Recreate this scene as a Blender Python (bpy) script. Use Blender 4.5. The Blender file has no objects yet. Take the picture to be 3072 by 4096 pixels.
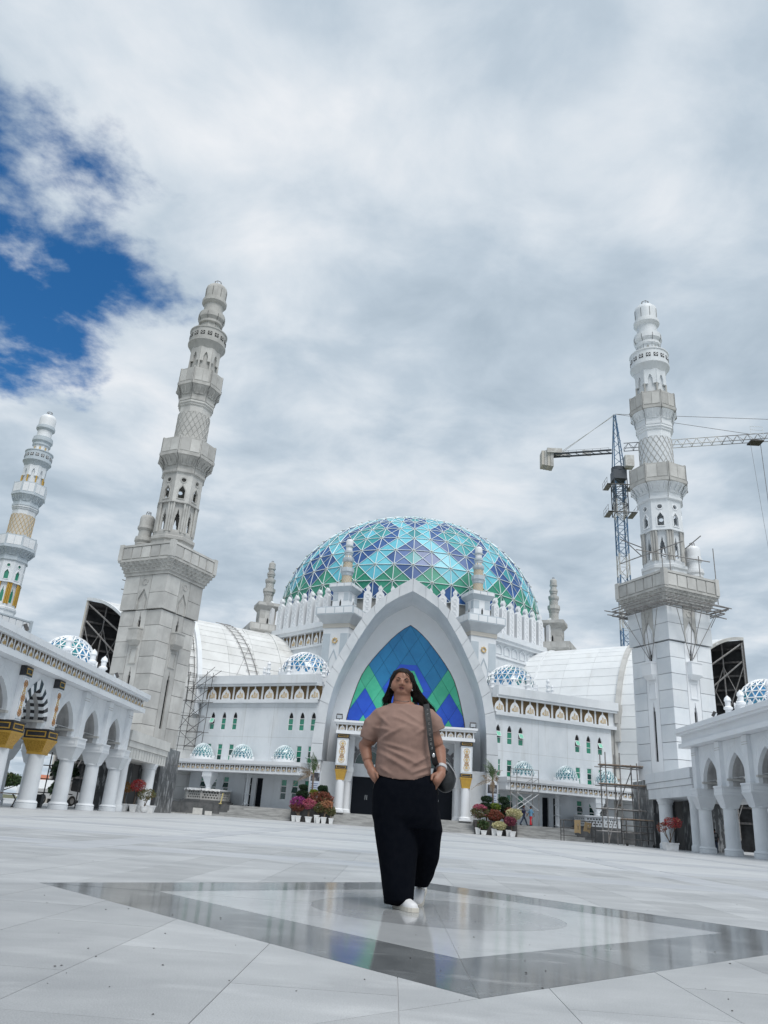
import bpy, math, random
from mathutils import Matrix, Vector, noise
from mathutils.geometry import tessellate_polygon
random.seed(7)
sc = bpy.context.scene
COL = sc.collection
R = math.radians
PI = math.pi

# ------------------------------------------------------------------ camera
PITCH, ROLL, YAW = R(21.80), R(4.0), R(-2.1)
CAM = Vector((-0.68, 0.0, 0.56))
_f = Vector((math.sin(YAW)*math.cos(PITCH), math.cos(YAW)*math.cos(PITCH), math.sin(PITCH)))
_r0 = Vector((math.cos(YAW), -math.sin(YAW), 0)); _u0 = _r0.cross(_f)
_r = _r0*math.cos(ROLL)+_u0*math.sin(ROLL); _u = -_r0*math.sin(ROLL)+_u0*math.cos(ROLL)
cd = bpy.data.cameras.new('camera'); cam = bpy.data.objects.new('camera', cd); COL.objects.link(cam)
cam.matrix_world = Matrix(((_r.x, _u.x, -_f.x, CAM.x), (_r.y, _u.y, -_f.y, CAM.y), (_r.z, _u.z, -_f.z, CAM.z), (0, 0, 0, 1)))
cd.sensor_fit = 'VERTICAL'; cd.sensor_height = 36.0; cd.lens = 36.0*3077.6/4096.0
cd.clip_start = 0.05; cd.clip_end = 6000
sc.camera = cam

# ------------------------------------------------------------------ sun, sky with broken cloud, exposure
SUN_EL, SUN_AZ = R(60), R(155)          # azimuth clockwise from +Y; high, a little behind the camera
sd = bpy.data.lights.new('sun', 'SUN'); sun = bpy.data.objects.new('sun', sd); COL.objects.link(sun)
sd.energy = 2.5; sd.angle = R(28); sd.color = (1.0, 0.98, 0.95)
sdir = Vector((math.sin(SUN_AZ)*math.cos(SUN_EL), math.cos(SUN_AZ)*math.cos(SUN_EL), math.sin(SUN_EL)))
sun.rotation_euler = sdir.to_track_quat('Z', 'Y').to_euler()
sun.location = (0, -20, 120)

def nn(nt, t, **kw):
    n = nt.nodes.new(t)
    for k, v in kw.items():
        if k in n.inputs: n.inputs[k].default_value = v
        else: setattr(n, k, v)
    return n

w = bpy.data.worlds.new('World'); sc.world = w; w.use_nodes = True
nt = w.node_tree; nt.nodes.clear(); L = nt.links.new
tc = nn(nt, 'ShaderNodeTexCoord')
sep = nn(nt, 'ShaderNodeSeparateXYZ'); L(tc.outputs['Generated'], sep.inputs[0])
def mth(op, a, b=None, clamp=False):
    n = nt.nodes.new('ShaderNodeMath'); n.operation = op; n.use_clamp = clamp
    for i, v in enumerate((a, b)):
        if v is None: continue
        if isinstance(v, (int, float)): n.inputs[i].default_value = v
        else: L(v, n.inputs[i])
    return n.outputs[0]
zz = mth('ADD', mth('MAXIMUM', sep.outputs[2], 0.0), 0.12)
px = mth('DIVIDE', sep.outputs[0], zz); py = mth('DIVIDE', sep.outputs[1], zz)
cmb = nn(nt, 'ShaderNodeCombineXYZ'); L(px, cmb.inputs[0]); L(py, cmb.inputs[1])
def wnoise(scale, detail, rough, dist, off):
    mp = nn(nt, 'ShaderNodeMapping'); mp.inputs['Location'].default_value = off; L(cmb.outputs[0], mp.inputs[0])
    n = nn(nt, 'ShaderNodeTexNoise'); n.inputs['Scale'].default_value = scale; n.inputs['Detail'].default_value = detail
    n.inputs['Roughness'].default_value = rough; n.inputs['Distortion'].default_value = dist
    L(mp.outputs[0], n.inputs['Vector']); return n.outputs['Fac']
n_edge = wnoise(4.4, 12, .60, .1, (3.1, 1.7, 0)); n_big = wnoise(1.9, 5, .45, .2, (7.3, 2.2, 0)); n_fine = wnoise(4.2, 12, .56, .25, (1.3, 9.2, 0))
ex = mth('DIVIDE', mth('ADD', px, 1.0), .52); ey = mth('DIVIDE', mth('SUBTRACT', py, .90), .46)
r2 = mth('ADD', mth('MULTIPLY', ex, ex), mth('MULTIPLY', ey, ey))
cov = mth('ADD', mth('SUBTRACT', r2, 1.0), mth('MULTIPLY', mth('SUBTRACT', n_edge, .5), 3.4))
cr = nn(nt, 'ShaderNodeMapRange', interpolation_type='SMOOTHSTEP'); cr.inputs['From Min'].default_value = -.42; cr.inputs['From Max'].default_value = .36; L(cov, cr.inputs[0])
lit = nn(nt, 'ShaderNodeMapRange', interpolation_type='SMOOTHSTEP'); lit.inputs['From Min'].default_value = 5.5; lit.inputs['From Max'].default_value = .9; L(r2, lit.inputs[0])
shade = mth('ADD', mth('ADD', mth('MULTIPLY', n_big, .52), mth('MULTIPLY', n_fine, .48)), mth('MULTIPLY', lit.outputs[0], .05))
# thin cloud edges near the clear gap scatter more light
ramp = nn(nt, 'ShaderNodeValToRGB'); cr2 = ramp.color_ramp
cr2.elements[0].position = .38; cr2.elements[0].color = (.42, .51, .60, 1)
cr2.elements[1].position = .68; cr2.elements[1].color = (.86, .885, .92, 1)
e = cr2.elements.new(.47); e.color = (.52, .61, .70, 1)
e = cr2.elements.new(.56); e.color = (.67, .74, .81, 1)
L(shade, ramp.inputs[0])
sky = nn(nt, 'ShaderNodeTexSky'); sky.sky_type = 'NISHITA'; sky.sun_disc = False
sky.sun_elevation = SUN_EL; sky.sun_rotation = SUN_AZ; sky.air_density = 1.0; sky.dust_density = .1; sky.ozone_density = 4.0
hs_ = nn(nt, 'ShaderNodeHueSaturation'); hs_.inputs['Saturation'].default_value = 1.3; L(sky.outputs[0], hs_.inputs['Color'])
b1 = nn(nt, 'ShaderNodeBackground'); b1.inputs[1].default_value = .12; L(hs_.outputs[0], b1.inputs[0])
b2 = nn(nt, 'ShaderNodeBackground'); b2.inputs[1].default_value = 1.0; L(ramp.outputs[0], b2.inputs[0])
mx = nn(nt, 'ShaderNodeMixShader'); L(cr.outputs[0], mx.inputs[0]); L(b1.outputs[0], mx.inputs[1]); L(b2.outputs[0], mx.inputs[2])
wo = nn(nt, 'ShaderNodeOutputWorld'); L(mx.outputs[0], wo.inputs[0])
sc.view_settings.view_transform = 'Standard'; sc.view_settings.look = 'None'
sc.view_settings.exposure = 0.0; sc.view_settings.gamma = 1.0; sc.view_settings.use_curve_mapping = False
sc.render.engine = 'CYCLES'
sc.cycles.use_denoising = True
sc.cycles.max_bounces = 8; sc.cycles.diffuse_bounces = 4; sc.cycles.transparent_max_bounces = 8
sc.cycles.sample_clamp_indirect = 6

# ------------------------------------------------------------------ materials
MATS = {}
def mat(name, col, rough=.6, col2=None, scale=1.0, stretch=(1, 1, 1), lo=.4, hi=.62, detail=5, bump=0, bscale=None, metal=0, spec=.5,
        rnd=0, streak=None, coat=0, speck=0):
    m = bpy.data.materials.new(name); m.use_nodes = True; t = m.node_tree; t.nodes.clear(); l = t.links.new
    out = nn(t, 'ShaderNodeOutputMaterial'); b = nn(t, 'ShaderNodeBsdfPrincipled'); l(b.outputs[0], out.inputs[0])
    b.inputs['Roughness'].default_value = rough; b.inputs['Metallic'].default_value = metal; b.inputs['Specular IOR Level'].default_value = spec
    if coat: b.inputs['Coat Weight'].default_value = coat; b.inputs['Coat Roughness'].default_value = .08
    c4 = (*col, 1)
    geo = nn(t, 'ShaderNodeNewGeometry')
    def noi(sc_, st, dt=detail, off=(0, 0, 0)):
        mp = nn(t, 'ShaderNodeMapping'); mp.inputs['Scale'].default_value = st; mp.inputs['Location'].default_value = off
        l(geo.outputs['Position'], mp.inputs[0])
        n = nn(t, 'ShaderNodeTexNoise'); n.inputs['Scale'].default_value = sc_; n.inputs['Detail'].default_value = dt; n.inputs['Roughness'].default_value = .6
        l(mp.outputs[0], n.inputs['Vector']); return n.outputs['Fac']
    def rng(fac, a, bb, t0=0, t1=1):
        q = nn(t, 'ShaderNodeMapRange'); q.inputs['From Min'].default_value = a; q.inputs['From Max'].default_value = bb
        q.inputs['To Min'].default_value = t0; q.inputs['To Max'].default_value = t1; l(fac, q.inputs[0]); return q.outputs[0]
    def mixc(fac, a, bb, mode='MIX'):
        q = nn(t, 'ShaderNodeMix', data_type='RGBA', blend_type=mode)
        for i, v in ((0, fac), (6, a), (7, bb)):
            if isinstance(v, (int, float)): q.inputs[i].default_value = v
            elif isinstance(v, tuple): q.inputs[i].default_value = v
            else: l(v, q.inputs[i])
        return q.outputs[2]
    cur = c4
    if col2: cur = mixc(rng(noi(scale, stretch), lo, hi), c4, (*col2, 1))
    if streak: cur = mixc(rng(noi(streak[1], streak[2], 6, (5, 3, 1)), .55, .72, 0, streak[3]), cur, (*streak[0], 1))
    if speck: cur = mixc(rng(noi(190, (1, 1, 1), 2), .3, .7, 0, 1), cur, mixc(speck, cur, (.0, .0, .0, 1)))
    if rnd:
        oi = nn(t, 'ShaderNodeObjectInfo'); cur = mixc(1.0, cur, rng_to_col(t, l, rng(oi.outputs['Random'], 0, 1, 1-rnd, 1+rnd*.5)), 'MULTIPLY')
    if isinstance(cur, tuple): b.inputs['Base Color'].default_value = cur
    else: l(cur, b.inputs['Base Color'])
    if bump:
        bp = nn(t, 'ShaderNodeBump'); bp.inputs['Strength'].default_value = bump; bp.inputs['Distance'].default_value = .02
        l(noi(bscale or scale*8, (1, 1, 1), 6), bp.inputs['Height']); l(bp.outputs[0], b.inputs['Normal'])
    MATS[name] = m; return m
def rng_to_col(t, l, fac):
    c = nn(t, 'ShaderNodeCombineColor')
    for i in range(3): l(fac, c.inputs[i])
    return c.outputs[0]

mat('white', (.755, .78, .805), .55, (.67, .70, .73), .35, bump=.12, bscale=9, streak=((.55, .55, .53), 1.1, (1.6, 1.6, .22), .35))
mat('plaster', (.735, .76, .785), .7, (.63, .66, .69), .5, bump=.5, bscale=5, streak=((.52, .53, .52), .9, (1.4, 1.4, .18), .3))
mat('wing_wall', (.72, .75, .78), .65, (.62, .655, .69), .4, (1, 1, .6), bump=.15, bscale=6, streak=((.5, .51, .5), 1.3, (1.2, 1.2, .12), .4))
mat('white_clean', (.78, .80, .825), .45, (.75, .765, .785), .6, bump=.05, bscale=12)
mat('panel_white', (.74, .765, .79), .5, (.66, .695, .73), .5, rnd=.10, bump=.06, bscale=8, streak=((.55, .56, .55), .9, (1.5, 1.5, .15), .25))
mat('vault_white', (.74, .745, .74), .5, (.63, .635, .625), .3, rnd=.07, streak=((.40, .39, .36), .5, (1, 1, .35), .5))
mat('vault_clean', (.76, .78, .79), .5, (.70, .72, .735), .3, rnd=.05, streak=((.5, .49, .46), .5, (1, 1, .35), .25))
mat('concrete', (.56, .555, .535), .8, (.46, .455, .44), .8, rnd=.20, bump=.25, bscale=14, streak=((.36, .35, .33), 1.2, (1.5, 1.5, .12), .5))
mat('concrete_trim', (.50, .495, .475), .8, (.39, .385, .37), 1.1, bump=.3, bscale=16, streak=((.30, .295, .28), 1.4, (1.5, 1.5, .15), .5))
mat('stained_shade_grey', (.40, .40, .40), .8, (.30, .30, .30), 1.2, streak=((.2, .2, .2), 1.4, (1.5, 1.5, .2), .5))  # stained soffit grey, also standing in for shade on rear walls and beams
mat('offwhite', (.70, .69, .66), .7, (.60, .595, .57), .8, bump=.15, streak=((.45, .44, .42), 1.2, (1.5, 1.5, .15), .4))
mat('grey_paint', (.52, .575, .62), .5, (.46, .515, .56), .5, bump=.05)
mat('grey_band', (.64, .665, .69), .5, (.55, .58, .61), .5, rnd=.05, bump=.06, bscale=7)
mat('dark_joint', (.10, .10, .10), .9)
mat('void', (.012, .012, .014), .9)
mat('gold', (.62, .38, .07), .38, (.42, .22, .03), 16, metal=.55, bump=.8, bscale=30)
mat('gold_plain', (.55, .33, .07), .35, (.62, .38, .07), 4, metal=.5)
mat('gold_line', (.60, .43, .20), .5)
mat('rust_line', (.42, .22, .09), .6)
mat('black_stone', (.022, .023, .027), .25, (.04, .04, .045), 3)
mat('brown', (.17, .105, .035), .6, (.045, .03, .015), 22, lo=.42, hi=.58, bump=.5, bscale=40)
mat('marble_dark', (.085, .09, .095), .3, (.40, .41, .42), 3.0, (1.6, 1.6, .42), .52, .62, rnd=.2)
mat('glass_green', (.03, .26, .16), .12, (.02, .20, .13), .7, spec=.8)
mat('glass_lit', (.22, .62, .44), .2, spec=.8)
mat('glass_dark', (.012, .045, .04), .08, (.02, .07, .06), 1.5, spec=.8)
mat('frame_white', (.8, .81, .82), .4)
mat('dome_navy', (.014, .072, .25), .42, (.022, .10, .31), .4, spec=.7, rnd=.15)
mat('dome_light', (.10, .46, .58), .42, (.15, .54, .64), .4, spec=.7, rnd=.12)
mat('dome_teal', (.025, .27, .31), .42, (.04, .33, .36), .4, spec=.7, rnd=.15)
mat('dome_green', (.018, .25, .16), .42, (.035, .32, .21), .4, spec=.7, rnd=.15)
mat('dome_rib', (.72, .80, .82), .4)
mat('dome_rib2', (.82, .83, .84), .4)
mat('dome_node', (.36, .30, .22), .5)
mat('small_dome_glass', (.02, .12, .20), .12, (.02, .2, .22), 1.2, lo=.35, hi=.6, spec=.8)
mat('small_dome_blue', (.03, .19, .38), .12, (.02, .22, .24), .45, lo=.46, hi=.54, spec=.8)
mat('win_blue', (.016, .21, .46), .25, (.022, .25, .52), .5, rnd=.08)
mat('win_green', (.06, .50, .30), .25, (.09, .58, .36), .6, rnd=.1)
mat('win_royal', (.018, .09, .60), .25, (.026, .12, .68), .6, rnd=.1)
mat('door_black', (.005, .008, .014), .6, spec=.2)
mat('win_backing', (.004, .03, .07), .8)
mat('arch_grey', (.19, .19, .20), .6, (.15, .15, .16), 2)
mat('steel_dark', (.045, .047, .05), .6, (.11, .10, .095), 5)
mat('steel_grey', (.27, .27, .275), .5, (.19, .17, .155), 6)
mat('truss_sheet', (.055, .058, .062), .7, (.03, .03, .033), 1.5)
mat('crane_blue', (.07, .17, .32), .5, (.16, .22, .28), 1.2)
mat('crane_white', (.62, .62, .60), .5, (.45, .43, .40), 1.2)
mat('crane_dark', (.06, .07, .085), .5)
mat('step_stone', (.42, .42, .41), .6, (.27, .27, .265), 2.2, (.5, 3, 3), bump=.15, bscale=30)
mat('dark_stone', (.085, .088, .09), .55, (.14, .14, .14), 1.6, bump=.2)
mat('pot_white', (.78, .79, .80), .45, (.70, .70, .69), 5)
mat('planter_dark', (.05, .045, .045), .6, (.08, .075, .07), 3)
mat('bark', (.19, .14, .10), .9, (.10, .075, .05), 14, bump=.6, bscale=40)
mat('palm_bark', (.20, .15, .12), .9, (.12, .09, .07), 9, bump=.5, bscale=25)
for n_, c_, c2_ in (('leaf_green', (.055, .105, .03), (.03, .06, .02)), ('leaf_dark', (.018, .05, .018), (.01, .03, .012)), ('leaf_lime', (.20, .26, .03), (.12, .18, .02)),
                    ('leaf_olive', (.14, .14, .05), (.09, .085, .035)), ('leaf_rust', (.27, .085, .05), (.16, .06, .035)), ('flower_red', (.36, .03, .03), (.25, .02, .03)),
                    ('flower_pink', (.50, .13, .20), (.38, .08, .14)), ('flower_magenta', (.36, .05, .25), (.25, .03, .18)), ('flower_cream', (.62, .58, .36), (.5, .46, .25)),
                    ('flower_peach', (.55, .27, .15), (.42, .2, .11)), ('flower_plum', (.22, .05, .08), (.15, .03, .06)), ('leaf_orange', (.32, .15, .03), (.2, .1, .02)),
                    ('palm_green', (.10, .17, .05), (.05, .10, .03)), ('palm_dry', (.36, .27, .18), (.25, .18, .11))):
    mat(n_, c_, .6, c2_, 9, lo=.35, hi=.65)
mat('skin', (.285, .14, .092), .55, (.245, .112, .07), 14, bump=.05, bscale=300)
mat('skin_dark', (.20, .10, .06), .6)
mat('lips', (.25, .075, .06), .45)
mat('mouth_dark', (.03, .012, .01), .6)
mat('hair', (.006, .005, .0045), .55, (.014, .011, .009), 60, (1, 1, .15), spec=.15)
mat('shirt', (.245, .155, .125), .85, (.215, .133, .107), 7, bump=.12, bscale=500)
mat('trousers', (.0035, .0045, .0075), 1.0, (.005, .006, .009), 20, spec=.05)
mat('shoe_white', (.72, .72, .73), .5, (.62, .62, .63), 8)
mat('sole', (.55, .52, .46), .7)
mat('bag_black', (.012, .014, .016), .4, (.02, .022, .024), 6)
mat('strap_black', (.012, .013, .014), .7)
mat('watch_grey', (.42, .42, .43), .5)
mat('metal', (.6, .6, .6), .25, metal=1)
mat('shirt_blue', (.16, .34, .50), .8); mat('pants_red', (.62, .03, .045), .8); mat('navy_cloth', (.025, .03, .08), .8); mat('jeans', (.03, .045, .08), .85)
mat('cap_black', (.015, .015, .018), .7); mat('pack_grey', (.18, .18, .18), .8)
mat('banner_white', (.62, .68, .78), .6); mat('banner_photo', (.05, .05, .06), .6, (.30, .30, .31), 2.2, lo=.5, hi=.6); mat('print_blue', (.16, .22, .40), .7)
mat('lamp_glass', (.62, .66, .70), .15, spec=.8)
mat('cardboard', (.36, .26, .14), .8); mat('wood', (.23, .15, .09), .7, (.33, .27, .22), 8)
mat('bin_black', (.015, .018, .02), .5)
mat('car_white', (.72, .73, .74), .25, coat=.5); mat('tyre', (.02, .02, .02), .8)
mat('roof_orange', (.50, .19, .11), .7, (.42, .15, .09), 2); mat('house_wall', (.55, .52, .47), .8)
mat('scaf_blue', (.05, .14, .26), .5)
mat('cable', (.02, .02, .02), .7)
mat('grassland', (.085, .10, .045), .9, (.13, .12, .06), .12)
mat('blockwork', (.36, .355, .34), .9, (.28, .275, .26), 1.5, bump=.3)
mat('debris_dark', (.03, .028, .025), .8)
mat('yellow', (.6, .5, .22), .6)
# paving: honed pale granite (one per finish)
mat('slab', (.53, .54, .545), .5, (.36, .37, .38), 1.15, (.8, 1.1, 1), lo=.30, hi=.68, detail=12, bump=.2, bscale=150, rnd=.16, speck=.30, streak=((.60, .61, .615), 2.6, (.6, 1.6, 1), .55))
mat('paving_far', (.54, .55, .555), .45, (.42, .43, .44), .6, (.6, 1.5, 1), lo=.33, hi=.67, detail=9, bump=.05, bscale=60, streak=((.37, .385, .41), .5, (.2, 1.1, 1), .8))
mat('band_far', (.46, .472, .49), .45, (.34, .355, .38), .9, (.35, 1.5, 1), lo=.33, hi=.67, detail=9, bump=.05, bscale=60, streak=((.58, .59, .595), .6, (.25, 1.2, 1), .9))
mat('polish_dark', (.19, .20, .205), .09, (.115, .122, .127), 2.2, (1.3, .8, 1), lo=.35, hi=.65, spec=.1, rnd=.12, speck=.06, streak=((.38, .39, .395), 3.0, (.8, 2.4, 1), .5))
mat('polish_light', (.46, .472, .478), .10, (.38, .392, .40), 1.6, (1.3, .8, 1), lo=.35, hi=.65, spec=.1, rnd=.05, speck=.06, streak=((.31, .32, .33), 2.4, (.8, 2.2, 1), .4))
mat('polish_mid', (.33, .34, .345), .10, (.27, .278, .285), 2.4, (1.3, .8, 1), lo=.35, hi=.65, spec=.1, speck=.06)

# ------------------------------------------------------------------ builders
WM = {}
def T(x=0, y=0, z=0): return Matrix.Translation((x, y, z))
def RZ(a): return Matrix.Rotation(a, 4, 'Z')
def SC(a, b=None, c=None): return Matrix.Diagonal((a, a if b is None else b, a if c is None else c, 1))
def tag(o, label=None, cat=None, group=None, kind=None):
    for k, v in (('label', label), ('category', cat), ('group', group), ('kind', kind)):
        if v: o[k] = v
    return o
def thing(name, label, cat, loc=(0, 0, 0), group=None, kind=None):
    o = bpy.data.objects.new(name, None); COL.objects.link(o); o.location = loc; o.empty_display_size = .2
    WM[o] = T(*loc); return tag(o, label, cat, group, kind)
def put(name, me, m4, parent=None):
    o = bpy.data.objects.new(name, me); COL.objects.link(o); WM[o] = m4
    if parent is not None:
        o.parent = parent; o.matrix_basis = WM[parent].inverted() @ m4
    else: o.matrix_basis = m4
    return o
class MB:
    def __init__(s, m=None): s.v = []; s.f = []; s.mi = []; s.m = m or Matrix.Identity(4); s.cur = 0
    def add(s, vs, fs, mi=None):
        k = len(s.v); m = s.m; s.v += [m @ Vector(p) for p in vs]
        fl = m.to_3x3().determinant() < 0
        for f in fs:
            g = tuple(i+k for i in f); s.f.append(g[::-1] if fl else g); s.mi.append(s.cur if mi is None else mi)
        return s
    def box(s, x0, x1, y0, y1, z0, z1, mi=None):
        return s.add([(x0, y0, z0), (x1, y0, z0), (x1, y1, z0), (x0, y1, z0), (x0, y0, z1), (x1, y0, z1), (x1, y1, z1), (x0, y1, z1)],
                     [(0, 3, 2, 1), (4, 5, 6, 7), (0, 1, 5, 4), (1, 2, 6, 5), (2, 3, 7, 6), (3, 0, 4, 7)], mi)
    def frus(s, x0, x1, y0, y1, z0, X0, X1, Y0, Y1, z1, mi=None):
        return s.add([(x0, y0, z0), (x1, y0, z0), (x1, y1, z0), (x0, y1, z0), (X0, Y0, z1), (X1, Y0, z1), (X1, Y1, z1), (X0, Y1, z1)],
                     [(0, 3, 2, 1), (4, 5, 6, 7), (0, 1, 5, 4), (1, 2, 6, 5), (2, 3, 7, 6), (3, 0, 4, 7)], mi)
    def lathe(s, prof, n=24, ph=0, c=(0, 0), mi=None):
        vs = []; fs = []
        for r, z in prof:
            for i in range(n):
                a = ph+2*PI*i/n; vs.append((c[0]+r*math.cos(a), c[1]+r*math.sin(a), z))
        for j in range(len(prof)-1):
            for i in range(n):
                a = j*n+i; b = j*n+(i+1) % n; fs.append((a, b, b+n, a+n))
        if prof[0][0] > 1e-4: fs.append(tuple(range(n))[::-1])
        if prof[-1][0] > 1e-4: fs.append(tuple(range((len(prof)-1)*n, len(prof)*n)))
        return s.add(vs, fs, mi)
    def tube(s, p, q, r, n=6, r2=None, mi=None): return s.path([p, q], [r, r if r2 is None else r2], n, mi)
    def path(s, pts, r, n=6, mi=None):
        pts = [Vector(p) for p in pts]; rs = r if isinstance(r, (list, tuple)) else [r]*len(pts)
        vs = []; fs = []
        for j, p in enumerate(pts):
            d = (pts[min(j+1, len(pts)-1)]-pts[max(j-1, 0)]).normalized()
            a = Vector((0, 0, 1)) if abs(d.z) < .9 else Vector((0, 1, 0)); x = d.cross(a).normalized(); y = d.cross(x)
            for i in range(n):
                t = 2*PI*i/n; vs.append(p+x*rs[j]*math.cos(t)+y*rs[j]*math.sin(t))
        for j in range(len(pts)-1):
            for i in range(n):
                a = j*n+i; b = j*n+(i+1) % n; fs.append((a, a+n, b+n, b))
        fs.append(tuple(range(n))); fs.append(tuple(range((len(pts)-1)*n, len(pts)*n))[::-1])
        return s.add(vs, fs, mi)
    def plate(s, outer, holes, y0, y1, mi=None):
        """outline (x,z) with holes, thick from y0 (front) to y1"""
        loops = [outer]+list(holes); flat = [p for lp in loops for p in lp]; n = len(flat)
        tris = tessellate_polygon([[Vector((p[0], p[1], 0)) for p in lp] for lp in loops])
        vs = [(p[0], y0, p[1]) for p in flat]+[(p[0], y1, p[1]) for p in flat]; fs = []
        for a, b, c in tris:
            A, B, C = flat[a], flat[b], flat[c]
            cr = (B[0]-A[0])*(C[1]-A[1])-(B[1]-A[1])*(C[0]-A[0])
            if cr < 0: a, b, c = a, c, b
            fs.append((a, b, c)); fs.append((a+n, c+n, b+n))
        k = 0
        for li, lp in enumerate(loops):
            ar = sum(lp[i][0]*lp[(i+1) % len(lp)][1]-lp[(i+1) % len(lp)][0]*lp[i][1] for i in range(len(lp)))
            for i in range(len(lp)):
                a = k+i; b = k+(i+1) % len(lp)
                if (ar > 0) == (li == 0): fs.append((b, a, a+n, b+n))
                else: fs.append((a, b, b+n, a+n))
            k += len(lp)
        return s.add(vs, fs, mi)
    def loft(s, rings, closed=True, cap=True, mi=None):
        n = len(rings[0]); vs = [p for r_ in rings for p in r_]; fs = []
        for j in range(len(rings)-1):
            for i in range(n if closed else n-1):
                a = j*n+i; b = j*n+(i+1) % n; fs.append((a, b, b+n, a+n))
        if cap and closed: fs.append(tuple(range(n))[::-1]); fs.append(tuple(range((len(rings)-1)*n, len(rings)*n)))
        return s.add(vs, fs, mi)
    def mesh(s, name, mats, base=None, smooth=False):
        me = bpy.data.meshes.new(name); b = base or Vector((0, 0, 0))
        me.from_pydata([tuple(p-b) for p in s.v], [], s.f)
        for m in (mats if isinstance(mats, (list, tuple)) else [mats]): me.materials.append(MATS[m])
        if any(s.mi): me.polygons.foreach_set('material_index', s.mi)
        if smooth: me.polygons.foreach_set('use_smooth', [True]*len(s.f))
        me.update()
        if smooth and smooth != True: me.set_sharp_from_angle(angle=R(smooth))
        return me
    def build(s, name, mats, parent=None, smooth=False):
        if parent is not None: base = WM[parent].translation.copy(); m4 = T(*base)
        else:
            xs = [p.x for p in s.v]; ys = [p.y for p in s.v]; base = Vector(((min(xs)+max(xs))/2, (min(ys)+max(ys))/2, min(p.z for p in s.v))); m4 = T(*base)
        return put(name, s.mesh(name, mats, base, smooth), m4, parent)
def bx(name, m, parent, *a, T4=None): return MB(T4).box(*a).build(name, m, parent)

_u = MB(); _u.lathe([(1, 0), (1, 1)], 8); UNIT = {}
def bar(parent, name, p, q, r, m, n=6):
    """one straight round tube as a part (shared mesh)"""
    if (m, n) not in UNIT:
        b = MB(); b.lathe([(1, 0), (1, 1)], n); UNIT[(m, n)] = b.mesh('tube', m, smooth=40)
    p = Vector(p); q = Vector(q); d = q-p; ln = d.length
    m4 = T(*p) @ d.to_track_quat('Z', 'Y').to_matrix().to_4x4() @ SC(r, r, ln)
    return put(name, UNIT[(m, n)], m4, parent)
def arch2(hw, z0, zs, za, n=8, x=0.0, ogee=False):
    """pointed arch outline, counter-clockwise from lower left: half width, foot z, spring z, apex z"""
    pr = []
    for i in range(n+1):
        t = i/n
        if ogee: xx = hw*(1-t**1.0)*(1-.25*math.sin(PI*t)) if t > .55 else hw*(1-.35*(t/.55)**2)
        else: xx = hw*math.cos(t*PI/2)**.82
        pr.append((xx, zs+(za-zs)*(t if ogee else t**.92)))
    rt = [(x+hw, z0)]+[(x+a, b) for a, b in pr[:-1]]
    lf = [(x-a, b) for a, b in pr[:-1]][::-1]+[(x-hw, z0)]
    return rt+[(x, za)]+lf
def circ(cx, cz, r, n=14, ph=0): return [(cx+r*math.cos(ph+2*PI*i/n), cz+r*math.sin(ph+2*PI*i/n)) for i in range(n)]
def star(cx, cz, r, k=8, q=.72): return [(cx+(r if i % 2 == 0 else r*q)*math.cos(PI*i/k), cz+(r if i % 2 == 0 else r*q)*math.sin(PI*i/k)) for i in range(2*k)]
def clip(poly, n, d):
    """keep the part of a convex polygon where n.p <= d"""
    out = []
    for i in range(len(poly)):
        a = poly[i]; b = poly[(i+1) % len(poly)]; da = n[0]*a[0]+n[1]*a[1]-d; db = n[0]*b[0]+n[1]*b[1]-d
        if da <= 0: out.append(a)
        if (da < 0 < db) or (db < 0 < da):
            t = da/(da-db); out.append((a[0]+(b[0]-a[0])*t, a[1]+(b[1]-a[1])*t))
    return out
def clip_convex(poly, hull):
    """hull counter-clockwise"""
    for i in range(len(hull)):
        a = hull[i]; b = hull[(i+1) % len(hull)]; n = (b[1]-a[1], -(b[0]-a[0]))
        poly = clip(poly, n, n[0]*a[0]+n[1]*a[1])
        if len(poly) < 3: return []
    return poly
# the word that stands in every frieze panel, as flat lettering
_c = bpy.data.curves.new('lettering', 'FONT'); _c.body = '\ufdf2'; _c.resolution_u = 1; _c.extrude = .02
_o = bpy.data.objects.new('lettering', _c); COL.objects.link(_o); bpy.context.view_layer.update()
_m = _o.to_mesh(); _lv = [v.co.copy() for v in _m.vertices]; _lf = [tuple(p.vertices) for p in _m.polygons]; _o.to_mesh_clear()
bpy.data.objects.remove(_o)
_x0 = min(v.x for v in _lv); _x1 = max(v.x for v in _lv); _z0 = min(v.y for v in _lv); _z1 = max(v.y for v in _lv)
def letter(b, cx, cz, wd, ht, y, mi=None):
    """lettering centred at (cx,cz) facing -y"""
    b.add([(cx+((v.x-_x0)/(_x1-_x0)-.5)*wd, y-v.z, cz+((v.y-_z0)/(_z1-_z0)-.5)*ht) for v in _lv], _lf, mi)
def frieze_mesh(wd, ht, name='frieze_panel'):
    """brown arabesque ground, white ogee niche, gold word; front at y=0, stands proud to -y"""
    b = MB(); b.box(-wd/2, wd/2, 0, .05, 0, ht, 0)
    hw = wd*.36; o = [(hw, 0), (hw*.98, ht*.3), (hw*.82, ht*.52), (hw*.5, ht*.70), (hw*.18, ht*.80), (wd*.035, ht*.87), (wd*.035, ht), (-wd*.035, ht), (-wd*.035, ht*.87), (-hw*.18, ht*.80), (-hw*.5, ht*.70), (-hw*.82, ht*.52), (-hw*.98, ht*.3), (-hw, 0)]
    b.plate(o, [], -.035, -.001, 1)
    letter(b, 0, ht*.36, hw*1.25, ht*.46, -.055, 2)
    return b.mesh(name, ['brown', 'white_clean', 'gold_line'])
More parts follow.
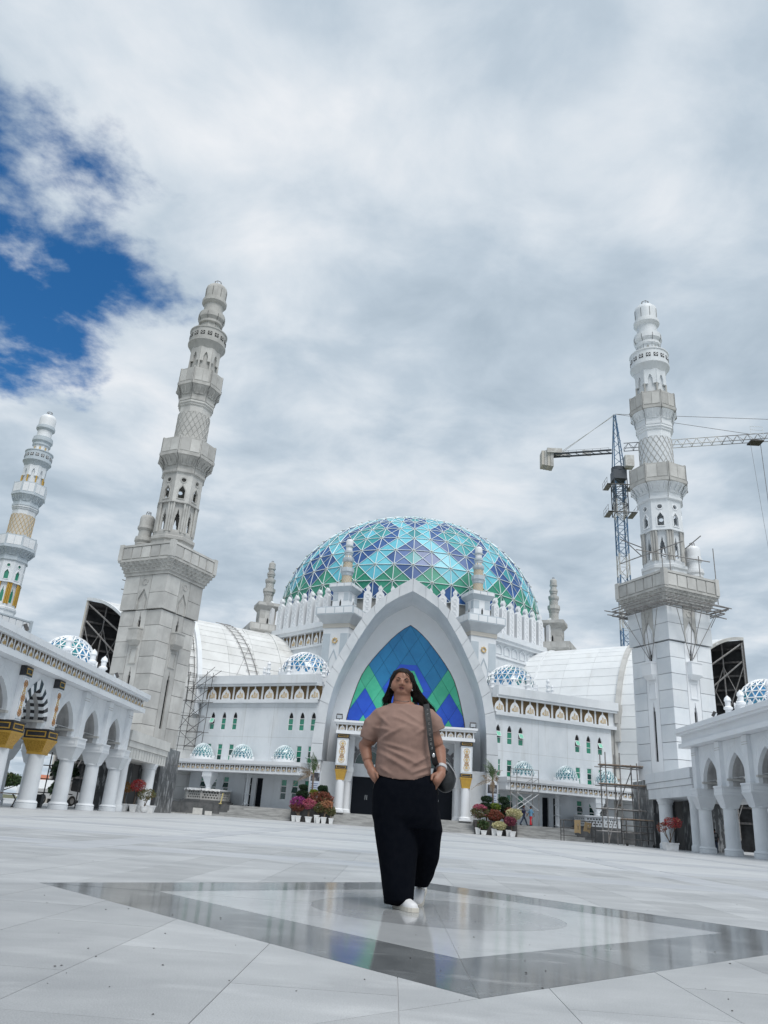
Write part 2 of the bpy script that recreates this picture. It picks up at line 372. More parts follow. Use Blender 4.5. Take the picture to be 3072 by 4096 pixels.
# ================================================================== GROUND
b = MB(); b.add([(-2500, -1500, -.03), (2500, -1500, -.03), (2500, 4000, -.03), (-2500, 4000, -.03)], [(0, 1, 2, 3)])
terrain = b.build('terrain', 'grassland'); tag(terrain, kind='structure')
b = MB(); b.add([(-60, -25, -.004), (60, -25, -.004), (60, 150, -.004), (-60, 150, -.004)], [(0, 1, 2, 3)])
plaza = b.build('plaza', 'paving_far'); tag(plaza, 'pale grey granite plaza in front of the mosque', kind='structure')
# polished diamond inlay
DC = (-.34, 5.95); DH = 2.79; DI = 1.94; CRAD = .87
hull = [(DC[0], DC[1]-DH), (DC[0]+DH, DC[1]), (DC[0], DC[1]+DH), (DC[0]-DH, DC[1])]
def flat_piece(name, poly, m, parent, top=0.0, th=.0034, inset=.0016):
    if len(poly) < 3: return
    cx = sum(p[0] for p in poly)/len(poly); cy = sum(p[1] for p in poly)/len(poly)
    ar = sum(poly[i][0]*poly[(i+1) % len(poly)][1]-poly[(i+1) % len(poly)][0]*poly[i][1] for i in range(len(poly)))/2
    if abs(ar) < .004: return
    if ar < 0: poly = poly[::-1]
    q = []
    n = len(poly)
    for i in range(n):                     # shrink by the joint width along edge normals
        a = Vector(poly[i-1]); c = Vector(poly[i]); d = Vector(poly[(i+1) % n])
        e1 = (c-a).normalized(); e2 = (d-c).normalized(); n1 = Vector((-e1.y, e1.x)); n2 = Vector((-e2.y, e2.x))
        k = n1+n2; k = k/max(k.length_squared/2, .25) if k.length > 1e-6 else n1
        q.append((c.x+k.x*inset, c.y+k.y*inset))
    z1 = top+random.uniform(-.0004, .0004)
    mb = MB(); mb.add([(p[0], p[1], top-th) for p in q]+[(p[0], p[1], z1) for p in q],
                      [tuple(range(n, 2*n))]+[(i, (i+1) % n, n+(i+1) % n, n+i) for i in range(n)])
    return mb.build(name, m, parent)
SW, SL = .588, 1.176
gx0, gy0 = -.04, 3.10
bm_far = []
for j in range(-3, 11):
    for i in range(-20, 20):
        x0 = gx0+i*SW; y0 = gy0+j*SL - (SL/2 if i % 2 else 0)
        if abs(x0+.3) > 1.2+ (y0+SL)*.62: continue
        rect = [(x0, y0), (x0+SW, y0), (x0+SW, y0+SL), (x0, y0+SL)]
        rem = rect
        for k in range(4):
            if len(rem) < 3: break
            a = hull[k]; c = hull[(k+1) % 4]; n = (c[1]-a[1], -(c[0]-a[0])); d = n[0]*a[0]+n[1]*a[1]
            flat_piece('paving_slab', clip(rem, (-n[0], -n[1]), -d), 'slab', plaza)
            rem = clip(rem, n, d)
def dpt(h, k): return [(DC[0], DC[1]-h), (DC[0]+h, DC[1]), (DC[0], DC[1]+h), (DC[0]-h, DC[1])][k % 4]
for k in range(4):                         # dark polished border, each side in three pieces
    A0, B0, A1, B1 = dpt(DH, k), dpt(DH, k+1), dpt(DI, k), dpt(DI, k+1)
    lerp = lambda p, q, t: (p[0]+(q[0]-p[0])*t, p[1]+(q[1]-p[1])*t)
    for t0, t1 in ((0, .3), (.3, .66), (.66, 1)):
        flat_piece('border_slab', [lerp(A0, B0, t0), lerp(A0, B0, t1), lerp(A1, B1, t1), lerp(A1, B1, t0)], 'polish_dark', plaza, inset=.0012)
    arc = [(DC[0]+CRAD*math.cos(-PI/2+k*PI/2+PI/2*i/10), DC[1]+CRAD*math.sin(-PI/2+k*PI/2+PI/2*i/10)) for i in range(11)]
    mid = lerp(A1, B1, .5); am = arc[5]
    flat_piece('inlay_slab', [A1, mid]+arc[:6][::-1], 'polish_light', plaza, inset=.001)
    flat_piece('inlay_slab', [mid, B1]+arc[5:][::-1], 'polish_light', plaza, inset=.001)
    flat_piece('disc_slab', [DC]+arc, 'polish_mid', plaza, inset=.0008)
# far inlay bands of greyer stone
def band(x0, x1, y0, y1): MB().box(x0, x1, y0, y1, -.0038, .0005).build('inlay_band', 'band_far', plaza)
for x0, x1 in ((-5.15, -4.45), (3.75, 4.45), (-11.6, -10.9), (10.2, 10.9)): band(x0, x1, 10.2, 67)
for x0, x1, y0, y1 in ((-17, -11.65, 10.8, 11.9), (-10.85, -5.2, 10.8, 11.9), (-4.4, 3.7, 10.8, 11.9), (4.5, 10.15, 10.8, 11.9), (10.95, 17, 10.8, 11.9),
                       (-10.85, -5.2, 15.2, 16.4), (-4.4, 3.7, 15.2, 16.4), (4.5, 10.15, 15.2, 16.4), (-17, -11.65, 21, 22.5), (-10.85, -5.2, 21, 22.5), (-4.4, 3.7, 22, 23.5), (4.5, 10.15, 21, 22.5), (10.95, 17, 21, 22.5),
                       (-10.85, -5.2, 31, 33.5), (-4.4, 3.7, 31, 33.5), (4.5, 10.15, 31, 33.5), (-10.85, -5.2, 46, 50), (-4.4, 3.7, 46, 50), (4.5, 10.15, 46, 50)):
    band(x0, x1, y0, y1)
# seeds and grit
b = MB()
rd = random.Random(3)
for i in range(75):
    y = rd.choice((rd.uniform(2.4, 5), rd.uniform(3, 9))); x = rd.uniform(-.75, .75)*y*.62-.5; s = rd.uniform(.002, .0055)
    b.m = T(x, y, .001) @ RZ(rd.uniform(0, 6)) @ SC(s*rd.uniform(1, 2.2), s, s*.7)
    b.add([(1, 0, .5), (-.5, .9, .4), (-.5, -.9, .4), (0, 0, 1.2), (0, 0, 0)], [(0, 1, 3), (1, 2, 3), (2, 0, 3), (1, 0, 4), (2, 1, 4), (0, 2, 4)])
dz = b.build('grit', 'debris_dark'); tag(dz, 'dark seeds and grit scattered on the pale paving', 'grit', kind='stuff')

# ================================================================== STEPS AND LANDING
st = thing('stairway', 'broad flight of low grey stone steps below the portal', 'stairs', (0, 70, 0))
NS = 6; SH = .95/NS
for i in range(NS):
    hw = 16.1-.62*i; y0 = 69.9+.32*i
    cuts = [-hw]+[-hw+2*hw*(k+rd.uniform(-.12, .12))/6 for k in range(1, 6)]+[hw]
    for k in range(6):
        MB().box(cuts[k]+.004, cuts[k+1]-.004, y0+rd.uniform(-.006, .006), y0+.5, SH*i+.002 if i else 0, SH*(i+1)-.002).build('step', 'step_stone', st)
    MB().box(-hw+.03, hw-.03, y0+.04, y0+.31, SH*i, SH*(i+1)-.012).build('riser', 'dark_stone', st)
b = MB(); b.box(-15, 15, 71.85, 102, 0, .94); b.build('landing', 'step_stone', st)
for s in (-1, 1):
    lb = 'dark grey stone terrace beside the steps, under the lattice basin with '+('its cloth cover' if s < 0 else 'a bare white rim')
    tr = thing('stone_terrace', lb, 'terrace', (s*17, 72, 0), 'dark terraces beside the steps')
    xx = (13.6, 23.5)
    MB().box(*(sorted((s*xx[0], s*xx[1]))), 71.9, 84, 0, .97).build('terrace_core', 'dark_stone', tr)
    for k in range(7):
        xa = xx[0]+k*1.41; MB().box(*sorted((s*(xa+.02), s*(xa+1.39))), 71.86, 71.9, .04, .93).build('facing_slab', 'dark_stone', tr)

# ================================================================== PORTAL
po = thing('entrance_portal', 'tall white pointed entrance arch with blue and green glazed window above the doors', 'portal', (0, 72, 0))
OUT = [(0, 22.64), (1.25, 21.85), (2.45, 20.87), (3.65, 19.65), (4.75, 18.25), (5.45, 17.05), (6.05, 15.85), (6.6, 14.7), (7.1, 13.55), (7.6, 12.2), (8.0, 10.4), (8.25, 8.4), (8.38, 6.6), (8.4, 5.2)]
INN = [(0, 21.32), (1.3, 20.65), (2.55, 19.78), (3.45, 18.75), (4.2, 17.55), (4.9, 16.3), (5.5, 15.05), (6.0, 14.0), (6.45, 12.9), (6.85, 11.6), (7.15, 10.1), (7.3, 8.4), (7.36, 6.6), (7.36, 5.2)]
YF, YB = 72.0, 76.2
def P3(p, y, s=1): return (s*p[0], y, p[1])
for s in (-1, 1):                         # each slab of the moulded band is a piece
    for i in range(len(OUT)-1):
        for k, (f0, f1) in enumerate(((0, 1),)):
            a, c, d, e = OUT[i], OUT[i+1], INN[i+1], INN[i]; g = .010
            L2 = lambda p, q, t: (p[0]+(q[0]-p[0])*t, p[1]+(q[1]-p[1])*t)
            a2, c2, d2, e2 = L2(a, c, g), L2(c, a, g), L2(d, e, g), L2(e, d, g)
            m = MB(); f = [(0, 1, 2, 3), (0, 4, 5, 1), (1, 5, 6, 2), (2, 6, 7, 3), (3, 7, 4, 0)]
            if s > 0: f = [q[::-1] for q in f]
            m.add([P3(q, YF, s) for q in (a2, c2, d2, e2)]+[P3(q, YF+.25, s) for q in (a2, c2, d2, e2)], f); m.build('arch_slab', 'grey_band', po)
b = MB()
ring = []
for y, prof in ((YF+.06, OUT), (78.0, OUT), ):
    ring.append([P3(p, y, -1) for p in prof[::-1]]+[P3(p, y, 1) for p in prof[1:]])
n = len(ring[0]); b.add(ring[0]+ring[1], [(i, i+1, n+i+1, n+i) for i in range(n-1)])
b.build('arch_shell', 'grey_band', po, smooth=40)
b = MB(); ring = []
for y, k in ((YF+.02, 1.0), (YB, .985)):
    ring.append([P3((p[0]*k, p[1]*(k if p[1] > 10 else 1)), y, -1) for p in INN[::-1]]+[P3((p[0]*k, p[1]*(k if p[1] > 10 else 1)), y, 1) for p in INN[1:]])
b.add(ring[0]+ring[1], [(n+i, n+i+1, i+1, i) for i in range(n-1)])
b.build('arch_soffit', 'grey_band', po, smooth=40)
for s in (-1, 1):
    b = MB(); b.box(*sorted((s*7.42, s*8.3)), 72.12, 78, .94, 5.195); b.build('arch_foot', 'white_clean', po)
# back wall with the window opening
k = 76.2/74.0
WIN = [(0, 18.46), (.6, 18.07), (1.18, 17.58), (1.78, 16.98), (2.33, 16.32), (2.92, 15.6), (3.47, 14.86), (3.98, 14.1), (4.4, 13.3), (4.72, 12.4), (5.0, 11.4), (5.25, 10.4), (5.45, 9.5), (5.52, 9.0)]
WIN = [(x*k, .56+(z-.56)*k) for x, z in WIN]
whull = [(-p[0], p[1]) for p in WIN[1:]]+[(p[0], p[1]) for p in WIN[1:]][::-1]+[WIN[0]]
whull = [p for p in whull]
wz0 = WIN[-1][1]
back = [(-7.5, .94), (7.5, .94), (7.5, 11)]+[(p[0]*1.0, p[1]*.99+.15) for p in INN[9:0:-1]]+[(0, 21.4)]+[(-p[0], p[1]*.99+.15) for p in INN[1:10]]+[(-7.5, 11)]
hole = [(p[0]*1.012, p[1]+.0) for p in ([(-q[0], q[1]) for q in WIN[::-1]][:-1]+WIN)]
hole = hole[::-1] if sum(hole[i][0]*hole[(i+1) % len(hole)][1]-hole[(i+1) % len(hole)][0]*hole[i][1] for i in range(len(hole))) < 0 else hole
b = MB(); b.plate(back, [hole], YB-.02, YB+.35); b.build('niche_wall', 'white_clean', po)
# window: dark frame and diamond panes
wn = MB(); inner = [(p[0]*.985, (p[1]-wz0)*.99+wz0+.04) for p in hole]; wn.plate(hole, [inner], YB+.05, YB+.30); wn = wn.build('window', 'steel_dark', po)
MB().plate(hole, [], YB+.22, YB+.28).build('window_backing', 'win_backing', wn)
HX, HZ = .80*k, 1.255*k; NZ = .56+(15.9-.56)*k
ccw = hole
for m in range(-8, 12):
    for q in range(-8, 9):
        if (m+q) % 2 == 0: continue
        cx, cz = q*HX, NZ-m*HZ
        g = .984
        dia = [(cx-HX*g, cz), (cx, cz-HZ*g), (cx+HX*g, cz), (cx, cz+HZ*g)]
        poly = clip_convex(dia, inner)
        if len(poly) < 3: continue
        ax = -abs(cx/k); az = .56+(cz-.56)/k
        c_ = az+1.575*ax; d_ = az-1.575*ax
        if c_ > 8.71: col = 'win_blue'
        elif c_ > 6.2 or d_ > 18.2: col = 'win_green'
        elif c_ < 3.7 and d_ < 15.7: col = 'win_green'
        else: col = 'win_royal'
        MB().plate(poly, [], YB+.10, YB+.16).build('pane', col, wn)
for s in (-1, 1):                         # the lantern motif in the middle
    o = lambda pts: [(s*x*k, .56+(z-.56)*k) for x, z in pts]
    MB().plate(o([(0, 14.56), (.82, 14.56), (.58, 14.03), (0, 14.03)]), [], YB+.07, YB+.095).build('motif_pane', 'win_royal', wn)
    MB().plate(o([(.83, 14.53), (2.33, 12.22), (1.57, 12.17), (.60, 14.01)]), [], YB+.07, YB+.095).build('motif_pane', 'win_royal', wn)
    MB().plate(o([(2.32, 12.19), (1.5, 10.9), (.75, 10.9), (1.55, 12.14)]), [], YB+.07, YB+.095).build('motif_pane', 'win_royal', wn)
    MB().plate(o([(0, 14.0), (.57, 14.0), (1.53, 12.15), (.8, 10.95), (0, 10.95)]), [], YB+.075, YB+.09).build('motif_pane', 'win_green', wn)
    MB().plate(o([(0, 13.3), (.85, 13.1), (.85, 12.3), (0, 12.3)]), [], YB+.06, YB+.074).build('motif_pane', 'dome_teal', wn)
# canopy over the doors
cy0 = 71.1
b = MB(); b.box(-6.2, 6.2, cy0, 76.1, 7.52, 7.80); b.box(-6.1, 6.1, cy0+.12, 76.1, 7.80, 8.34); b.box(-6.32, 6.32, cy0-.1, 76.1, 8.34, 8.50); b.box(-6.42, 6.42, cy0-.2, 76.1, 8.50, 8.68)
cp = b.build('door_canopy', 'white_clean', po)
fm = frieze_mesh(.66, .46)
for i in range(15): put('frieze_panel', fm, T(-5.68+i*.811, cy0+.115, 7.84), cp)
for i in range(16): MB().box(-6.085+i*.811-.045, -6.085+i*.811+.045, cy0+.055, cy0+.12, 7.80, 8.34).build('frieze_post', 'white_clean', cp)
def ornament(parent, T4, h, wd, mats=('gold_line', 'rust_line')):
    """three rosettes joined by curling stems, raised on a panel; local x across, z up, faces -y"""
    b = MB(T4)
    for f in (.14, .5, .86):
        b.plate(star(0, h*f, wd*.36, 8, .86), [star(0, h*f, wd*.30, 8, .86)], -.03, 0)
        b.plate(star(0, h*f, wd*.22, 6, .5), [], -.03, 0)
    b.build('rosette_set', mats[0], parent)
    b = MB(T4)
    for f0 in (.32, .68):
        for sg in (-1, 1):
            pts = [(sg*wd*.30*math.sin(t*2*PI*1.0+sg*.0)*(.6+.4*math.cos(t*PI)), -.018, h*(f0-.1+.2*t)) for t in [i/12 for i in range(13)]]
            b.path(pts, .016, 4)
            for t in (.2, .5, .8):
                b.plate(circ(sg*wd*.16, h*(f0-.1+.2*t), wd*.05, 7), [], -.028, 0)
    b.build('vine_relief', mats[1], parent)
for s in (-1, 1):
    for x, y, r in ((5.52, 71.75, .40), (5.0, 73.4, .36)):
        front = y < 72
        b = MB(); b.lathe([(r, 1.28), (r*.97, 3.62)], 28, c=(s*x, y)); c = b.build('column', 'white_clean', po, smooth=40)
        b = MB(); b.box(s*x-r*1.35, s*x+r*1.35, y-r*1.35, y+r*1.35, .95, 1.08); b.lathe([(r*1.3, 1.08), (r*1.3, 1.2), (r*1.12, 1.26), (r*1.02, 1.30)], 28, c=(s*x, y)); b.build('base', 'white_clean', c, smooth=40)
        cm = 'gold_plain' if front else 'white'
        b = MB(); b.frus(s*x-.36, s*x+.36, y-.36, y+.36, 3.62, s*x-.36, s*x+.36, y-.36, y+.36, 3.78); b.frus(s*x-.37, s*x+.37, y-.37, y+.37, 3.78, s*x-.50, s*x+.50, y-.5, y+.5, 4.42); b.box(s*x-.53, s*x+.53, y-.53, y+.53, 4.42, 4.5); b.build('capital', cm, c)
        bm_ = 'black_stone' if front else 'white'
        MB().box(s*x-.52, s*x+.52, y-.52, y+.52, 4.5, 4.84).build('capital_block', bm_, c)
        if front:
            MB().plate([(s*x-.42, 4.57), (s*x+.42, 4.57), (s*x+.42, 4.78), (s*x-.42, 4.78)], [[(s*x-.38, 4.60), (s*x+.38, 4.60), (s*x+.38, 4.75), (s*x-.38, 4.75)]], y-.535, y-.52).build('gilt_frame', 'gold_plain', c)
            MB().box(s*x-.50, s*x+.50, y-.50, y+.50, 4.84, 7.14).build('pilaster', 'white_clean', c)
            MB().plate([(s*x-.46, 4.92), (s*x+.46, 4.92), (s*x+.46, 7.06), (s*x-.46, 7.06)], [[(s*x-.42, 4.96), (s*x+.42, 4.96), (s*x+.42, 7.02), (s*x-.42, 7.02)]], y-.515, y-.5).build('pilaster_frame', 'grey_paint', c)
            ornament(c, T(s*x, y-.5, 5.05), 1.9, .8)
            MB().box(s*x-.54, s*x+.54, y-.54, y+.54, 7.14, 7.515).build('pilaster_cap', 'black_stone', c)
            MB().plate([(s*x-.44, 7.24), (s*x+.44, 7.24), (s*x+.44, 7.42), (s*x-.44, 7.42)], [[(s*x-.40, 7.27), (s*x+.40, 7.27), (s*x+.40, 7.39), (s*x-.40, 7.39)]], y-.553, y-.54).build('gilt_frame', 'gold_plain', c)
        else: MB().box(s*x-.45, s*x+.45, y-.45, y+.45, 4.84, 7.515).build('pilaster', 'white', c)
# door wall
YD = 74.55
holes = []
for cx in (-3.25, 0, 3.25): holes.append([(cx+1.35, .95)]+[(cx+1.35, 4.15), (cx-1.35, 4.15), (cx-1.35, .95)])
zs = 5.28
outer = [(-6.2, .94)]
for cx in (-3.25, 0, 3.25): outer += [(cx-1.35, .94), (cx-1.35, 4.15), (cx+1.35, 4.15), (cx+1.35, .94)]
outer += [(6.2, .94), (6.2, 7.52), (-6.2, 7.52)]
lun = [[(cx+1.2*math.cos(a), zs+1.2*math.sin(a)) for a in [PI*i/14 for i in range(15)]] for cx in (-3.25, 0, 3.25)]
MB().plate(outer, lun, YD, YD+.3).build('door_wall', 'plaster', po)
for cx in (-3.25, 0, 3.25):
    d = MB(); d.box(cx-1.35, cx+1.35, YD+.2, YD+.28, .95, 4.15); d = d.build('door', 'door_black', po)
    for q in (-.08, .08): MB().box(cx+q-.015, cx+q+.015, YD+.12, YD+.2, 2.2, 2.6).build('door_handle', 'metal', d)
    a_ = [PI*i/16 for i in range(17)]
    g = MB().plate([(cx+1.58*math.cos(a), zs+1.58*math.sin(a)) for a in a_]+[(cx+1.22*math.cos(a), zs+1.22*math.sin(a)) for a in a_[::-1]], [], YD-.10, YD+.02).build('door_arch', 'arch_grey', po)
    for i in range(9):
        a = PI*i/8; da = .085
        MB().plate([(cx+1.60*math.cos(a-da), zs+1.60*math.sin(a-da)), (cx+1.98*math.cos(a-da), zs+1.98*math.sin(a-da)), (cx+1.98*math.cos(a+da), zs+1.98*math.sin(a+da)), (cx+1.60*math.cos(a+da), zs+1.60*math.sin(a+da))], [], YD-.06, YD+.0).build('voussoir', 'arch_grey', g)
    MB().plate([(cx+1.2*math.cos(a), zs+1.2*math.sin(a)) for a in a_], [], YD+.2, YD+.25).build('fanlight', 'glass_dark', po)
    MB().box(cx-.04, cx+.04, YD+.12, YD+.2, zs, zs+1.2).build('fanlight_bar', 'frame_white', po)
# relief scroll on the wall flanking the doors
for s in (-1, 1):
    MB().box(*sorted((s*5.95, s*7.45)), 73.2, 73.5, .94, 5.2).build('side_pier', 'plaster', po)
def floodlight(x, y, z, rz, label, s=1.0, tilt=25):
    t = thing('floodlight', label, 'floodlight', (x, y, z), 'floodlights on the cornices')
    m = T(x, y, z) @ RZ(rz) @ SC(s)
    b = MB(m); b.box(-.05, .05, -.05, .05, 0, .10); b.box(-.30, .30, -.02, .02, .08, .12); b.box(-.30, -.27, -.02, .02, .08, .35); b.box(.27, .30, -.02, .02, .08, .35); b.build('bracket', 'steel_dark', t)
    m2 = m @ T(0, 0, .33) @ Matrix.Rotation(R(tilt), 4, 'X')
    b = MB(m2); b.frus(-.27, .27, -.12, .10, -.2, -.27, .27, -.12, .10, .2); b.build('housing', 'steel_dark', t)
    b = MB(m2); b.box(-.22, .22, -.135, -.12, -.15, .15); b.build('lens', 'lamp_glass', t)
floodlight(-6.0, 71.15, 8.68, 0, 'floodlight on the portal canopy over the pilaster nearer the pink bougainvillea')
floodlight(6.0, 71.15, 8.68, 0, 'floodlight on the portal canopy over the pilaster nearer the walking men')
# ================================================================== DOMED HALL
DCY = 103.2; AP = 18.2; HS = 7.54; DA, DV, DZ = 17.6, 14.5, 25.25
hall = thing('domed_hall', 'octagonal prayer hall crowned by a great blue and green geodesic dome', 'mosque', (0, DCY, 0))
b = MB(T(0, DCY, 0)); c8 = AP/math.cos(PI/8)
b.lathe([(c8, 6), (c8, 18.7)], 8, PI/8); b.build('drum_wall', 'wing_wall', hall)
b = MB(T(0, DCY, 0)); b.lathe([(c8+.15, 18.65), (c8+.15, 18.92), (c8-.12, 18.93), (c8-.12, 20.36), (c8+.3, 20.4), (c8+.3, 20.75), (c8+.5, 20.8), (c8+.5, 21.38), (c8-3, 21.4)], 8, PI/8); b.build('drum_cornice', 'white', hall)
b = MB(T(0, DCY, 0)); b.lathe([(16.6, 21.0), (16.6, 22.9), (17.4, 22.95), (17.4, 24.4)], 48); b.build('ring_beam', 'concrete_trim', hall)
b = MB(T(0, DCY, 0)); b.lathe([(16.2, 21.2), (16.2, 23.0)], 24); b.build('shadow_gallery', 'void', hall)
def facet(k):                             # local frame of octagon facet k (0 faces the camera), x along it, -y outward
    return T(0, DCY, 0) @ RZ(k*PI/4) @ T(0, -AP, 0)
def finmesh():
    b = MB(); w_ = .46
    o = [(-w_, 0), (w_, 0), (w_, 3.05), (.24, 3.3), (.15, 3.42), (.27, 3.62), (.24, 3.78), (.1, 3.95), (0, 4.12), (-.1, 3.95), (-.24, 3.78), (-.27, 3.62), (-.15, 3.42), (-.24, 3.3), (-w_, 3.05)]
    b.plate(o, [], -.16, .28)
    for i in range(5): b.plate(circ(0, .45+i*.58, .27, 6), [circ(0, .45+i*.58, .20, 6)], -.20, -.161)
    b.plate(star(0, 3.68, .12, 6), [], -.19, -.161)
    return b.mesh('fin', 'white_clean')
FM = finmesh()
for x in (-4.96, -3.55, -2.13, -.71, .71, 2.13, 3.55, 4.96): put('fin', FM, facet(0) @ T(x, -.05, 21.38), hall)
for k in (1, -1):
    for i in range(8):
        x = -HS+3.2+1.462*i if i < 7 else -HS+14.15
        put('fin', FM, facet(k) @ T(x*(1 if k > 0 else -1), -.05, 21.38), hall)
fmd = frieze_mesh(1.12, 1.3)
for k in (-1, 0):
    for i in range(11):
        x = -HS+.75+i*1.405
        if k == 0 and abs(x) < 4: continue
        put('frieze_panel', fmd, facet(k) @ T(x, -.02, 18.97), hall)
    for i in range(12):
        x = -HS+.75+(i-.5)*1.405
        bx('frieze_post', 'white_clean', hall, x-.09, x+.09, -.10, .08, 18.93, 20.38, T4=facet(k))
for i in range(10):                       # unfinished blind arches on the other facet
    x = -HS+1.0+i*1.5
    b = MB(facet(1)); a = arch2(.55, 19.05, 19.7, 20.2, 6, x); b.plate(a, [arch2(.46, 19.1, 19.68, 20.1, 6, x)], -.03, .12); b.build('blind_arch', 'wing_wall', hall)
# dome: rings and meridians, four triangles to a cell
NM = 48
phis = [-3.9+8.5*i for i in range(11)]
def dp(u, ph, rr=1.0): a = 2*PI*u/NM; p = R(ph); return Vector((DA*rr*math.cos(p)*math.sin(a), DCY-DA*rr*math.cos(p)*math.cos(a), DZ+DV*rr*math.sin(p)))
def dome_col(u, v):
    u = (u+3) % 6-3; au = abs(u)
    if v < 1:
        return 'dome_navy' if min(abs(au-0), abs(au-2))+v < 1 else 'dome_green'
    if min(abs(au-1), abs(au-3))+abs(v-1) < 1: return 'dome_green'
    d = au+abs(v-2.5)
    if d < .5: return 'dome_teal'
    if d < 1.5: return 'dome_navy'
    g = au+abs(v-4.5)
    if g < .5: return 'dome_teal'
    if g < 1: return 'dome_light'
    h = au+abs(v-6.2)
    if h < .5: return 'dome_teal'
    if h < 1.4: return 'dome_navy'
    e = (3-au)+abs(v-4.5)
    if e < .5: return 'dome_light'
    if e < 1.5: return 'dome_teal'
    if e < 2.5: return 'dome_navy'
    if v > 7: return ('dome_navy', 'dome_light', 'dome_teal')[int(au+v) % 3]
    return 'dome_light'
rib = MB(); RR = 1.003
for i in range(NM):
    for j in range(11):
        p = dp(i, phis[j], RR)
        rib.tube(p, dp(i+1, phis[j], RR), .05, 4)
        if j < 10:
            rib.tube(p, dp(i, phis[j+1], RR), .05, 4)
            c = (p+dp(i+1, phis[j], RR)+dp(i, phis[j+1], RR)+dp(i+1, phis[j+1], RR))/4
            for q in (p, dp(i+1, phis[j], RR), dp(i, phis[j+1], RR), dp(i+1, phis[j+1], RR)): rib.tube(q, c, .043, 4)
dome = rib.build('dome_lattice', 'dome_rib', hall)
nb = MB(); nb.lathe([(.0, -.08), (.09, -.05), (.11, 0), (.09, .05), (0, .08)], 6); NMESH = nb.mesh('node_cap', 'dome_node')
for i in range(-17, 18):
    for j in range(0, 8):
        p = dp(i, phis[j], 1.005); put('node_cap', NMESH, T(*p), dome)
tri = []
for i in range(NM):
    for j in range(10):
        A, B, C, D = dp(i, phis[j]), dp(i+1, phis[j]), dp(i+1, phis[j+1]), dp(i, phis[j+1]); M_ = (A+B+C+D)/4
        for (p, q, uu, vv) in ((A, B, i+.5, j+.17), (B, C, i+.83, j+.5), (C, D, i+.5, j+.83), (D, A, i+.17, j+.5)):
            ce = (p+q+M_)/3; nrm = (q-p).cross(M_-p); vis = nrm.normalized().dot((CAM-ce).normalized())*nrm.length/(ce-CAM).length_squared
            tri.append((-vis, p, q, M_, dome_col(uu, vv), ce))
tri.sort(key=lambda t: t[0])
rest = {}
for idx, (_, p, q, M_, col, ce) in enumerate(tri):
    if idx < 300:
        n_ = (q-p).cross(M_-p).normalized()*.04
        mb = MB(); g = .985
        P = [ce+(x-ce)*g for x in (p, q, M_)]
        mb.add(P+[x-n_ for x in P], [(0, 1, 2), (5, 4, 3), (0, 3, 4, 1), (1, 4, 5, 2), (2, 5, 3, 0)]); mb.build('pane', col, dome)
    else: rest.setdefault(col, []).append((p, q, M_))
mb = MB(); order = ['dome_navy', 'dome_light', 'dome_teal', 'dome_green']
for k, c in enumerate(order):
    for p, q, M_ in rest.get(c, []): mb.add([p, q, M_], [(0, 1, 2)], k)
top = dp(0, 81.1); tz = DZ+DV
for i in range(NM): mb.add([dp(i, 81.1), dp(i+1, 81.1), Vector((0, DCY, tz))], [(0, 1, 2)], 1)
o = mb.build('dome_glazing', order, hall); o['kind'] = 'stuff'

# ------------------------------------------------------------------ pieces shared by towers
def diamond_lattice(b, r, z0, z1, n, k, rad=.028, c=(0, 0)):
    """k crossing helices on a drum"""
    h = (z1-z0)
    for s in (-1, 1):
        for i in range(n):
            pts = []
            for j in range(9):
                t = j/8; a = 2*PI*(i/n+s*t*k/n); pts.append((c[0]+r*math.cos(a), c[1]+r*math.sin(a), z0+h*t))
            b.path(pts, rad, 3)
def ring_items(n, ph=0):
    for i in range(n): yield RZ(ph+2*PI*i/n)
def tower_cap(T4, root, z, s, m, trim, finial='steel_grey'):
    """rings, neck and domed cap that end every tower; s scales the radius and height, z is the foot of the neck"""
    def q(p): return [(r*s, z+(h-42.5)*s) for r, h in p]
    b = MB(T4); b.lathe(q([(1.0, 42.5), (1.0, 43.55)]), 8, PI/8); nk = b.build('neck', m, root)
    for F in ring_items(8):
        b = MB(T4 @ F @ T(0, 0, z) @ SC(s)); b.plate(arch2(.12, .25, .62, .85, 4), [], -.945, -.9); b.build('niche', 'concrete_trim' if m != 'white_clean' else 'gold_line', nk)
    b = MB(T4); b.lathe(q([(1.0, 43.5), (1.13, 43.58), (1.13, 43.82), (1.08, 43.86), (1.18, 44.02), (1.28, 44.16), (1.28, 44.5), (1.22, 44.54), (1.22, 44.76), (1.08, 44.82), (.9, 44.84)]), 28); b.build('ring_moulding', trim, root, smooth=22)
    b = MB(T4); b.lathe(q([(.91, 44.8), (.91, 45.85)]), 28); b.build('upper_neck', m, root, smooth=35)
    b = MB(T4); b.lathe(q([(.91, 45.8), (1.04, 45.9), (1.18, 46.06), (1.18, 46.34), (1.1, 46.38), (1.1, 46.5), (1.02, 46.52)]), 28); b.build('upper_ring', trim, root, smooth=22)
    b = MB(T4); b.lathe(q([(1.02, 46.5), (1.04, 47.6), (.98, 47.92), (.8, 48.13), (.4, 48.28), (0, 48.33)]), 28); b.build('cap', m, root, smooth=35)
    b = MB(T4)
    for i in range(6):
        a = 2*PI*i/6; x, y = .36*s*math.cos(a), .36*s*math.sin(a); a2 = 2*PI*(i+1)/6; z1 = z+6.25*s; z0 = z+5.72*s
        b.tube((x, y, z0), (x*.9, y*.9, z1), .035*s, 4); b.tube((x*.9, y*.9, z1), (.33*s*math.cos(a2), .33*s*math.sin(a2), z1), .04*s, 4)
    b.build('crown_frame', finial, root)

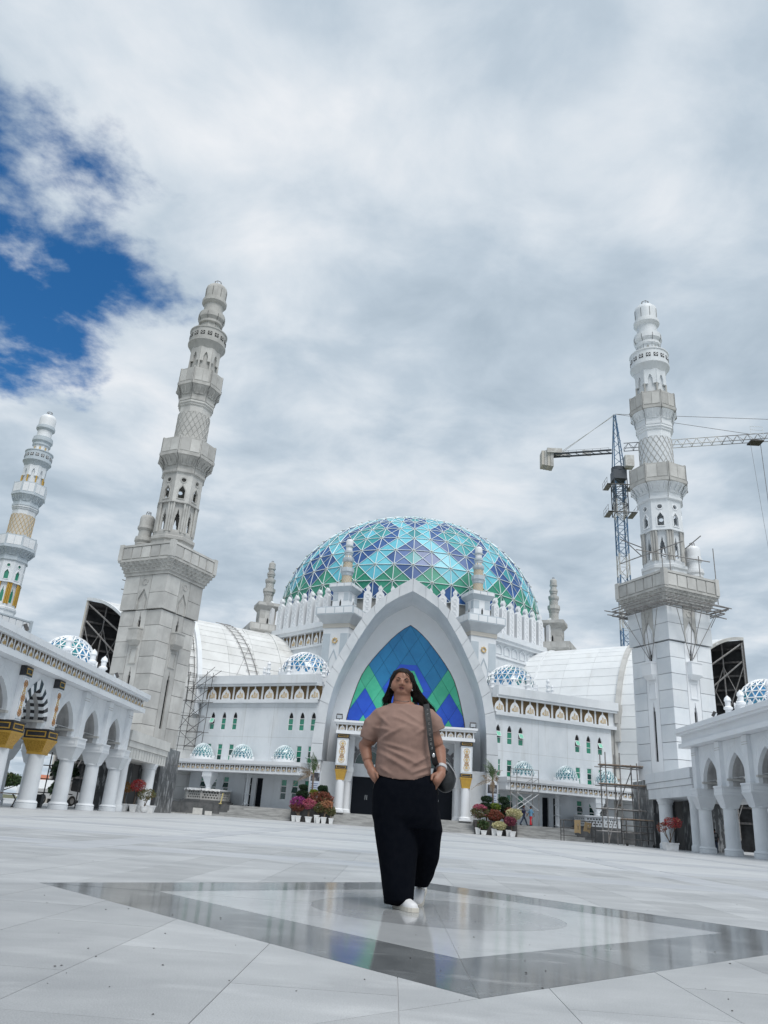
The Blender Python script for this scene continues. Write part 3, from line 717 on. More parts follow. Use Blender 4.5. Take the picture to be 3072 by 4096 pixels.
def minaret(x, y, rot, style, label):
    bare, white, painted = style == 'bare', style == 'white', style == 'painted'
    root = thing('minaret', label, 'minaret', (x, y, 0), 'tall minarets round the plaza')
    m = 'concrete' if bare else 'panel_white'; trim = 'concrete_trim' if bare else ('white' if white else 'grey_paint')
    sm = 'concrete_trim' if bare else 'white_clean'
    par = 'concrete' if (bare or white) else 'grey_paint'
    B = T(x, y, 0) @ RZ(rot)
    # square shaft: core, cladding panels, window strips
    H = 2.12
    b = MB(B); b.box(-H+.3, H-.3, -H+.3, H-.3, 4.7, 18); b.build('shaft_core', 'dark_joint', root)
    rows = [4.7, 6.1, 7.35, 8.63, 9.87, 11.2, 12.43, 13.68, 14.93]
    up = [15.0, 16.35, 17.85]
    PMESH = {}
    faces = (0, 1, 2, 3)
    for f in faces:
        F = B @ RZ(f*PI/2)
        for rows_, h in ((rows, H), (up, H+.12)):
            for j in range(len(rows_)-1):
                for s in (-1, 1):
                    key = (round(rows_[j+1]-rows_[j], 2), h)
                    if key not in PMESH:
                        q = MB(); q.box(-(h-.64)/2+.016, (h-.64)/2-.016, -.03, .34, .018, key[0]-.018); PMESH[key] = q.mesh('cladding_panel', m)
                    jz = random.uniform(-.008, .008)
                    put('cladding_panel', PMESH[key], F @ T(s*(.64+(h-.64)/2), -h+.03+jz, rows_[j]), root)
        # centre strip with slits
        def slit(z0, z1, wd): return [(wd, z0), (wd, z1-.75), (wd*.62, z1-.62), (wd*.62, z1-.42), (wd*.3, z1-.34), (wd*.12, z1), (-wd*.12, z1), (-wd*.3, z1-.34), (-wd*.62, z1-.42), (-wd*.62, z1-.62), (-wd, z1-.75), (-wd, z0)]
        holes = [slit(13.45, 14.8, .15), slit(6.0, 10.4, .15)]
        q = MB(F); q.plate([(-.62, 4.7), (.62, 4.7), (.62, 14.93), (-.62, 14.93)], holes, -H, -H+.3)
        ws = q.build('window_strip', sm if white or painted else 'concrete', root)
        q = MB(F); q.plate([(-.3, 5.9), (.3, 5.9), (.3, 14.9), (-.3, 14.9)], [], -H+.14, -H+.2); q.build('slit_shadow', 'void', ws)
        q = MB(F); q.plate([(-.38, 10.65), (.38, 10.65), (.38, 11.9), (-.38, 11.9)], [[(-.3, 10.73), (.3, 10.73), (.3, 11.82), (-.3, 11.82)]], -H-.06, -H+.001); q.build('strip_frame', sm, ws)
        q = MB(F); q.box(-.52, .52, -H-.5, -H+.002, 12.45, 13.35); q.frus(-.38, .38, -H-.2, -H+.001, 12.1, -.52, .52, -H-.5, -H, 12.45); q.box(-.56, .56, -H-.54, -H+.003, 13.35, 13.45); q.build('bracket_box', sm, ws)
        h = H+.12
        q = MB(F); q.plate([(-.62, 15.0), (-.5, 15.0), (-.5, 15.9), (0, 16.75), (.5, 15.9), (.5, 15.0), (.62, 15.0), (.62, 17.85), (-.62, 17.85)], [], -h, -h+.3); q.build('hood', 'concrete_trim' if not painted else 'grey_paint', ws)
        q = MB(F); q.plate([(-.5, 15.0), (.5, 15.0), (.5, 15.85), (0, 16.7), (-.5, 15.85)], [], -h+.12, -h+.3); q.plate([(-.3, 15.0), (.3, 15.0), (.3, 15.7), (0, 16.25), (-.3, 15.7)], [], -h+.05, -h+.125); q.build('hood_panel', sm, ws)
        q = MB(F); q.plate(star(0, 17.3, .33, 8, .78), [circ(0, 17.3, .2, 12)], -h-.05, -h+.001); q.build('star_relief', 'concrete_trim' if not painted else 'gold_line', ws)
    # muqarnas cornice
    b = MB(B)
    tiers = [(2.34, 17.86, 18.12), (2.44, 18.12, 18.40), (2.56, 18.40, 18.68), (2.70, 18.68, 18.95), (2.84, 18.95, 19.12)]
    for hh, z0, z1 in tiers: b.box(-hh, hh, -hh, hh, z0, z1)
    for ti in (1, 2, 3):
        hh, z0, z1 = tiers[ti]; n_ = 8+ti
        for f in range(4):
            b.m = B @ RZ(f*PI/2); wq = 2*hh/n_
            for i in range(n_):
                xa = -hh+i*wq; b.add([(xa+.02, -hh, z1), (xa+wq-.02, -hh, z1), (xa+wq/2, -hh, z0), (xa+wq/2, -hh-.2, z1-.02)], [(0, 2, 3), (2, 1, 3), (0, 3, 1)])
    b.m = B
    b.build('muqarnas_cornice', 'concrete_trim' if not painted else 'grey_paint', root)
    b = MB(B); b.box(-2.76, 2.76, -2.76, 2.76, 19.1, 20.3); pp = b.build('parapet', 'concrete_trim' if not painted else 'grey_paint', root)
    for f in range(4):
        F = B @ RZ(f*PI/2)
        bx('corner_post', par, pp, -2.9, -2.5, -2.88, -2.5, 19.12, 20.5, T4=F)
        bx('top_rail', par, pp, -2.5, 2.5, -2.86, -2.7, 20.22, 20.4, T4=F)
        for i in range(5):
            xa = -2.5+i; bx('parapet_panel', par if not painted else 'white_clean', pp, xa+.06, xa+.94, -2.82, -2.7, 19.22, 20.16, T4=F)
    # octagon stages
    def oct_(prof, name, mm, sm_=False, n=8): q = MB(B); q.lathe(prof, n, PI/8 if n == 8 else 0); return q.build(name, mm, root, smooth=35 if sm_ else False)
    oct_([(1.85, 20.25), (1.85, 21.15), (1.97, 21.25), (1.97, 21.5), (1.75, 21.62), (1.75, 21.92)], 'octagon_base', m)
    ap = 1.5; fw = ap*math.tan(PI/8)
    for i, F in enumerate(ring_items(8)):
        q = MB(B @ F)
        sl = [(.2, 22.15), (.2, 23.2), (.15, 23.3), (.17, 23.42), (.08, 23.6), (.05, 23.85), (0, 24.05), (-.05, 23.85), (-.08, 23.6), (-.17, 23.42), (-.15, 23.3), (-.2, 23.2), (-.2, 22.15)]
        q.plate([(-fw, 21.9), (fw, 21.9), (fw, 24.65), (-fw, 24.65)], [sl], -ap, -ap+.14); w1 = q.build('stage_wall', m, root)
        if painted: MB(B @ F).plate(sl, [], -ap+.08, -ap+.1).build('pane', 'glass_green', w1)
        for dx in (-.2, 0, .2):
            cx = fw*1.02; a = PI/8
            p = Vector((cx, -ap, 0)); tdir = Vector((math.cos(a), math.sin(a), 0))
            pc = p+tdir*dx+Vector((math.sin(a), -math.cos(a), 0))*.04
            bar(root, 'colonnette', (B @ F) @ Vector((pc.x, pc.y, 21.92)), (B @ F) @ Vector((pc.x, pc.y, 24.6)), .105, 'gold_plain' if painted else ('concrete_trim'), 8)
    ap2 = 1.66; fw2 = ap2*math.tan(PI/8)
    for i, F in enumerate(ring_items(8)):
        q = MB(B @ F); win = [(.26, 24.95), (.26, 25.75), (0, 26.15), (-.26, 25.75), (-.26, 24.95)]
        q.plate([(-fw2, 24.6), (fw2, 24.6), (fw2, 27.35), (-fw2, 27.35)], [win, circ(0, 26.68, .2)], -ap2, -ap2+.16); w2 = q.build('window_stage', m, root)
        q = MB(B @ F); q.plate([(.35, 24.87), (.35, 25.8), (0, 26.32), (-.35, 25.8), (-.35, 24.87)], [win], -ap2-.05, -ap2+.001); q.build('window_frame', sm, w2)
        q = MB(B @ F); q.plate(circ(0, 26.68, .29, 14), [circ(0, 26.68, .2)], -ap2-.04, -ap2+.001); q.build('oculus_frame', sm, w2)
        if painted:
            MB(B @ F).plate(win, [], -ap2+.08, -ap2+.1).build('pane', 'glass_green', w2); MB(B @ F).plate(circ(0, 26.68, .2), [], -ap2+.08, -ap2+.1).build('pane', 'glass_green', w2)
    oct_([(1.9, 24.55), (1.9, 24.62), (1.5, 24.63)], 'stage_ledge', m)
    def balcony(z, r, rin, nm):              # moulding, scalloped flare, octagon gallery
        oct_([(rin, z), (rin+.14, z+.08), (rin+.14, z+.30), (rin+.04, z+.36), (rin+.04, z+.75)], nm+'_moulding', trim)
        oct_([(rin+.02, z+.72), (rin+.06, z+.95), (rin+.2, z+1.18), (r-.12, z+1.46)], nm+'_flare', trim, True, 32)
        q = MB(B)
        for i in range(24):
            a = 2*PI*i/24; q.tube((math.cos(a)*(rin+.08), math.sin(a)*(rin+.08), z+.85), (math.cos(a)*(r-.2), math.sin(a)*(r-.2), z+1.38), .07, 4)
        o_ = q.build(nm+'_scallops', trim, root); o_['kind'] = 'stuff'
        oct_([(r-.1, z+1.44), (r+.05, z+1.52), (r+.05, z+1.78), (r-.02, z+1.8), (r-.02, z+3.2), (r-.5, z+3.2)], nm+'_gallery', 'concrete_trim' if not painted else 'grey_paint')
        av = (r-.02)*math.cos(PI/8); fv = av*math.tan(PI/8)
        for F in ring_items(8):
            for s in (-1, 1): bx('gallery_panel', par if not painted else 'white_clean', root, min(s*.03, s*(fv-.12)), max(s*.03, s*(fv-.12)), -av-.03, -av+.05, z+1.9, z+3.05, T4=B @ F)
            bx('gallery_post', par, root, -.09, .09, -(r-.02)-.02, -(r-.02)+.12, z+1.8, z+3.28, T4=B @ F @ RZ(PI/8))
    balcony(27.3, 2.5, 1.82, 'lower')
    oct_([(1.42, 30.4), (1.42, 33.6)], 'lattice_shaft', 'concrete' if bare else ('panel_white' if white else 'house_wall'), True, 32)
    q = MB(B); diamond_lattice(q, 1.43, 30.5, 33.55, 18, 3.4, .03); q.build('lattice_ribs', 'concrete_trim' if not painted else 'gold_line', root)
    oct_([(1.46, 33.5), (1.46, 34.2), (1.56, 34.25), (1.56, 34.42), (1.66, 34.46), (1.66, 34.62), (1.6, 34.66), (1.6, 34.9)], 'collar', m)
    balcony(34.6, 2.08, 1.56, 'upper')
    oct_([(1.2, 37.7), (1.2, 38.0), (1.2, 40.4)], 'drum_core', m, True, 24)
    av = 1.28; fv = av*math.tan(PI/8)
    for F in ring_items(8):
        q = MB(B @ F); q.plate([(-fv, 38.95), (-.2, 38.95), (-.2, 39.5), (-.13, 39.62), (-.13, 39.72), (0, 39.95), (.13, 39.72), (.13, 39.62), (.2, 39.5), (.2, 38.95), (fv, 38.95), (fv, 40.45), (-fv, 40.45)], [], -av-.06, -av+.1); q.build('niche_panel', m, root)
        p = (B @ F) @ Vector((fv, -av, 37.75)); p2 = (B @ F) @ Vector((fv, -av, 38.97))
        bar(root, 'colonnette', p, p2, .09, 'gold_plain' if painted else 'concrete_trim', 8)
    oct_([(1.36, 40.4), (1.45, 40.55), (1.66, 41.0), (1.76, 41.08), (1.76, 41.22), (1.69, 41.25), (1.69, 42.4), (1.76, 42.45), (1.76, 42.55), (1.0, 42.55)], 'crown_gallery', trim if not bare else 'concrete', True, 32)
    for F in ring_items(16):
        q = MB(B @ F @ T(0, -1.70, 41.8)); q.box(-.19, .19, -.006, .02, -.19, .19); sc_ = q.build('gallery_screen', 'void', root)
        q = MB(B @ F @ T(0, -1.70, 41.8)); q.plate(circ(0, 0, .17, 4), [circ(0, 0, .09, 4)], -.03, -.007); q.build('screen_diamond', sm, sc_)
    if not painted:
        for k_ in range(8):                      # open joints between the precast rings
            a = PI/8+k_*PI/4; pr = [(1.99, 27.45), (1.98, 28.0), (2.2, 28.6), (2.57, 28.85), (2.57, 29.05), (2.5, 29.1), (2.5, 30.5)]; pr2 = [(1.72, 34.7), (1.72, 35.3), (1.9, 35.9), (2.15, 36.15), (2.15, 36.35), (2.08, 36.42), (2.08, 37.8)]
            for q_ in (pr, pr2, [(1.0, 42.6), (1.0, 43.5), (1.29, 44.2), (1.29, 44.5)], [(1.03, 46.6), (1.05, 47.6)]):
                q = MB(B); q.path([((r_+.005)*math.cos(a), (r_+.005)*math.sin(a), z_) for r_, z_ in q_], .022, 4); q.build('open_joint', 'dark_joint', root)
    tower_cap(B, root, 42.5, 1.0, 'concrete_trim' if bare else ('panel_white' if white else 'white_clean'), trim if not bare else 'concrete_trim')
    return root
minaret(-20.9, 62.0, -R(25), 'bare', 'unpainted grey stone-panelled minaret standing behind the gilt-capitalled arcade')
minaret(20.9, 62.0, R(25), 'white', 'white-panelled minaret wrapped in bamboo-like scaffold poles beside the tower crane')
minaret(-50.1, 91.2, -R(25), 'painted', 'finished distant minaret with gold colonnettes and green glass windows')
for s in (-1, 1):                         # little companion turret on each minaret's square balcony
    x, y = s*23.45, 62.2
    t = thing('balcony_turret', 'stubby %s turret with wire crown on the square balcony of the %s minaret' % (('grey', 'unpainted') if s < 0 else ('white', 'white')), 'turret', (x, y, 20.3), 'turrets on the minaret balconies')
    mm = 'concrete_trim' if s < 0 else 'white_clean'
    b = MB(T(x, y, 0)); b.lathe([(.62, 20.3), (.62, 20.75)], 8, PI/8); b.build('foot', mm, t)
    tower_cap(T(x, y, 0), t, 20.4, .60, mm, mm)

def turret(x, y, rot, bare, label):
    root = thing('corner_turret', label, 'turret', (x, y, 8), 'turrets at the corners of the domed hall')
    B = T(x, y, 0) @ RZ(rot)
    m = 'concrete' if bare else 'white_clean'; g = 'concrete_trim' if bare else 'grey_paint'; gold = 'concrete_trim' if bare else 'gold_line'
    h = 1.55
    b = MB(B); b.box(-h, h, -h, h, 6, 20.0); b.build('shaft', m, root)
    for f in range(4):
        F = B @ RZ(f*PI/2)
        for s in (-1, 1): bx('cladding_panel', g, root, min(s*.62, s*1.5), max(s*.62, s*1.5), -h-.04, -h+.02, 16.2, 19.3, T4=F)
        q = MB(F); q.plate([(-.42, 12.6), (.42, 12.6), (.42, 16.3), (0, 17.3), (-.42, 16.3)], [[(-.16, 13.3), (.16, 13.3), (.16, 14.9), (.07, 15.2), (0, 15.9), (-.07, 15.2), (-.16, 14.9)]], -h-.10, -h+.01); ws = q.build('window_strip', m, root)
        q = MB(F); q.plate([(-.52, 12.5), (.52, 12.5), (.52, 16.4), (0, 17.6), (-.52, 16.4)], [[(-.42, 12.6), (.42, 12.6), (.42, 16.3), (0, 17.3), (-.42, 16.3)]], -h-.13, -h+.01); q.build('strip_frame', g, ws)
        q = MB(F); q.box(-.16, .16, -h-.03, -h-.001, 13.3, 15.9); q.build('slit_shadow', 'void', ws)
        q = MB(F); q.plate(star(0, 18.5, .36, 8, .75), [circ(0, 18.5, .2, 10)], -h-.12, -h); q.build('star_relief', gold, root)
    b = MB(B); b.box(-1.64, 1.64, -1.64, 1.64, 19.95, 20.4); b.build('frieze_band', 'house_wall' if not bare else 'concrete_trim', root)
    b = MB(B); b.frus(-1.6, 1.6, -1.6, 1.6, 20.4, -2.3, 2.3, -2.3, 2.3, 21.3); b.build('balcony_flare', 'grey_band' if not bare else 'concrete_trim', root)
    b = MB(B); b.box(-2.32, 2.32, -2.32, 2.32, 21.3, 22.2); bb = b.build('balcony', g, root)
    for f in range(4):
        for i in range(4): bx('balcony_panel', m, bb, -2.2+i*1.11+.06, -2.2+i*1.11+1.05, -2.35, -2.3, 21.42, 22.08, T4=B @ RZ(f*PI/2))
    h2 = 1.02
    b = MB(B); b.box(-h2, h2, -h2, h2, 22.15, 24.2); up = b.build('upper_shaft', m, root)
    for f in range(4):
        F = B @ RZ(f*PI/2)
        for s in (-1, 1): bx('cladding_panel', g, up, min(s*.36, s*.98), max(s*.36, s*.98), -h2-.03, -h2+.01, 23.2, 24.1, T4=F)
        q = MB(F); q.plate([(-.26, 22.3), (.26, 22.3), (.26, 23.2), (0, 23.7), (-.26, 23.2)], [], -h2-.06, -h2+.01); q.build('window_strip', m, up)
        q = MB(F); q.plate([(-.1, 22.5), (.1, 22.5), (.1, 23.0), (0, 23.3), (-.1, 23.0)], [], -h2-.075, -h2-.06); q.build('slit_shadow', 'void', up)
    b = MB(B); b.frus(-1.04, 1.04, -1.04, 1.04, 24.2, -1.4, 1.4, -1.4, 1.4, 24.7); b.box(-1.42, 1.42, -1.42, 1.42, 24.7, 25.15); b.build('parapet', g, root)
    for f in range(4):
        for i in range(3): bx('parapet_panel', m, root, -1.32+i*.9+.05, -1.32+i*.9+.82, -1.45, -1.4, 24.76, 25.08, T4=B @ RZ(f*PI/2))
    def la(p, nm, mm, n=24): q = MB(B); q.lathe(p, n, PI/8 if n == 8 else 0); q.build(nm, mm, root, smooth=35)
    ls = 'house_wall' if not bare else 'concrete'
    la([(.56, 25.1), (.56, 26.35)], 'lattice_shaft', ls); q = MB(B); diamond_lattice(q, .565, 25.15, 26.3, 12, 3, .02); q.build('lattice_ribs', gold, root)
    la([(.56, 26.3), (.66, 26.4), (.66, 26.55), (.74, 26.75), (.8, 26.8), (.8, 27.25), (.5, 27.25)], 'ring_gallery', g, 8)
    la([(.52, 27.2), (.52, 28.0)], 'lattice_drum', ls); q = MB(B); diamond_lattice(q, .525, 27.25, 27.98, 10, 2.4, .018); q.build('drum_ribs', gold, root)
    la([(.52, 27.95), (.62, 28.05), (.68, 28.25), (.68, 28.5), (.5, 28.5)], 'small_gallery', g, 8)
    tower_cap(B, root, 28.45, .415, m if not bare else 'concrete_trim', g)
turret(-7.54, 85.0, -R(22.5), False, 'painted grey and white turret before the dome, above the wing with the stained vault')
turret(7.54, 85.0, R(22.5), False, 'painted grey and white turret before the dome, on the tower crane side')
turret(-18.25, 95.7, -R(67.5), True, 'weathered bare concrete turret behind the dome, on the unpainted minaret side')
turret(18.25, 95.7, R(67.5), True, 'weathered bare concrete turret behind the dome, topped by a small aerial on the crane side')
# ================================================================== WINGS
AL = R(25); CA, SA = math.cos(AL), math.sin(AL)
def wing_frame(s):                        # local x = along the wing outward, y = back from its face, z up
    return Matrix(((s*CA, -s*SA, 0, s*7.5), (SA, CA, 0, 75.0), (0, 0, 1, 0), (0, 0, 0, 1)))
def wrot(s): return T(s*7.5, 75, 0) @ RZ(s*AL) # rotation only, for symmetric pieces: local x runs +s*t
def wpos(s, t, o, z): return wing_frame(s) @ Vector((t, o, z))
def wput(name, me, s, t, o, z, parent): return put(name, me, T(*wpos(s, t, o, z)) @ RZ(s*AL), parent)
FR_BIG = {}
def big_frieze():
    b = MB(); wd, ht = 1.50, 1.28
    b.box(-wd/2, wd/2, 0, .06, 0, ht); ground = b.mesh('frieze_panel', 'brown')
    hw = wd*.36; q = MB(); o = [(hw, 0), (hw*.98, ht*.3), (hw*.82, ht*.52), (hw*.5, ht*.70), (hw*.18, ht*.80), (.06, ht*.87), (.06, ht), (-.06, ht), (-.06, ht*.87), (-hw*.18, ht*.80), (-hw*.5, ht*.70), (-hw*.82, ht*.52), (-hw*.98, ht*.3), (-hw, 0)]
    q.plate(o, [], -.05, -.001); niche = q.mesh('niche_plate', 'white_clean')
    l = MB(); letter(l, 0, ht*.37, hw*1.3, ht*.5, -.075); l = l.mesh('inscription', 'gold_line')
    return ground, niche, l
BG, BN, BL = big_frieze()
def win_mesh(w_, h, arched, openp):
    """frame with panes as separate meshes: frame, lower pane, upper pane, dark head; front at y=0"""
    fr = MB(); outer = arch2(w_/2, 0, h*.63, h, 8) if arched else [(w_/2, 0), (w_/2, h), (-w_/2, h), (-w_/2, 0)]
    t = .045; hs = []
    zc = [(t, h*.31), (h*.31+t, h*.63)] if arched else [(t, h*.30), (h*.30+t, h*.66), (h*.66+t, h-t)]
    for a, c in zc: hs.append([(w_/2-t, a), (w_/2-t, c), (-w_/2+t, c), (-w_/2+t, a)])
    if arched: hs.append([(x*.82, max(z, h*.63+t)*.985+.01) for x, z in arch2(w_/2, h*.66, h*.66, h, 8)])
    fr.plate(outer, hs, -.03, .06)
    return fr.mesh('window_frame', 'frame_white'), zc, t
def small_dome(root, c, r, hgt, nm, rings, rib, glass, ribm='dome_rib2', base=None, name='dome'):
    """geodesic dome: staggered triangles, c = centre of base"""
    def pt(j, i, k=1.0):
        ph = (j/rings)*PI/2*.985; a = 2*PI*(i+.5*(j % 2))/nm; return Vector((c[0]+r*k*math.cos(ph)*math.cos(a), c[1]+r*k*math.cos(ph)*math.sin(a), c[2]+hgt*k*math.sin(ph)))
    b = MB()
    for j in range(rings):
        for i in range(nm):
            b.tube(pt(j, i, 1.01), pt(j, i+1, 1.01), rib, 3)
            i0 = i if j % 2 == 0 else i+1
            b.tube(pt(j, i, 1.01), pt(j+1, i, 1.01), rib, 3); b.tube(pt(j, i, 1.01), pt(j+1, i-1 if j % 2 == 0 else i+1, 1.01), rib, 3)
    d = b.build(name, ribm, root)
    g = MB()
    for j in range(rings):
        for i in range(nm):
            if j % 2 == 0: g.add([pt(j, i), pt(j, i+1), pt(j+1, i)], [(0, 1, 2)]); g.add([pt(j+1, i), pt(j+1, i-1), pt(j, i)], [(0, 2, 1)] if False else [(0, 1, 2)])
            else: g.add([pt(j, i), pt(j, i+1), pt(j+1, i+1)], [(0, 1, 2)]); g.add([pt(j+1, i+1), pt(j+1, i), pt(j, i)], [(0, 1, 2)])
    g.build('glazing', glass, d)
    return d
def pinnacle(root, p, h):
    k = h/1.75
    b = MB(T(*p)); b.lathe([(.30*k, 0), (.30*k, .12*k), (.2*k, .2*k), (.2*k, .45*k), (.28*k, .5*k), (.28*k, .58*k), (.17*k, .66*k), (.17*k, .95*k), (.25*k, 1.0*k), (.25*k, 1.08*k), (.15*k, 1.16*k), (.15*k, 1.4*k), (.2*k, 1.45*k), (.16*k, 1.6*k), (0, 1.75*k)], 10)
    return b.build('pinnacle', 'white_clean', root, smooth=40)
WREST = {}
for s in (-1, 1):
    stained = s < 0
    F = wing_frame(s)
    root = thing('wing_building', 'white two-storey wing with gold-lettered frieze, beside the '+('unpainted grey minaret' if s < 0 else 'white scaffolded minaret'), 'building', tuple(wpos(s, 7, 0, 0)), 'wings flanking the portal')
    def pb(name, m, *a, par=root): return bx(name, m, par, *a, T4=F)
    # wall with openings
    ups = [1.45, 2.72, 3.98, 10.62, 12.0, 13.4]; lows = ups
    holes = [arch2(.29, 8.0, 9.1, 9.76, 8, t) for t in ups]+[[(t+.29, 5.08), (t+.29, 6.62), (t-.29, 6.62), (t-.29, 5.08)] for t in lows]
    gl = [1.45, 2.75, 4.0, 10.7, 12.15, 13.45]
    holes += [[(t+.32, 1.75 if t < 5 else 2.0), (t+.32, 3.52), (t-.32, 3.52), (t-.32, 1.75 if t < 5 else 2.0)] for t in gl]
    outer = [(1.05, .94), (6.38, .94), (6.38, 3.56), (7.12, 3.56), (7.12, .94), (7.62, .94), (7.62, 3.56), (8.4, 3.56), (8.4, .94), (14.85, .94), (14.85, 10.7), (1.05, 10.7)]
    MB(F).plate(outer, holes, 0, .35).build('wall', 'wing_wall', root)
    pb('interior_shade_sheet', 'void', 1.5, 14.6, .8, .9, .95, 10.6)  # near-black sheet painting the unlit interior behind the windows
    MB(F).box(1.6, 14.85, .36, 1.6, 10.4, 12.9).build('roof_mass', 'wing_wall', root); MB(F).box(4.4, 14.85, 1.6, 7.5, 10.4, 12.9).build('roof_mass', 'wing_wall', root)
    pb('end_wall', 'wing_wall' if s < 0 else 'concrete_trim', 14.86, 15.3, .15, 8, .9, 10.6)
    # incised render lines
    for z in (7.35, 10.2): pb('render_line', 'concrete_trim', .3, 14.6, -.004, .02, z, z+.018)
    for t in (6.0, 9.4): pb('render_line', 'concrete_trim', t, t+.018, -.004, .02, 4.8, 10.6)
    for (hh, ww, arched, ts, z0) in ((1.76, .58, True, ups, 8.0), (1.54, .58, False, lows, 5.08)):
        fm_, zc, tt = win_mesh(ww, hh, arched, False)
        for k, t in enumerate(ts):
            wf = wput('window', fm_, s, t, .06, z0, root)
            X0 = F @ T(t, .06, z0)
            for q, (a, c) in enumerate(zc):
                opened = arched and q == 1 and ((s > 0 and k in (1-1, 2, 3, 5)) or (s < 0 and k == 5))
                gm = 'glass_dark' if (not arched and q < 2 and (k+q+s) % 3 == 0) else 'glass_green'
                if opened:
                    Xo = X0 @ T(0, 0, c) @ Matrix.Rotation(-R(28), 4, 'X') @ T(0, 0, -c)
                    b = MB(Xo); b.plate([(-ww/2+tt, a), (ww/2-tt, a), (ww/2-tt, c), (-ww/2+tt, c)], [[(-ww/2+tt+.04, a+.04), (ww/2-tt-.04, a+.04), (ww/2-tt-.04, c-.04), (-ww/2+tt+.04, c-.04)]], -.06, -.02); b.build('sash', 'frame_white', wf)
                    MB(Xo).box(-ww/2+tt+.04, ww/2-tt-.04, -.05, -.03, a+.04, c-.04).build('pane', 'glass_lit', wf)
                else: MB(X0).box(-ww/2+tt, ww/2-tt, .02, .04, a, c).build('pane', gm, wf)
            if arched: MB(X0).plate([(x*.9, z) for x, z in arch2(ww/2, hh*.64, hh*.66, hh, 8)], [], .03, .05).build('head_pane', 'void', wf)
    for k, t in enumerate(gl):
        z0 = 1.75 if t < 5 else 2.0; hh = 3.52-z0
        fr = MB(F @ T(t, .05, z0)); hs = [[(.27, .05+hh/3*i), (.27, hh/3*(i+1)-.02), (-.27, hh/3*(i+1)-.02), (-.27, .05+hh/3*i)] for i in range(3)]
        fr.plate([(.32, 0), (.32, hh), (-.32, hh), (-.32, 0)], hs, 0, .08); wf = fr.build('ground_window', 'frame_white', root)
        for i in range(3):
            if i == 1 and k % 2: m4 = F @ T(t, .05, z0+hh*2/3) @ Matrix.Rotation(-R(22), 4, 'X') @ T(0, 0, -hh*2/3)
            else: m4 = F @ T(t, .05, z0)
            MB(m4).box(-.27, .27, .03, .05, .05+hh/3*i, hh/3*(i+1)-.02).build('pane', 'glass_dark' if i < 2 else 'glass_green', wf)
    for a, c in ((6.38, 7.12), (7.62, 8.4)):
        d = pb('door', 'door_black', a, c, .2, .26, .95, 3.56)
        pb('door_handle', 'metal', a+.08, a+.12, .14, .2, 1.9, 2.1, par=d)
    # entablature
    b = MB(F); b.box(1.05, 15.4, -.28, .36, 10.62, 10.95); b.box(1.05, 15.35, -.06, .36, 10.95, 12.26); b.box(1.1, 15.5, -.34, .5, 12.26, 12.5); b.box(1.2, 15.6, -.45, .6, 12.5, 13.32); b.build('entablature', 'white', root)
    for i in range(8):
        t = 1.47+i*1.757
        fp = wput('frieze_panel', BG, s, t, -.10, 10.96, root); wput('niche_plate', BN, s, t, -.10, 10.96, fp); wput('inscription', BL, s, t, -.10, 10.96, fp)
    # roof dome with merlons and pinnacles
    c = wpos(s, 4.75, 3.0, 13.75)
    dd = small_dome(root, c, 2.55, 2.42, 24, 6, .06, 'small_dome_blue', name='roof_dome')
    b = MB(T(*c)); b.lathe([(2.75, -.95), (2.75, .05), (2.6, .08)], 24); b.build('dome_drum', 'white_clean', root)
    for i in range(20):
        a = 2*PI*i/20; m4 = T(c.x+2.7*math.cos(a), c.y+2.7*math.sin(a), c.z) @ RZ(a+PI/2)
        b = MB(m4); b.plate([(-.28, 0), (.28, 0), (.28, .18), (.16, .3), (.08, .34), (.12, .46), (0, .62), (-.12, .46), (-.08, .34), (-.16, .3), (-.28, .18)], [], -.05, .05); b.build('merlon', 'white_clean', dd)
    for t, o, h in ((8.1, 1.2, 1.75), (8.95, 1.7, 1.3), (4.95, 0.15, 1.75), (1.5, 1.2, 1.6)): pinnacle(root, wpos(s, t, o, 13.3), h)

    # ---------------- canopy in front
    ca = thing('canopy', 'long flat white canopy with small lettered frieze and three lattice domes, before the '+('cloth-covered basin' if s < 0 else 'walking men'), 'canopy', tuple(wpos(s, 8, -2.5, 3.85)), 'canopies along the wings')
    O = -2.62
    b = MB(F); b.box(.7, 16.3, O, -.01, 3.84, 4.02); b.box(.75, 16.2, O+.12, -.01, 4.02, 4.5); b.box(.7, 16.35, O-.08, -.01, 4.5, 4.62); b.box(.7, 16.4, O-.14, -.01, 4.62, 4.93); b.build('slab', 'white_clean', ca)
    fs_ = FR_BIG.setdefault('small', frieze_mesh(.43, .42))
    for i in range(26): wput('frieze_panel', fs_, s, 1.35+i*.578, O+.07, 4.05, ca)
    for i in range(27): bx('frieze_post', 'white_clean', ca, 1.06+i*.578-.07, 1.06+i*.578+.07, O+.03, O+.12, 4.02, 4.5, T4=F)
    for t in (3.45, 8.25, 13.0):
        c = wpos(s, t, O+1.35, 4.98)
        b = MB(T(*c)); b.lathe([(1.2, -.08), (1.2, .18), (1.1, .2)], 24); dk = b.build('dome_kerb', 'white_clean', ca)
        small_dome(ca, (c.x, c.y, c.z+.16), 1.07, 1.36, 20, 6, .032, 'small_dome_glass', 'dome_rib', name='canopy_dome')
        for i in range(18):
            a = 2*PI*i/18; b = MB(T(c.x+1.15*math.cos(a), c.y+1.15*math.sin(a), c.z+.18) @ RZ(a+PI/2)); b.plate([(-.12, 0), (.12, 0), (.1, .1), (0, .26), (-.1, .1)], [], -.03, .03); b.build('merlon', 'white_clean', dk)
    bar_pts = (7.35,)
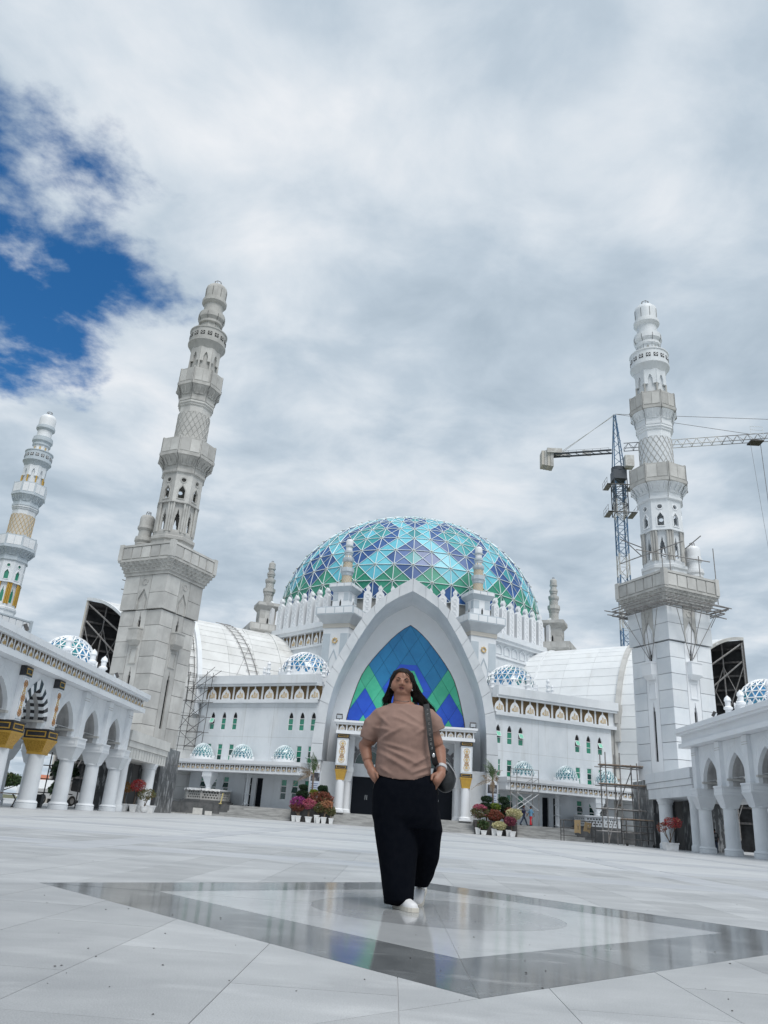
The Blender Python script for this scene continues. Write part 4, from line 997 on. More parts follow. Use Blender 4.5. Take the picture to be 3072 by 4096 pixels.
    for t in (7.35, 12.9) if s > 0 else (7.35,):
        b = MB(F)
        for dx, dy in ((-.12, 0), (.12, 0), (0, -.1)): b.lathe([(.11, .95), (.11, 3.84)], 10, c=(t+dx, -1.0+dy))
        for z in (1.1, 2.0, 2.9): b.box(t-.26, t+.26, -1.24, -.86, z, z+.06)
        b.build('prop_post', 'steel_grey' if t > 10 else 'wing_wall', ca)
    # ---------------- ablution basin
    bo = wpos(s, 11.15, -2.0, .97)
    ba = thing('lattice_basin', 'octagonal basin with pierced hexagon lattice sides, '+('half draped in black and white cloth' if s < 0 else 'bare white rim, beside the cardboard sheets'), 'basin', tuple(bo), 'basins on the terraces')
    B8 = T(*bo) @ RZ(s*AL)
    rr = 2.15; av = rr*math.cos(PI/8); fv = rr*math.sin(PI/8)
    b = MB(B8); b.lathe([(rr+.45, 0), (rr+.45, .16), (rr+.2, .16), (rr+.2, .3), (rr-.3, .3)], 8, PI/8); b.build('plinth', 'dark_stone', ba)
    for k in range(8):
        G = B8 @ RZ(k*PI/4)
        hx = []
        for r_ in range(3):
            for q in range(6):
                x = -fv+.2+q*.26+(r_ % 2)*.13; z = .50+r_*.22
                if abs(x) < fv-.14: hx.append(circ(x, z, .085, 6, PI/6))
        q = MB(G); q.plate([(-fv, .30), (fv, .30), (fv, 1.12), (-fv, 1.12)], hx, -av, -av+.07); q.build('lattice_panel', 'white' if s > 0 else 'concrete_trim', ba)
        bx('corner_post', 'white' if s > 0 else 'concrete_trim', ba, -.08, .08, -rr-.03, -rr+.12, .28, 1.15, T4=G @ RZ(PI/8))
    b = MB(B8); b.lathe([(rr-.1, 1.12), (rr+.12, 1.13), (rr+.12, 1.26), (rr-.25, 1.26)], 8, PI/8); b.build('rim', 'white_clean', ba)
    b = MB(B8); b.lathe([(rr-.3, .28), (rr-.3, 1.2)], 8, PI/8); b.build('inner_tank', 'dark_stone', ba)
    b = MB(B8); b.lathe([(.26, .9), (.26, 1.55), (.32, 1.6), (.28, 1.66)], 20); b.frus(-.24, .24, -.24, .24, 1.66, -.52, .52, -.52, .52, 2.4); b.box(-.55, .55, -.55, .55, 2.4, 2.87); b.build('fountain_column', 'white', ba)
    if s < 0:
        b = MB(B8)
        for k in (-1, 0, 1):
            b.m = B8 @ RZ(k*PI/4); n_ = 9; vs = []; fs = []
            for i in range(n_):
                x = -fv+2*fv*i/(n_-1); vs += [(x, -av-.16, 1.30), (x, -av+.25, 1.31), (x, -av-.17+.02*math.sin(i*2.1), 1.14-.09*abs(math.sin(i*1.7+k))), (x, -av-.15, 1.28)]
            for i in range(n_-1): fs += [(i*4, i*4+4, i*4+5, i*4+1), (i*4+3, i*4+2, i*4+6, i*4+7)]
            b.add(vs, fs)
        dr = b.build('draped_cloth', 'pot_white'); tag(dr, 'crumpled pale cloth draped along the rim of the grey lattice basin', 'cloth')

# ================================================================== VAULTED ROOFS
_az = R(125); VD = (math.sin(_az), math.cos(_az)); VN = (-VD[1], VD[0])
def vframe(s): return Matrix(((s*VD[0], s*VN[0], 0, s*21.5), (VD[1], VN[1], 0, 81.8), (0, 0, 1, 0), (0, 0, 0, 1)))
VZ, VR, VDEP = 10.8, 21.0, 7.8
def vpt(t, a, off=0.0):                   # t along the ridge, a<0: upright wall, 0..1: quarter vault
    if a <= 0: return Vector((t, -off, VZ*(1+a)))
    th = a*PI/2; c, d = math.cos(th), math.sin(th)
    return Vector((t, VDEP*(1-c)**.8-off*c, VZ+(VR-VZ)*d+off*d))
def vend(a): return 11.5-7.4*(1-max(a, 0))
def vault(s):
    stained = s < 0
    F = vframe(s); pt = vpt; tend = vend
    root = thing('vault_roof', ('dirt-streaked' if stained else 'clean')+' white panelled half-vault roof rising behind the '+('unpainted' if stained else 'scaffolded white')+' minaret', 'roof', tuple(F @ Vector((0, 3, 0))), 'vault roofs beside the dome')
    rows = [-1+.11*i for i in range(10)]+[i/13 for i in range(14)]; rows[9] = -.005
    cols = [-17, -13.4, -9.8, -6.4, -3.2, .1, 2.6, 5.1, 7.5, 9.5, 11.5]
    m = 'vault_white' if stained else 'vault_clean'
    b = MB(F); vs = []; nr = len(rows)
    for a in rows: vs += [pt(-17, a, -.07), pt(tend(a), a, -.07)]
    b.add(vs, [(2*i, 2*i+1, 2*i+3, 2*i+2) for i in range(nr-1)]); b.build('backing_shell', 'truss_sheet', root)
    for i in range(nr-1):
        a0, a1 = rows[i], rows[i+1]
        for j in range(len(cols)-1):
            t0, t1 = cols[j], cols[j+1]
            if a0 < -.02 and t1 < 0: continue
            e0, e1 = min(t1, tend(a0)), min(t1, tend(a1))
            if e1-t0 < .15: continue
            if e0-t0 < .05: e0 = t0+.05
            q = MB(F)
            P = [pt(t0+.012, a0), pt(e0-.012, a0), pt(e1-.012, a1), pt(t0+.012, a1)]
            P2 = [p+Vector((0, .06, -.02)) for p in P]
            g0 = .03/max((P[3]-P[0]).length, .1)
            P = [P[0].lerp(P[3], g0), P[1].lerp(P[2], g0), P[2].lerp(P[1], g0), P[3].lerp(P[0], g0)]
            q.add(P+P2, [(0, 1, 2, 3), (0, 4, 5, 1), (1, 5, 6, 2), (2, 6, 7, 3), (3, 7, 4, 0)]); q.build('roof_panel', m, root)
    for t, w_, h_, mm in ((.1, .5, .32, 'white' if stained else 'concrete'), (-9.9, .16, .12, m)):
        q = MB(F); rg = []
        for a in [-.12, -.02]+[i/20 for i in range(21)]: rg.append([pt(t, a, -.05), pt(t+w_, a, -.05), pt(t+w_, a, h_), pt(t, a, h_)])
        q.loft(rg); q.build('vault_rim', mm, root)
    FW = wing_frame(s)
    if not stained:
        q = MB(FW); q.box(15.2, 16.2, -.3, 1.6, 11.3, 13.2); q.build('rim_springer', 'concrete', root)
        q = MB(FW); q.box(15.32, 16.0, .0, .5, .95, 11.3); q.build('bare_corner_post', 'concrete_trim', root)
        for z in (2.2, 3.4, 4.6, 5.8, 7.0): bx('timber_cleat', 'wood', root, 15.15, 16.2, -.12, -.01, z, z+.12, T4=FW)
    # open end: edge trim, dark sheet wall and truss behind
    q = MB(F); rg = []
    for a in [i/20 for i in range(21)]: rg.append([pt(tend(a)-.05, a, -.2), pt(tend(a)+.15, a, -.2), pt(tend(a)+.15, a, .12), pt(tend(a)-.05, a, .12)])
    q.loft(rg); q.build('edge_trim', 'white' if stained else 'concrete', root)
    b0 = VDEP+.35
    q = MB(F); q.add([(-4, b0, 0), (11.5, b0, 0), (11.5, b0, VR-.1), (-4, b0, VR-.1)], [(0, 1, 2, 3), (3, 2, 1, 0)]); q.build('end_sheet', 'truss_sheet', root)
    for i in range(13):
        z = 2.5+i*1.45; bx('purlin', 'steel_dark', root, 0, 11.4, b0-.3, b0-.05, z, z+.2, T4=F)
    W_ = lambda t, o, z: F @ Vector((t, o, z))
    for k in range(5):
        t = 3.4+k*2.0
        bar(root, 'truss_bar', W_(t, b0-.5, 1), W_(t, b0-.5, VR-.5), .09, 'steel_grey')
        for z in (3, 8, 13):
            if k < 4: bar(root, 'truss_bar', W_(t, b0-.6, z), W_(t+2, b0-.6, z+5), .06, 'steel_grey'); bar(root, 'truss_bar', W_(t+2, b0-.6, z), W_(t, b0-.6, z+5), .05, 'steel_grey')
    bar(root, 'truss_bar', W_(5, 2.6, 14.5), W_(11.3, b0-.4, VR-.6), .1, 'steel_grey'); bar(root, 'truss_bar', W_(4.5, 4.5, 12), W_(11.3, b0-.6, 18.5), .09, 'steel_grey'); bar(root, 'truss_bar', W_(6, 3.0, 17), W_(6, b0-.5, 14), .08, 'steel_grey')
    bar(root, 'end_post', W_(11.45, b0-.2, 0), W_(11.45, b0-.2, VR), .16, 'house_wall' if stained else 'steel_dark')
vault(-1); vault(1)

# ================================================================== ARCADES
YC = [49.8-3.72*k for k in range(9)]
def arcade(s):
    left = s < 0
    root = thing('arcade', 'white colonnade of pointed arches '+('with gilt and black capitals and gold frieze' if left else 'with plain fascia and carved white capitals, beside the marble wall'), 'arcade', (s*20, 40, 0), 'colonnades along the plaza')
    def fr(x): return Matrix(((0, s, 0, s*x), (1, 0, 0, 0), (0, 0, 1, 0), (0, 0, 0, 1)))
    MES = {}
    def col_mesh(front):
        b = MB(); b.lathe([(.40, .34), (.365, 2.42)], 28); sh = b.mesh('column', 'plaster', smooth=40)
        b = MB(); b.lathe([(.49, 0), (.49, .2), (.47, .22), (.5, .26), (.47, .31), (.42, .36)], 28); ba_ = b.mesh('base', 'white', smooth=40)
        b = MB(); b.lathe([(.37, 2.38), (.42, 2.40), (.42, 2.46), (.37, 2.48)], 28); b.frus(-.36, .36, -.36, .36, 2.44, -.57, .57, -.57, .57, 3.08); b.box(-.6, .6, -.6, .6, 3.08, 3.14); ca_ = b.mesh('capital', 'plaster')
        b2 = MB(); b2.frus(-.37, .37, -.37, .37, 2.42, -.37, .37, -.37, .37, 2.54, 1); b2.frus(-.37, .37, -.37, .37, 2.54, -.58, .58, -.58, .58, 3.04, 0); b2.box(-.6, .6, -.6, .6, 3.04, 3.13, 1); cg_ = b2.mesh('capital', ['gold', 'gold_plain'])
        def blk(mm, gilt):
            q = MB(); q.box(-.58, .58, -.58, .58, 3.14, 3.56, 0)
            for f in range(4):
                q.m = RZ(f*PI/2); q.plate([(-.48, 3.21), (.48, 3.21), (.48, 3.48), (-.48, 3.48)], [[(-.43, 3.26), (.43, 3.26), (.43, 3.43), (-.43, 3.43)]], -.60, -.58, 1)
            q.m = Matrix.Identity(4); q.box(-.61, .61, -.61, .61, 3.50, 3.58, 0); return q.mesh('capital_block', [mm, gilt])
        return sh, ba_, ca_, cg_, blk('white', 'plaster'), blk('black_stone', 'gold_plain')
    SHm, BAm, CAm, CGm, BWm, BBm = col_mesh(True)
    for row, xc in enumerate((18.0, 23.2)):
        for k, y in enumerate(YC):
            gilt = left and row == 0 and k in (3, 4)
            m4 = T(s*xc, y, 0)
            c = put('column', SHm, m4, root); put('base', BAm, m4, c); put('capital', CGm if gilt else CAm, m4, c); put('capital_block', BBm if gilt else BWm, m4, c)
            if row == 0:
                xp = 17.55
                bx('pilaster', 'white_clean' if gilt else 'plaster', c, y-.30, y+.30, xp-17.6, .5, 3.56, 5.98, T4=fr(17.6))
                if gilt:
                    G = Matrix(((0, s, 0, s*17.55), (1, 0, 0, y), (0, 0, 1, 0), (0, 0, 0, 1)))
                    MB(G).plate([(-.27, 3.68), (.27, 3.68), (.27, 5.5), (-.27, 5.5)], [[(-.24, 3.71), (.24, 3.71), (.24, 5.47), (-.24, 5.47)]], -.012, 0).build('pilaster_frame', 'grey_paint', c)
                    ornament(c, G @ T(0, 0, 3.72), 1.74, .5, ('rust_line', 'gold_line'))
                    bx('pilaster_cap', 'black_stone', c, y-.34, y+.34, -.10, .5, 5.56, 5.98, T4=fr(17.6))
                    MB(G).plate([(-.27, 5.64), (.27, 5.64), (.27, 5.9), (-.27, 5.9)], [[(-.23, 5.68), (.23, 5.68), (.23, 5.86), (-.23, 5.86)]], -.07, -.055).build('gilt_frame', 'gold_plain', c)
                else:
                    for z in (5.5, 5.62): bx('pilaster_groove', 'concrete_trim', c, y-.31, y+.31, -.062, 0, z, z+.025, T4=fr(17.6))
    for row, xw in enumerate((17.78, 22.9)):
        for k in range(len(YC)-1):
            y1, y0 = YC[k], YC[k+1]; ym = (y0+y1)/2; hw = 1.12
            striped = left and row == 0 and k == 3
            def op(h_, za): return [(y0, 3.57), (ym-h_, 3.57)]+[(x, z) for x, z in arch2(h_, 3.58, 3.95, za, 9, ym)[::-1][1:-1]]+[(ym+h_, 3.57), (y1, 3.57), (y1, 5.99), (y0, 5.99)]
            q = MB(fr(xw)); q.plate(op(hw, 5.27), [], 0, .22); aw = q.build('arch_wall', 'plaster' if row == 0 else 'stained_shade_grey', root)  # rear row coloured darker in place of interior shade
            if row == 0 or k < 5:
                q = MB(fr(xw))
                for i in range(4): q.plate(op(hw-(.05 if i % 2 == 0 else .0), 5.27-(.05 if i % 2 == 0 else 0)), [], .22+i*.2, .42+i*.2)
                q.build('ribbed_soffit', 'stained_shade_grey', aw)
            for sg in (-1, 1): bx('impost', 'concrete_trim', aw, *sorted((ym+sg*(hw-.12), ym+sg*(hw+.1))), -.06, 1.0, 3.84, 3.95, T4=fr(xw))
            if row == 0:
                ar = arch2(hw, 3.95, 3.95, 5.27, 9, ym); ar2 = arch2(hw+.40, 3.95, 3.95, 5.74, 9, ym)
                if striped:
                    for i in range(1, len(ar)-2):
                        q = MB(fr(xw)); q.plate([ar[i], ar2[i], ar2[i+1], ar[i+1]], [], -.035, .0); q.build('voussoir', 'black_stone' if i % 2 else 'white_clean', aw)
                    for i in range(1, len(ar)-2):
                        q = MB(fr(xw)); q.plate([(ar[i][0], ar[i][1]), (ar[i+1][0], ar[i+1][1]), (ar[i+1][0]+(ym-ar[i+1][0])*.035, ar[i+1][1]-.03), (ar[i][0]+(ym-ar[i][0])*.035, ar[i][1]-.03)], [], .0, 1.0); q.build('soffit_stripe', 'black_stone' if i % 2 else 'white', aw)
                else:
                    q = MB(fr(xw)); o_ = ar2; q.plate(ar2, [arch2(hw+.37, 3.96, 3.96, 5.70, 9, ym)], -.012, .0); q.build('arch_moulding', 'white', aw)
    # roof and cornice
    y0, y1 = YC[-1]-2, 51.1
    b = MB(fr(0)); b.box(y0, y1, 17.15, 24.6, 6.0, 6.26); b.box(y0, y1-.05, 17.36, 24.4, 6.26, 6.74); b.box(y0, y1+.05, 17.08, 24.7, 6.74, 6.88); b.box(y0, y1+.1, 16.98, 24.8, 6.88, 7.16)
    cn = b.build('cornice', 'white' if left else 'white_clean', root)
    if left:
        fm_ = frieze_mesh(.50, .44)
        for i in range(48):
            y = 50.55-i*.632
            if y < y0+.4: break
            put('frieze_panel', fm_, Matrix(((0, s, 0, s*17.30), (1, 0, 0, y), (0, 0, 1, 6.28), (0, 0, 0, 1))), cn)
            bx('frieze_post', 'white_clean', cn, y-.316-.04, y-.316+.04, -.08, .0, 6.26, 6.74, T4=fr(17.36))
    # beams between the rows
    for k, y in enumerate(YC): bx('tie_beam', 'stained_shade_grey', root, y-.25, y+.25, 18.7, 22.8, 5.2, 5.98, T4=fr(0))  # darker grey paints in the shade under the roof
    # roof dome
    c = Vector((s*22.0, 48.9, 8.5))
    b = MB(T(*c)); b.lathe([(1.85, -1.36), (1.85, .02), (1.7, .05)], 24); b.build('dome_drum', 'white_clean', root)
    dd = small_dome(root, c, 1.68, 1.75, 20, 6, .05, 'small_dome_blue', name='roof_dome')
    for i in range(20):
        a = 2*PI*i/20; q = MB(T(c.x+1.8*math.cos(a), c.y+1.8*math.sin(a), c.z) @ RZ(a+PI/2)); q.plate([(-.16, 0), (.16, 0), (.16, .1), (.08, .17), (0, .32), (-.08, .17), (-.16, .1)], [], -.05, .05); q.build('merlon', 'white_clean', dd)
    for x, y, h in ((19.5, 42.9, 1.25), (19.5, 46.7, 1.25), (19.5, 48.6, 1.2)): pinnacle(root, (s*x, y, 7.15), h+.75)
    return root
arcade(-1); arcade(1)
floodlight(-17.3, 33.2, 7.16, -R(60), 'floodlight on the gold-frieze arcade cornice, the one nearer its roof end by the distant minaret', .75, 30)
floodlight(-17.3, 45.2, 7.16, -R(60), 'floodlight on the gold-frieze arcade cornice, in front of the unpainted minaret shaft', .75, 30)
floodlight(17.3, 45.3, 7.16, R(60), 'floodlight on the plain white arcade cornice before the scaffolded minaret', .75, 30)
# ================================================================== PORCH BLOCKS AND MARBLE WALLS
for s in (-1, 1):
    nm = 'unpainted grey minaret' if s < 0 else 'scaffolded white minaret'
    fx = Matrix(((s, 0, 0, 0), (0, 1, 0, 0), (0, 0, 1, 0), (0, 0, 0, 1)))
    p = thing('porch', 'low white porch slab on round columns at the foot of the '+nm, 'porch', (s*19, 56, 0), 'porches under the minarets')
    b = MB(fx); b.box(17.95, 24, 51.4, 60.4, 3.24, 3.9); b.build('beam', 'plaster' if s > 0 else 'offwhite', p)
    b = MB(fx); b.box(17.88, 24, 51.35, 60.45, 3.92, 4.3); b.build('fascia', 'white' if s > 0 else 'offwhite', p)
    b = MB(fx); b.box(17.80, 24, 51.3, 60.5, 4.32, 4.95); b.build('parapet', 'white' if s > 0 else 'offwhite', p)
    if s < 0:
        for i in range(14): bx('fluting', 'concrete_trim', p, 17.93, 17.95, 52+i*.6, 52.05+i*.6, 3.3, 3.85, T4=fx)
    for x, y, r in ((18.45, 58.3, .46), (18.35, 52.3, .34)):
        b = MB(T(s*x, y, 0)); b.lathe([(r*1.2, 0), (r*1.2, .3), (r*1.05, .38), (r, .42), (r, 2.85), (r*1.1, 2.9), (r*1.1, 3.0), (r*1.28, 3.12), (r*1.28, 3.24)], 28); b.build('column', 'plaster', p, smooth=40)
    mw = thing('marble_wall', 'dark veined marble-clad base wall under the '+nm, 'wall', (s*20, 60, 0), 'marble bases')
    bx('wall_core', 'dark_joint', mw, 18.5, 24, 61.05, 66, 0, 4.7, T4=fx); bx('wall_core', 'dark_joint', mw, 20.05, 20.35, 56.2, 61, 0, 3.24, T4=fx)
    for i in range(3):
        for j in range(4):
            z0, z1 = j*1.18+.005, j*1.18+1.175
            bx('marble_slab', 'marble_dark', mw, 18.45, 18.5, 61.05+i*1.63, 61.05+i*1.63+1.62, z0, z1, T4=fx)
            bx('marble_slab', 'marble_dark', mw, 18.45+i*1.8, 18.45+i*1.8+1.79, 61.0, 61.05, z0, z1, T4=fx)
    for i in range(3):
        for j in range(3): bx('marble_slab', 'marble_dark', mw, 20.0, 20.05, 56.2+i*1.6+.005, 53+i*1.6+1.595, j*1.08+.005, j*1.08+1.075, T4=fx)
    # low block wall behind the arcade
    lw = thing('block_wall', 'low grey concrete block wall behind the '+('gilt' if s < 0 else 'plain')+' arcade', 'wall', (s*26, 40, 0), 'low walls behind the arcades')
    for i in range(22):
        for j in range(2):
            y = 16+i*1.6+(j % 2)*.8; bx('block', 'blockwork', lw, 26, 26.2, y+.008, y+1.592, j*.48+.004, j*.48+.476, T4=fx)
    bx('coping', 'blockwork', lw, 25.95, 26.25, 16, 53, .96, 1.04, T4=fx)
# ================================================================== PLANTS
def leaves(parent, name, blobs, mats, n, size, rd, up=.2):
    """many small leaf faces through the given ellipsoids; blobs = [(centre, radii, weight, material index)]"""
    b = MB(); tot = sum(q[2] for q in blobs)
    for c, r, wgt, mi in blobs:
        for i in range(int(n*wgt/tot)):
            while True:
                v = Vector((rd.uniform(-1, 1), rd.uniform(-1, 1), rd.uniform(-1, 1))); l = v.length
                if .25 < l < 1: break
            v = v/l*(l**.6)
            if noise.noise(Vector((c[0], c[1], c[2]))+v*2.6) < -.36: continue
            v *= 1+.28*noise.noise(v*1.7+Vector(c)*3)
            p = Vector((c[0]+v.x*r[0], c[1]+v.y*r[1], c[2]+v.z*r[2]))
            a = Vector((rd.gauss(0, 1), rd.gauss(0, 1), rd.gauss(0, 1))).normalized(); d = (v.normalized()*.6+Vector((rd.gauss(0, .6), rd.gauss(0, .6), rd.gauss(0, .6)+up))).normalized()
            x = d.cross(a).normalized()*size*rd.uniform(.5, .9)*.5; y = d*size*rd.uniform(.7, 1.3)
            m = mi if rd.random() < .82 else rd.randrange(len(mats))
            b.add([p-x*.2, p+y*.5-x, p+y, p+y*.5+x], [(0, 1, 2, 3)], m)
    return b.build(name, mats, parent)
def square_pot(root, x, y, z, w0, w1, h, rz, rnd_=False):
    B = T(x, y, z) @ RZ(rz)
    b = MB(B)
    if rnd_: b.lathe([(w0*.35, 0), (w0*.8, .05*h), (w1, .45*h), (w1*1.02, .85*h), (w1*1.1, .87*h), (w1*1.1, h), (w1*.92, h), (w1*.9, h*.9)], 24); p = b.build('pot', 'pot_white', root, smooth=40)
    else:
        b.frus(-w0, w0, -w0, w0, 0, -w1, w1, -w1, w1, h*.86); b.frus(-w1*1.07, w1*1.07, -w1*1.07, w1*1.07, h*.86, -w1*1.1, w1*1.1, -w1*1.1, w1*1.1, h); p = b.build('pot', 'pot_white', root)
    b = MB(B); b.lathe([(w1*.86, h*.95), (w1*.86, h*1.004)], 12); b.build('soil', 'bark', root)
def bougain(label, x, y, z, pot, pr, blobs, mats, n, size, seed, rz=0., stems=2, group='potted plants before the steps', lean=0):
    """pot=(w0,w1,h,round)"""
    rd = random.Random(seed)
    root = thing('potted_bougainvillea', label, 'potted plant', (x, y, z), group)
    if pot: square_pot(root, x, y, z, pot[0], pot[1], pot[2], rz, pot[3] if len(pot) > 3 else False)
    h0 = z+(pot[2] if pot else 0)
    b = MB()
    for k in range(stems):
        for c, r, wgt, mi in blobs[:3]:
            tgt = Vector((c[0]+rd.uniform(-.5, .5)*r[0], c[1]+rd.uniform(-.4, .4)*r[1], c[2]-r[2]*rd.uniform(-.1, .5)))
            p0 = Vector((x+rd.uniform(-.06, .06), y+rd.uniform(-.05, .05), h0-.03)); mid = p0.lerp(tgt, .5)+Vector((rd.uniform(-.09, .09), 0, rd.uniform(-.02, .08)))
            b.path([p0, mid, tgt], [.028, .02, .008], 5)
    b.build('stem', 'bark', root)
    leaves(root, 'crown', blobs, mats, n, size, rd)
    return root
GP = 'bougainvillea pots by the dark planter'
def bo(lbl, x, z, rx, rz_, mats, seed, px, pw, ph, n=1500, y=69.6, py=69.25, extra=(), rnd_=False, group=GP, size=.105):
    n = int(n*1.5); blobs = [((x, y, z), (rx*1.08, rx*.9, rz_*1.12), 1.0, 0)]+list(extra)
    return bougain(lbl, px, py, 0, (pw*.72, pw, ph, rnd_), 0, blobs, mats, n, size, seed, 0, 2, group)
# beside the portal, pink side
bo('bougainvillea with a magenta top over rusty red leaves, in a square white pot', -8.8, 1.55, .58, .36, ['flower_magenta', 'leaf_rust', 'leaf_green'], 11, -8.59, .20, .47, 1900, extra=[((-8.77, 69.6, 1.15), (.60, .5, .34), 1.0, 1)])
bo('bougainvillea with salmon pink flower heads in a tapered white pot', -7.84, 1.45, .62, .32, ['flower_pink', 'flower_peach', 'leaf_olive'], 12, -7.74, .27, .45, 1500)
bo('low olive-leaved bougainvillea behind the small white pots', -6.9, 1.18, .46, .32, ['leaf_olive', 'leaf_green', 'leaf_rust'], 13, -6.92, .19, .46, 1100, y=69.5)
bo('peach-flowered bougainvillea leaning towards the portal column', -6.33, 1.42, .50, .34, ['flower_peach', 'leaf_olive', 'leaf_rust'], 14, -6.46, .22, .50, 1300, extra=[((-6.2, 69.5, 1.05), (.3, .25, .25), .5, 1)])
bo('small variegated shrub in the white pot nearest the portal column', -5.91, .98, .33, .30, ['leaf_olive', 'flower_cream', 'leaf_green'], 15, -5.84, .19, .45, 800)
for x, hh, lb in ((-8.97, .47, 'empty-looking square white pot at the magenta end of the row'), (-7.08, .62, 'tall square white pot tucked behind the small ones')):
    t = thing('plant_pot', lb, 'pot', (x, 69.35, 0), 'white plant pots'); square_pot(t, x, 69.42, 0, .15, .21, hh, 0)
# behind them in the dark planter
def planter(s, x0, x1, lb):
    t = thing('planter_box', lb, 'planter', (s*(x0+x1)/2, 70, 0), 'dark planters on the steps')
    X0, X1 = sorted((s*x0, s*x1))
    for i in range(4):
        a = X0+(X1-X0)*i/4; MB().box(a+.006, a+(X1-X0)/4-.006, 69.72, 69.78, .0, 1.12).build('side_panel', 'planter_dark', t)
    MB().box(X0, X0+.06, 69.78, 71.3, 0, 1.12).build('end_panel', 'planter_dark', t); MB().box(X1-.06, X1, 69.78, 71.3, 0, 1.12).build('end_panel', 'planter_dark', t)
    MB().box(X0+.06, X1-.06, 69.78, 71.3, 1.0, 1.06).build('soil', 'bark', t)
planter(-1, 6.05, 9.35, 'long dark planter box on the steps behind the pink flowers'); planter(1, 6.2, 9.75, 'long dark planter box on the steps beside the walking men')
def topiary(lb, x, y, tiers, seed):
    rd = random.Random(seed); t = thing('topiary_shrub', lb, 'topiary', (x, y, 1.05), 'clipped shrubs in the planters')
    b = MB(); b.path([(x, y, 1.0), (x+.03, y, tiers[-1][2]), (tiers[0][0], y, tiers[0][2])], [.06, .05, .03], 6); b.build('stem', 'bark', t)
    leaves(t, 'crown', [((cx, y, cz), (rx, rx, rz_), rx*rz_, 0) for cx, rx, cz, rz_ in tiers], ['leaf_dark', 'leaf_green'], 7500, .085, rd)
topiary('dark cloud-pruned shrub with a domed cap by the portal column', 7.25, 70.5, [(7.27, .50, 2.82, .24), (7.18, .5, 2.36, .16), (7.5, .5, 1.95, .4)], 31)
topiary('dark cloud-pruned shrub with two round balls beside the walking men', 8.75, 70.6, [(8.72, .45, 2.85, .26), (8.82, .46, 2.2, .38), (8.78, .4, 1.7, .35)], 32)
topiary('dark cloud-pruned shrub with layered pads near the canopy edge', -8.58, 70.6, [(-8.58, .38, 2.78, .2), (-8.6, .52, 2.22, .3), (-8.5, .45, 1.8, .3)], 33)
topiary('round dark shrub behind the rust-red bougainvillea', -6.88, 70.6, [(-6.88, .42, 2.72, .30), (-6.7, .4, 2.2, .4)], 34)
def inplanter(lb, x, y, blobs, mats, n, seed, size=.105): return bougain(lb, x, y, 1.05, None, 0, [(c_, tuple(v_*1.1 for v_ in r_), w_, m_) for c_, r_, w_, m_ in blobs], mats, int(n*1.5), size, seed, 0, 2, 'bushes in the dark planters')
inplanter('broad rust-red bougainvillea mound in the planter', -6.95, 70.1, [((-6.95, 70.1, 2.02), (.95, .5, .40), 1.0, 0), ((-6.6, 70.1, 1.7), (.6, .4, .3), .5, 2)], ['leaf_rust', 'flower_red', 'leaf_olive'], 2400, 21)
inplanter('yellow-green leafy bush on top of the rust-red mound', -7.55, 70.4, [((-7.58, 70.4, 2.38), (.34, .3, .2), 1, 0)], ['leaf_lime', 'leaf_orange'], 700, 22)
inplanter('dusty pink and olive spreading bougainvillea by the portal', 6.6, 70.0, [((6.62, 70, 1.72), (.68, .45, .42), 1.0, 0), ((6.6, 70, 2.12), (.5, .35, .18), .4, 1)], ['leaf_olive', 'flower_pink', 'leaf_rust'], 2000, 23)
inplanter('round brick-red bougainvillea ball', 7.9, 69.95, [((7.9, 69.95, 1.52), (.58, .45, .42), 1, 0)], ['leaf_rust', 'flower_red'], 2000, 24)
inplanter('lime-green leafy bush above the brick-red ball', 7.95, 70.3, [((7.95, 70.3, 2.25), (.42, .35, .24), 1, 0)], ['leaf_lime', 'leaf_green'], 1000, 25)
inplanter('creamy variegated bougainvillea spilling towards the walking men', 9.5, 69.9, [((9.5, 69.9, 1.76), (.60, .45, .38), 1, 0)], ['flower_cream', 'leaf_lime', 'flower_cream'], 1700, 26)
inplanter('small red and white flowering bush behind the creamy one', 9.1, 70.4, [((9.1, 70.4, 2.02), (.40, .3, .2), 1, 0)], ['flower_red', 'flower_cream', 'leaf_rust'], 700, 27)
bo('dark green and rust shrub in the ribbed white crate pot', 6.84, .78, .46, .30, ['leaf_green', 'leaf_rust', 'leaf_olive'], 41, 6.88, .24, .34, 1100, y=69.3, py=69.15)
bo('low creamy variegated bush in a round-sided white pot', 8.22, .78, .52, .26, ['flower_cream', 'leaf_lime', 'flower_cream'], 42, 8.15, .24, .40, 1100, y=69.3, py=69.12)
bo('plum-red bougainvillea on a thick twisted stem in a white pot', 9.1, 1.18, .44, .28, ['flower_plum', 'flower_pink', 'leaf_rust'], 43, 9.25, .25, .42, 1100, y=69.3, py=69.12)
for x, hh, lb in ((6.42, .52, 'tall white pot behind the ribbed crate pot'), (7.75, .52, 'tall white pot behind the creamy variegated bush'), (8.95, .50, 'tall white pot behind the plum-red bougainvillea')):
    t = thing('plant_pot', lb, 'pot', (x, 69.4, 0), 'white plant pots'); square_pot(t, x, 69.42, 0, .15, .21, hh, 0)
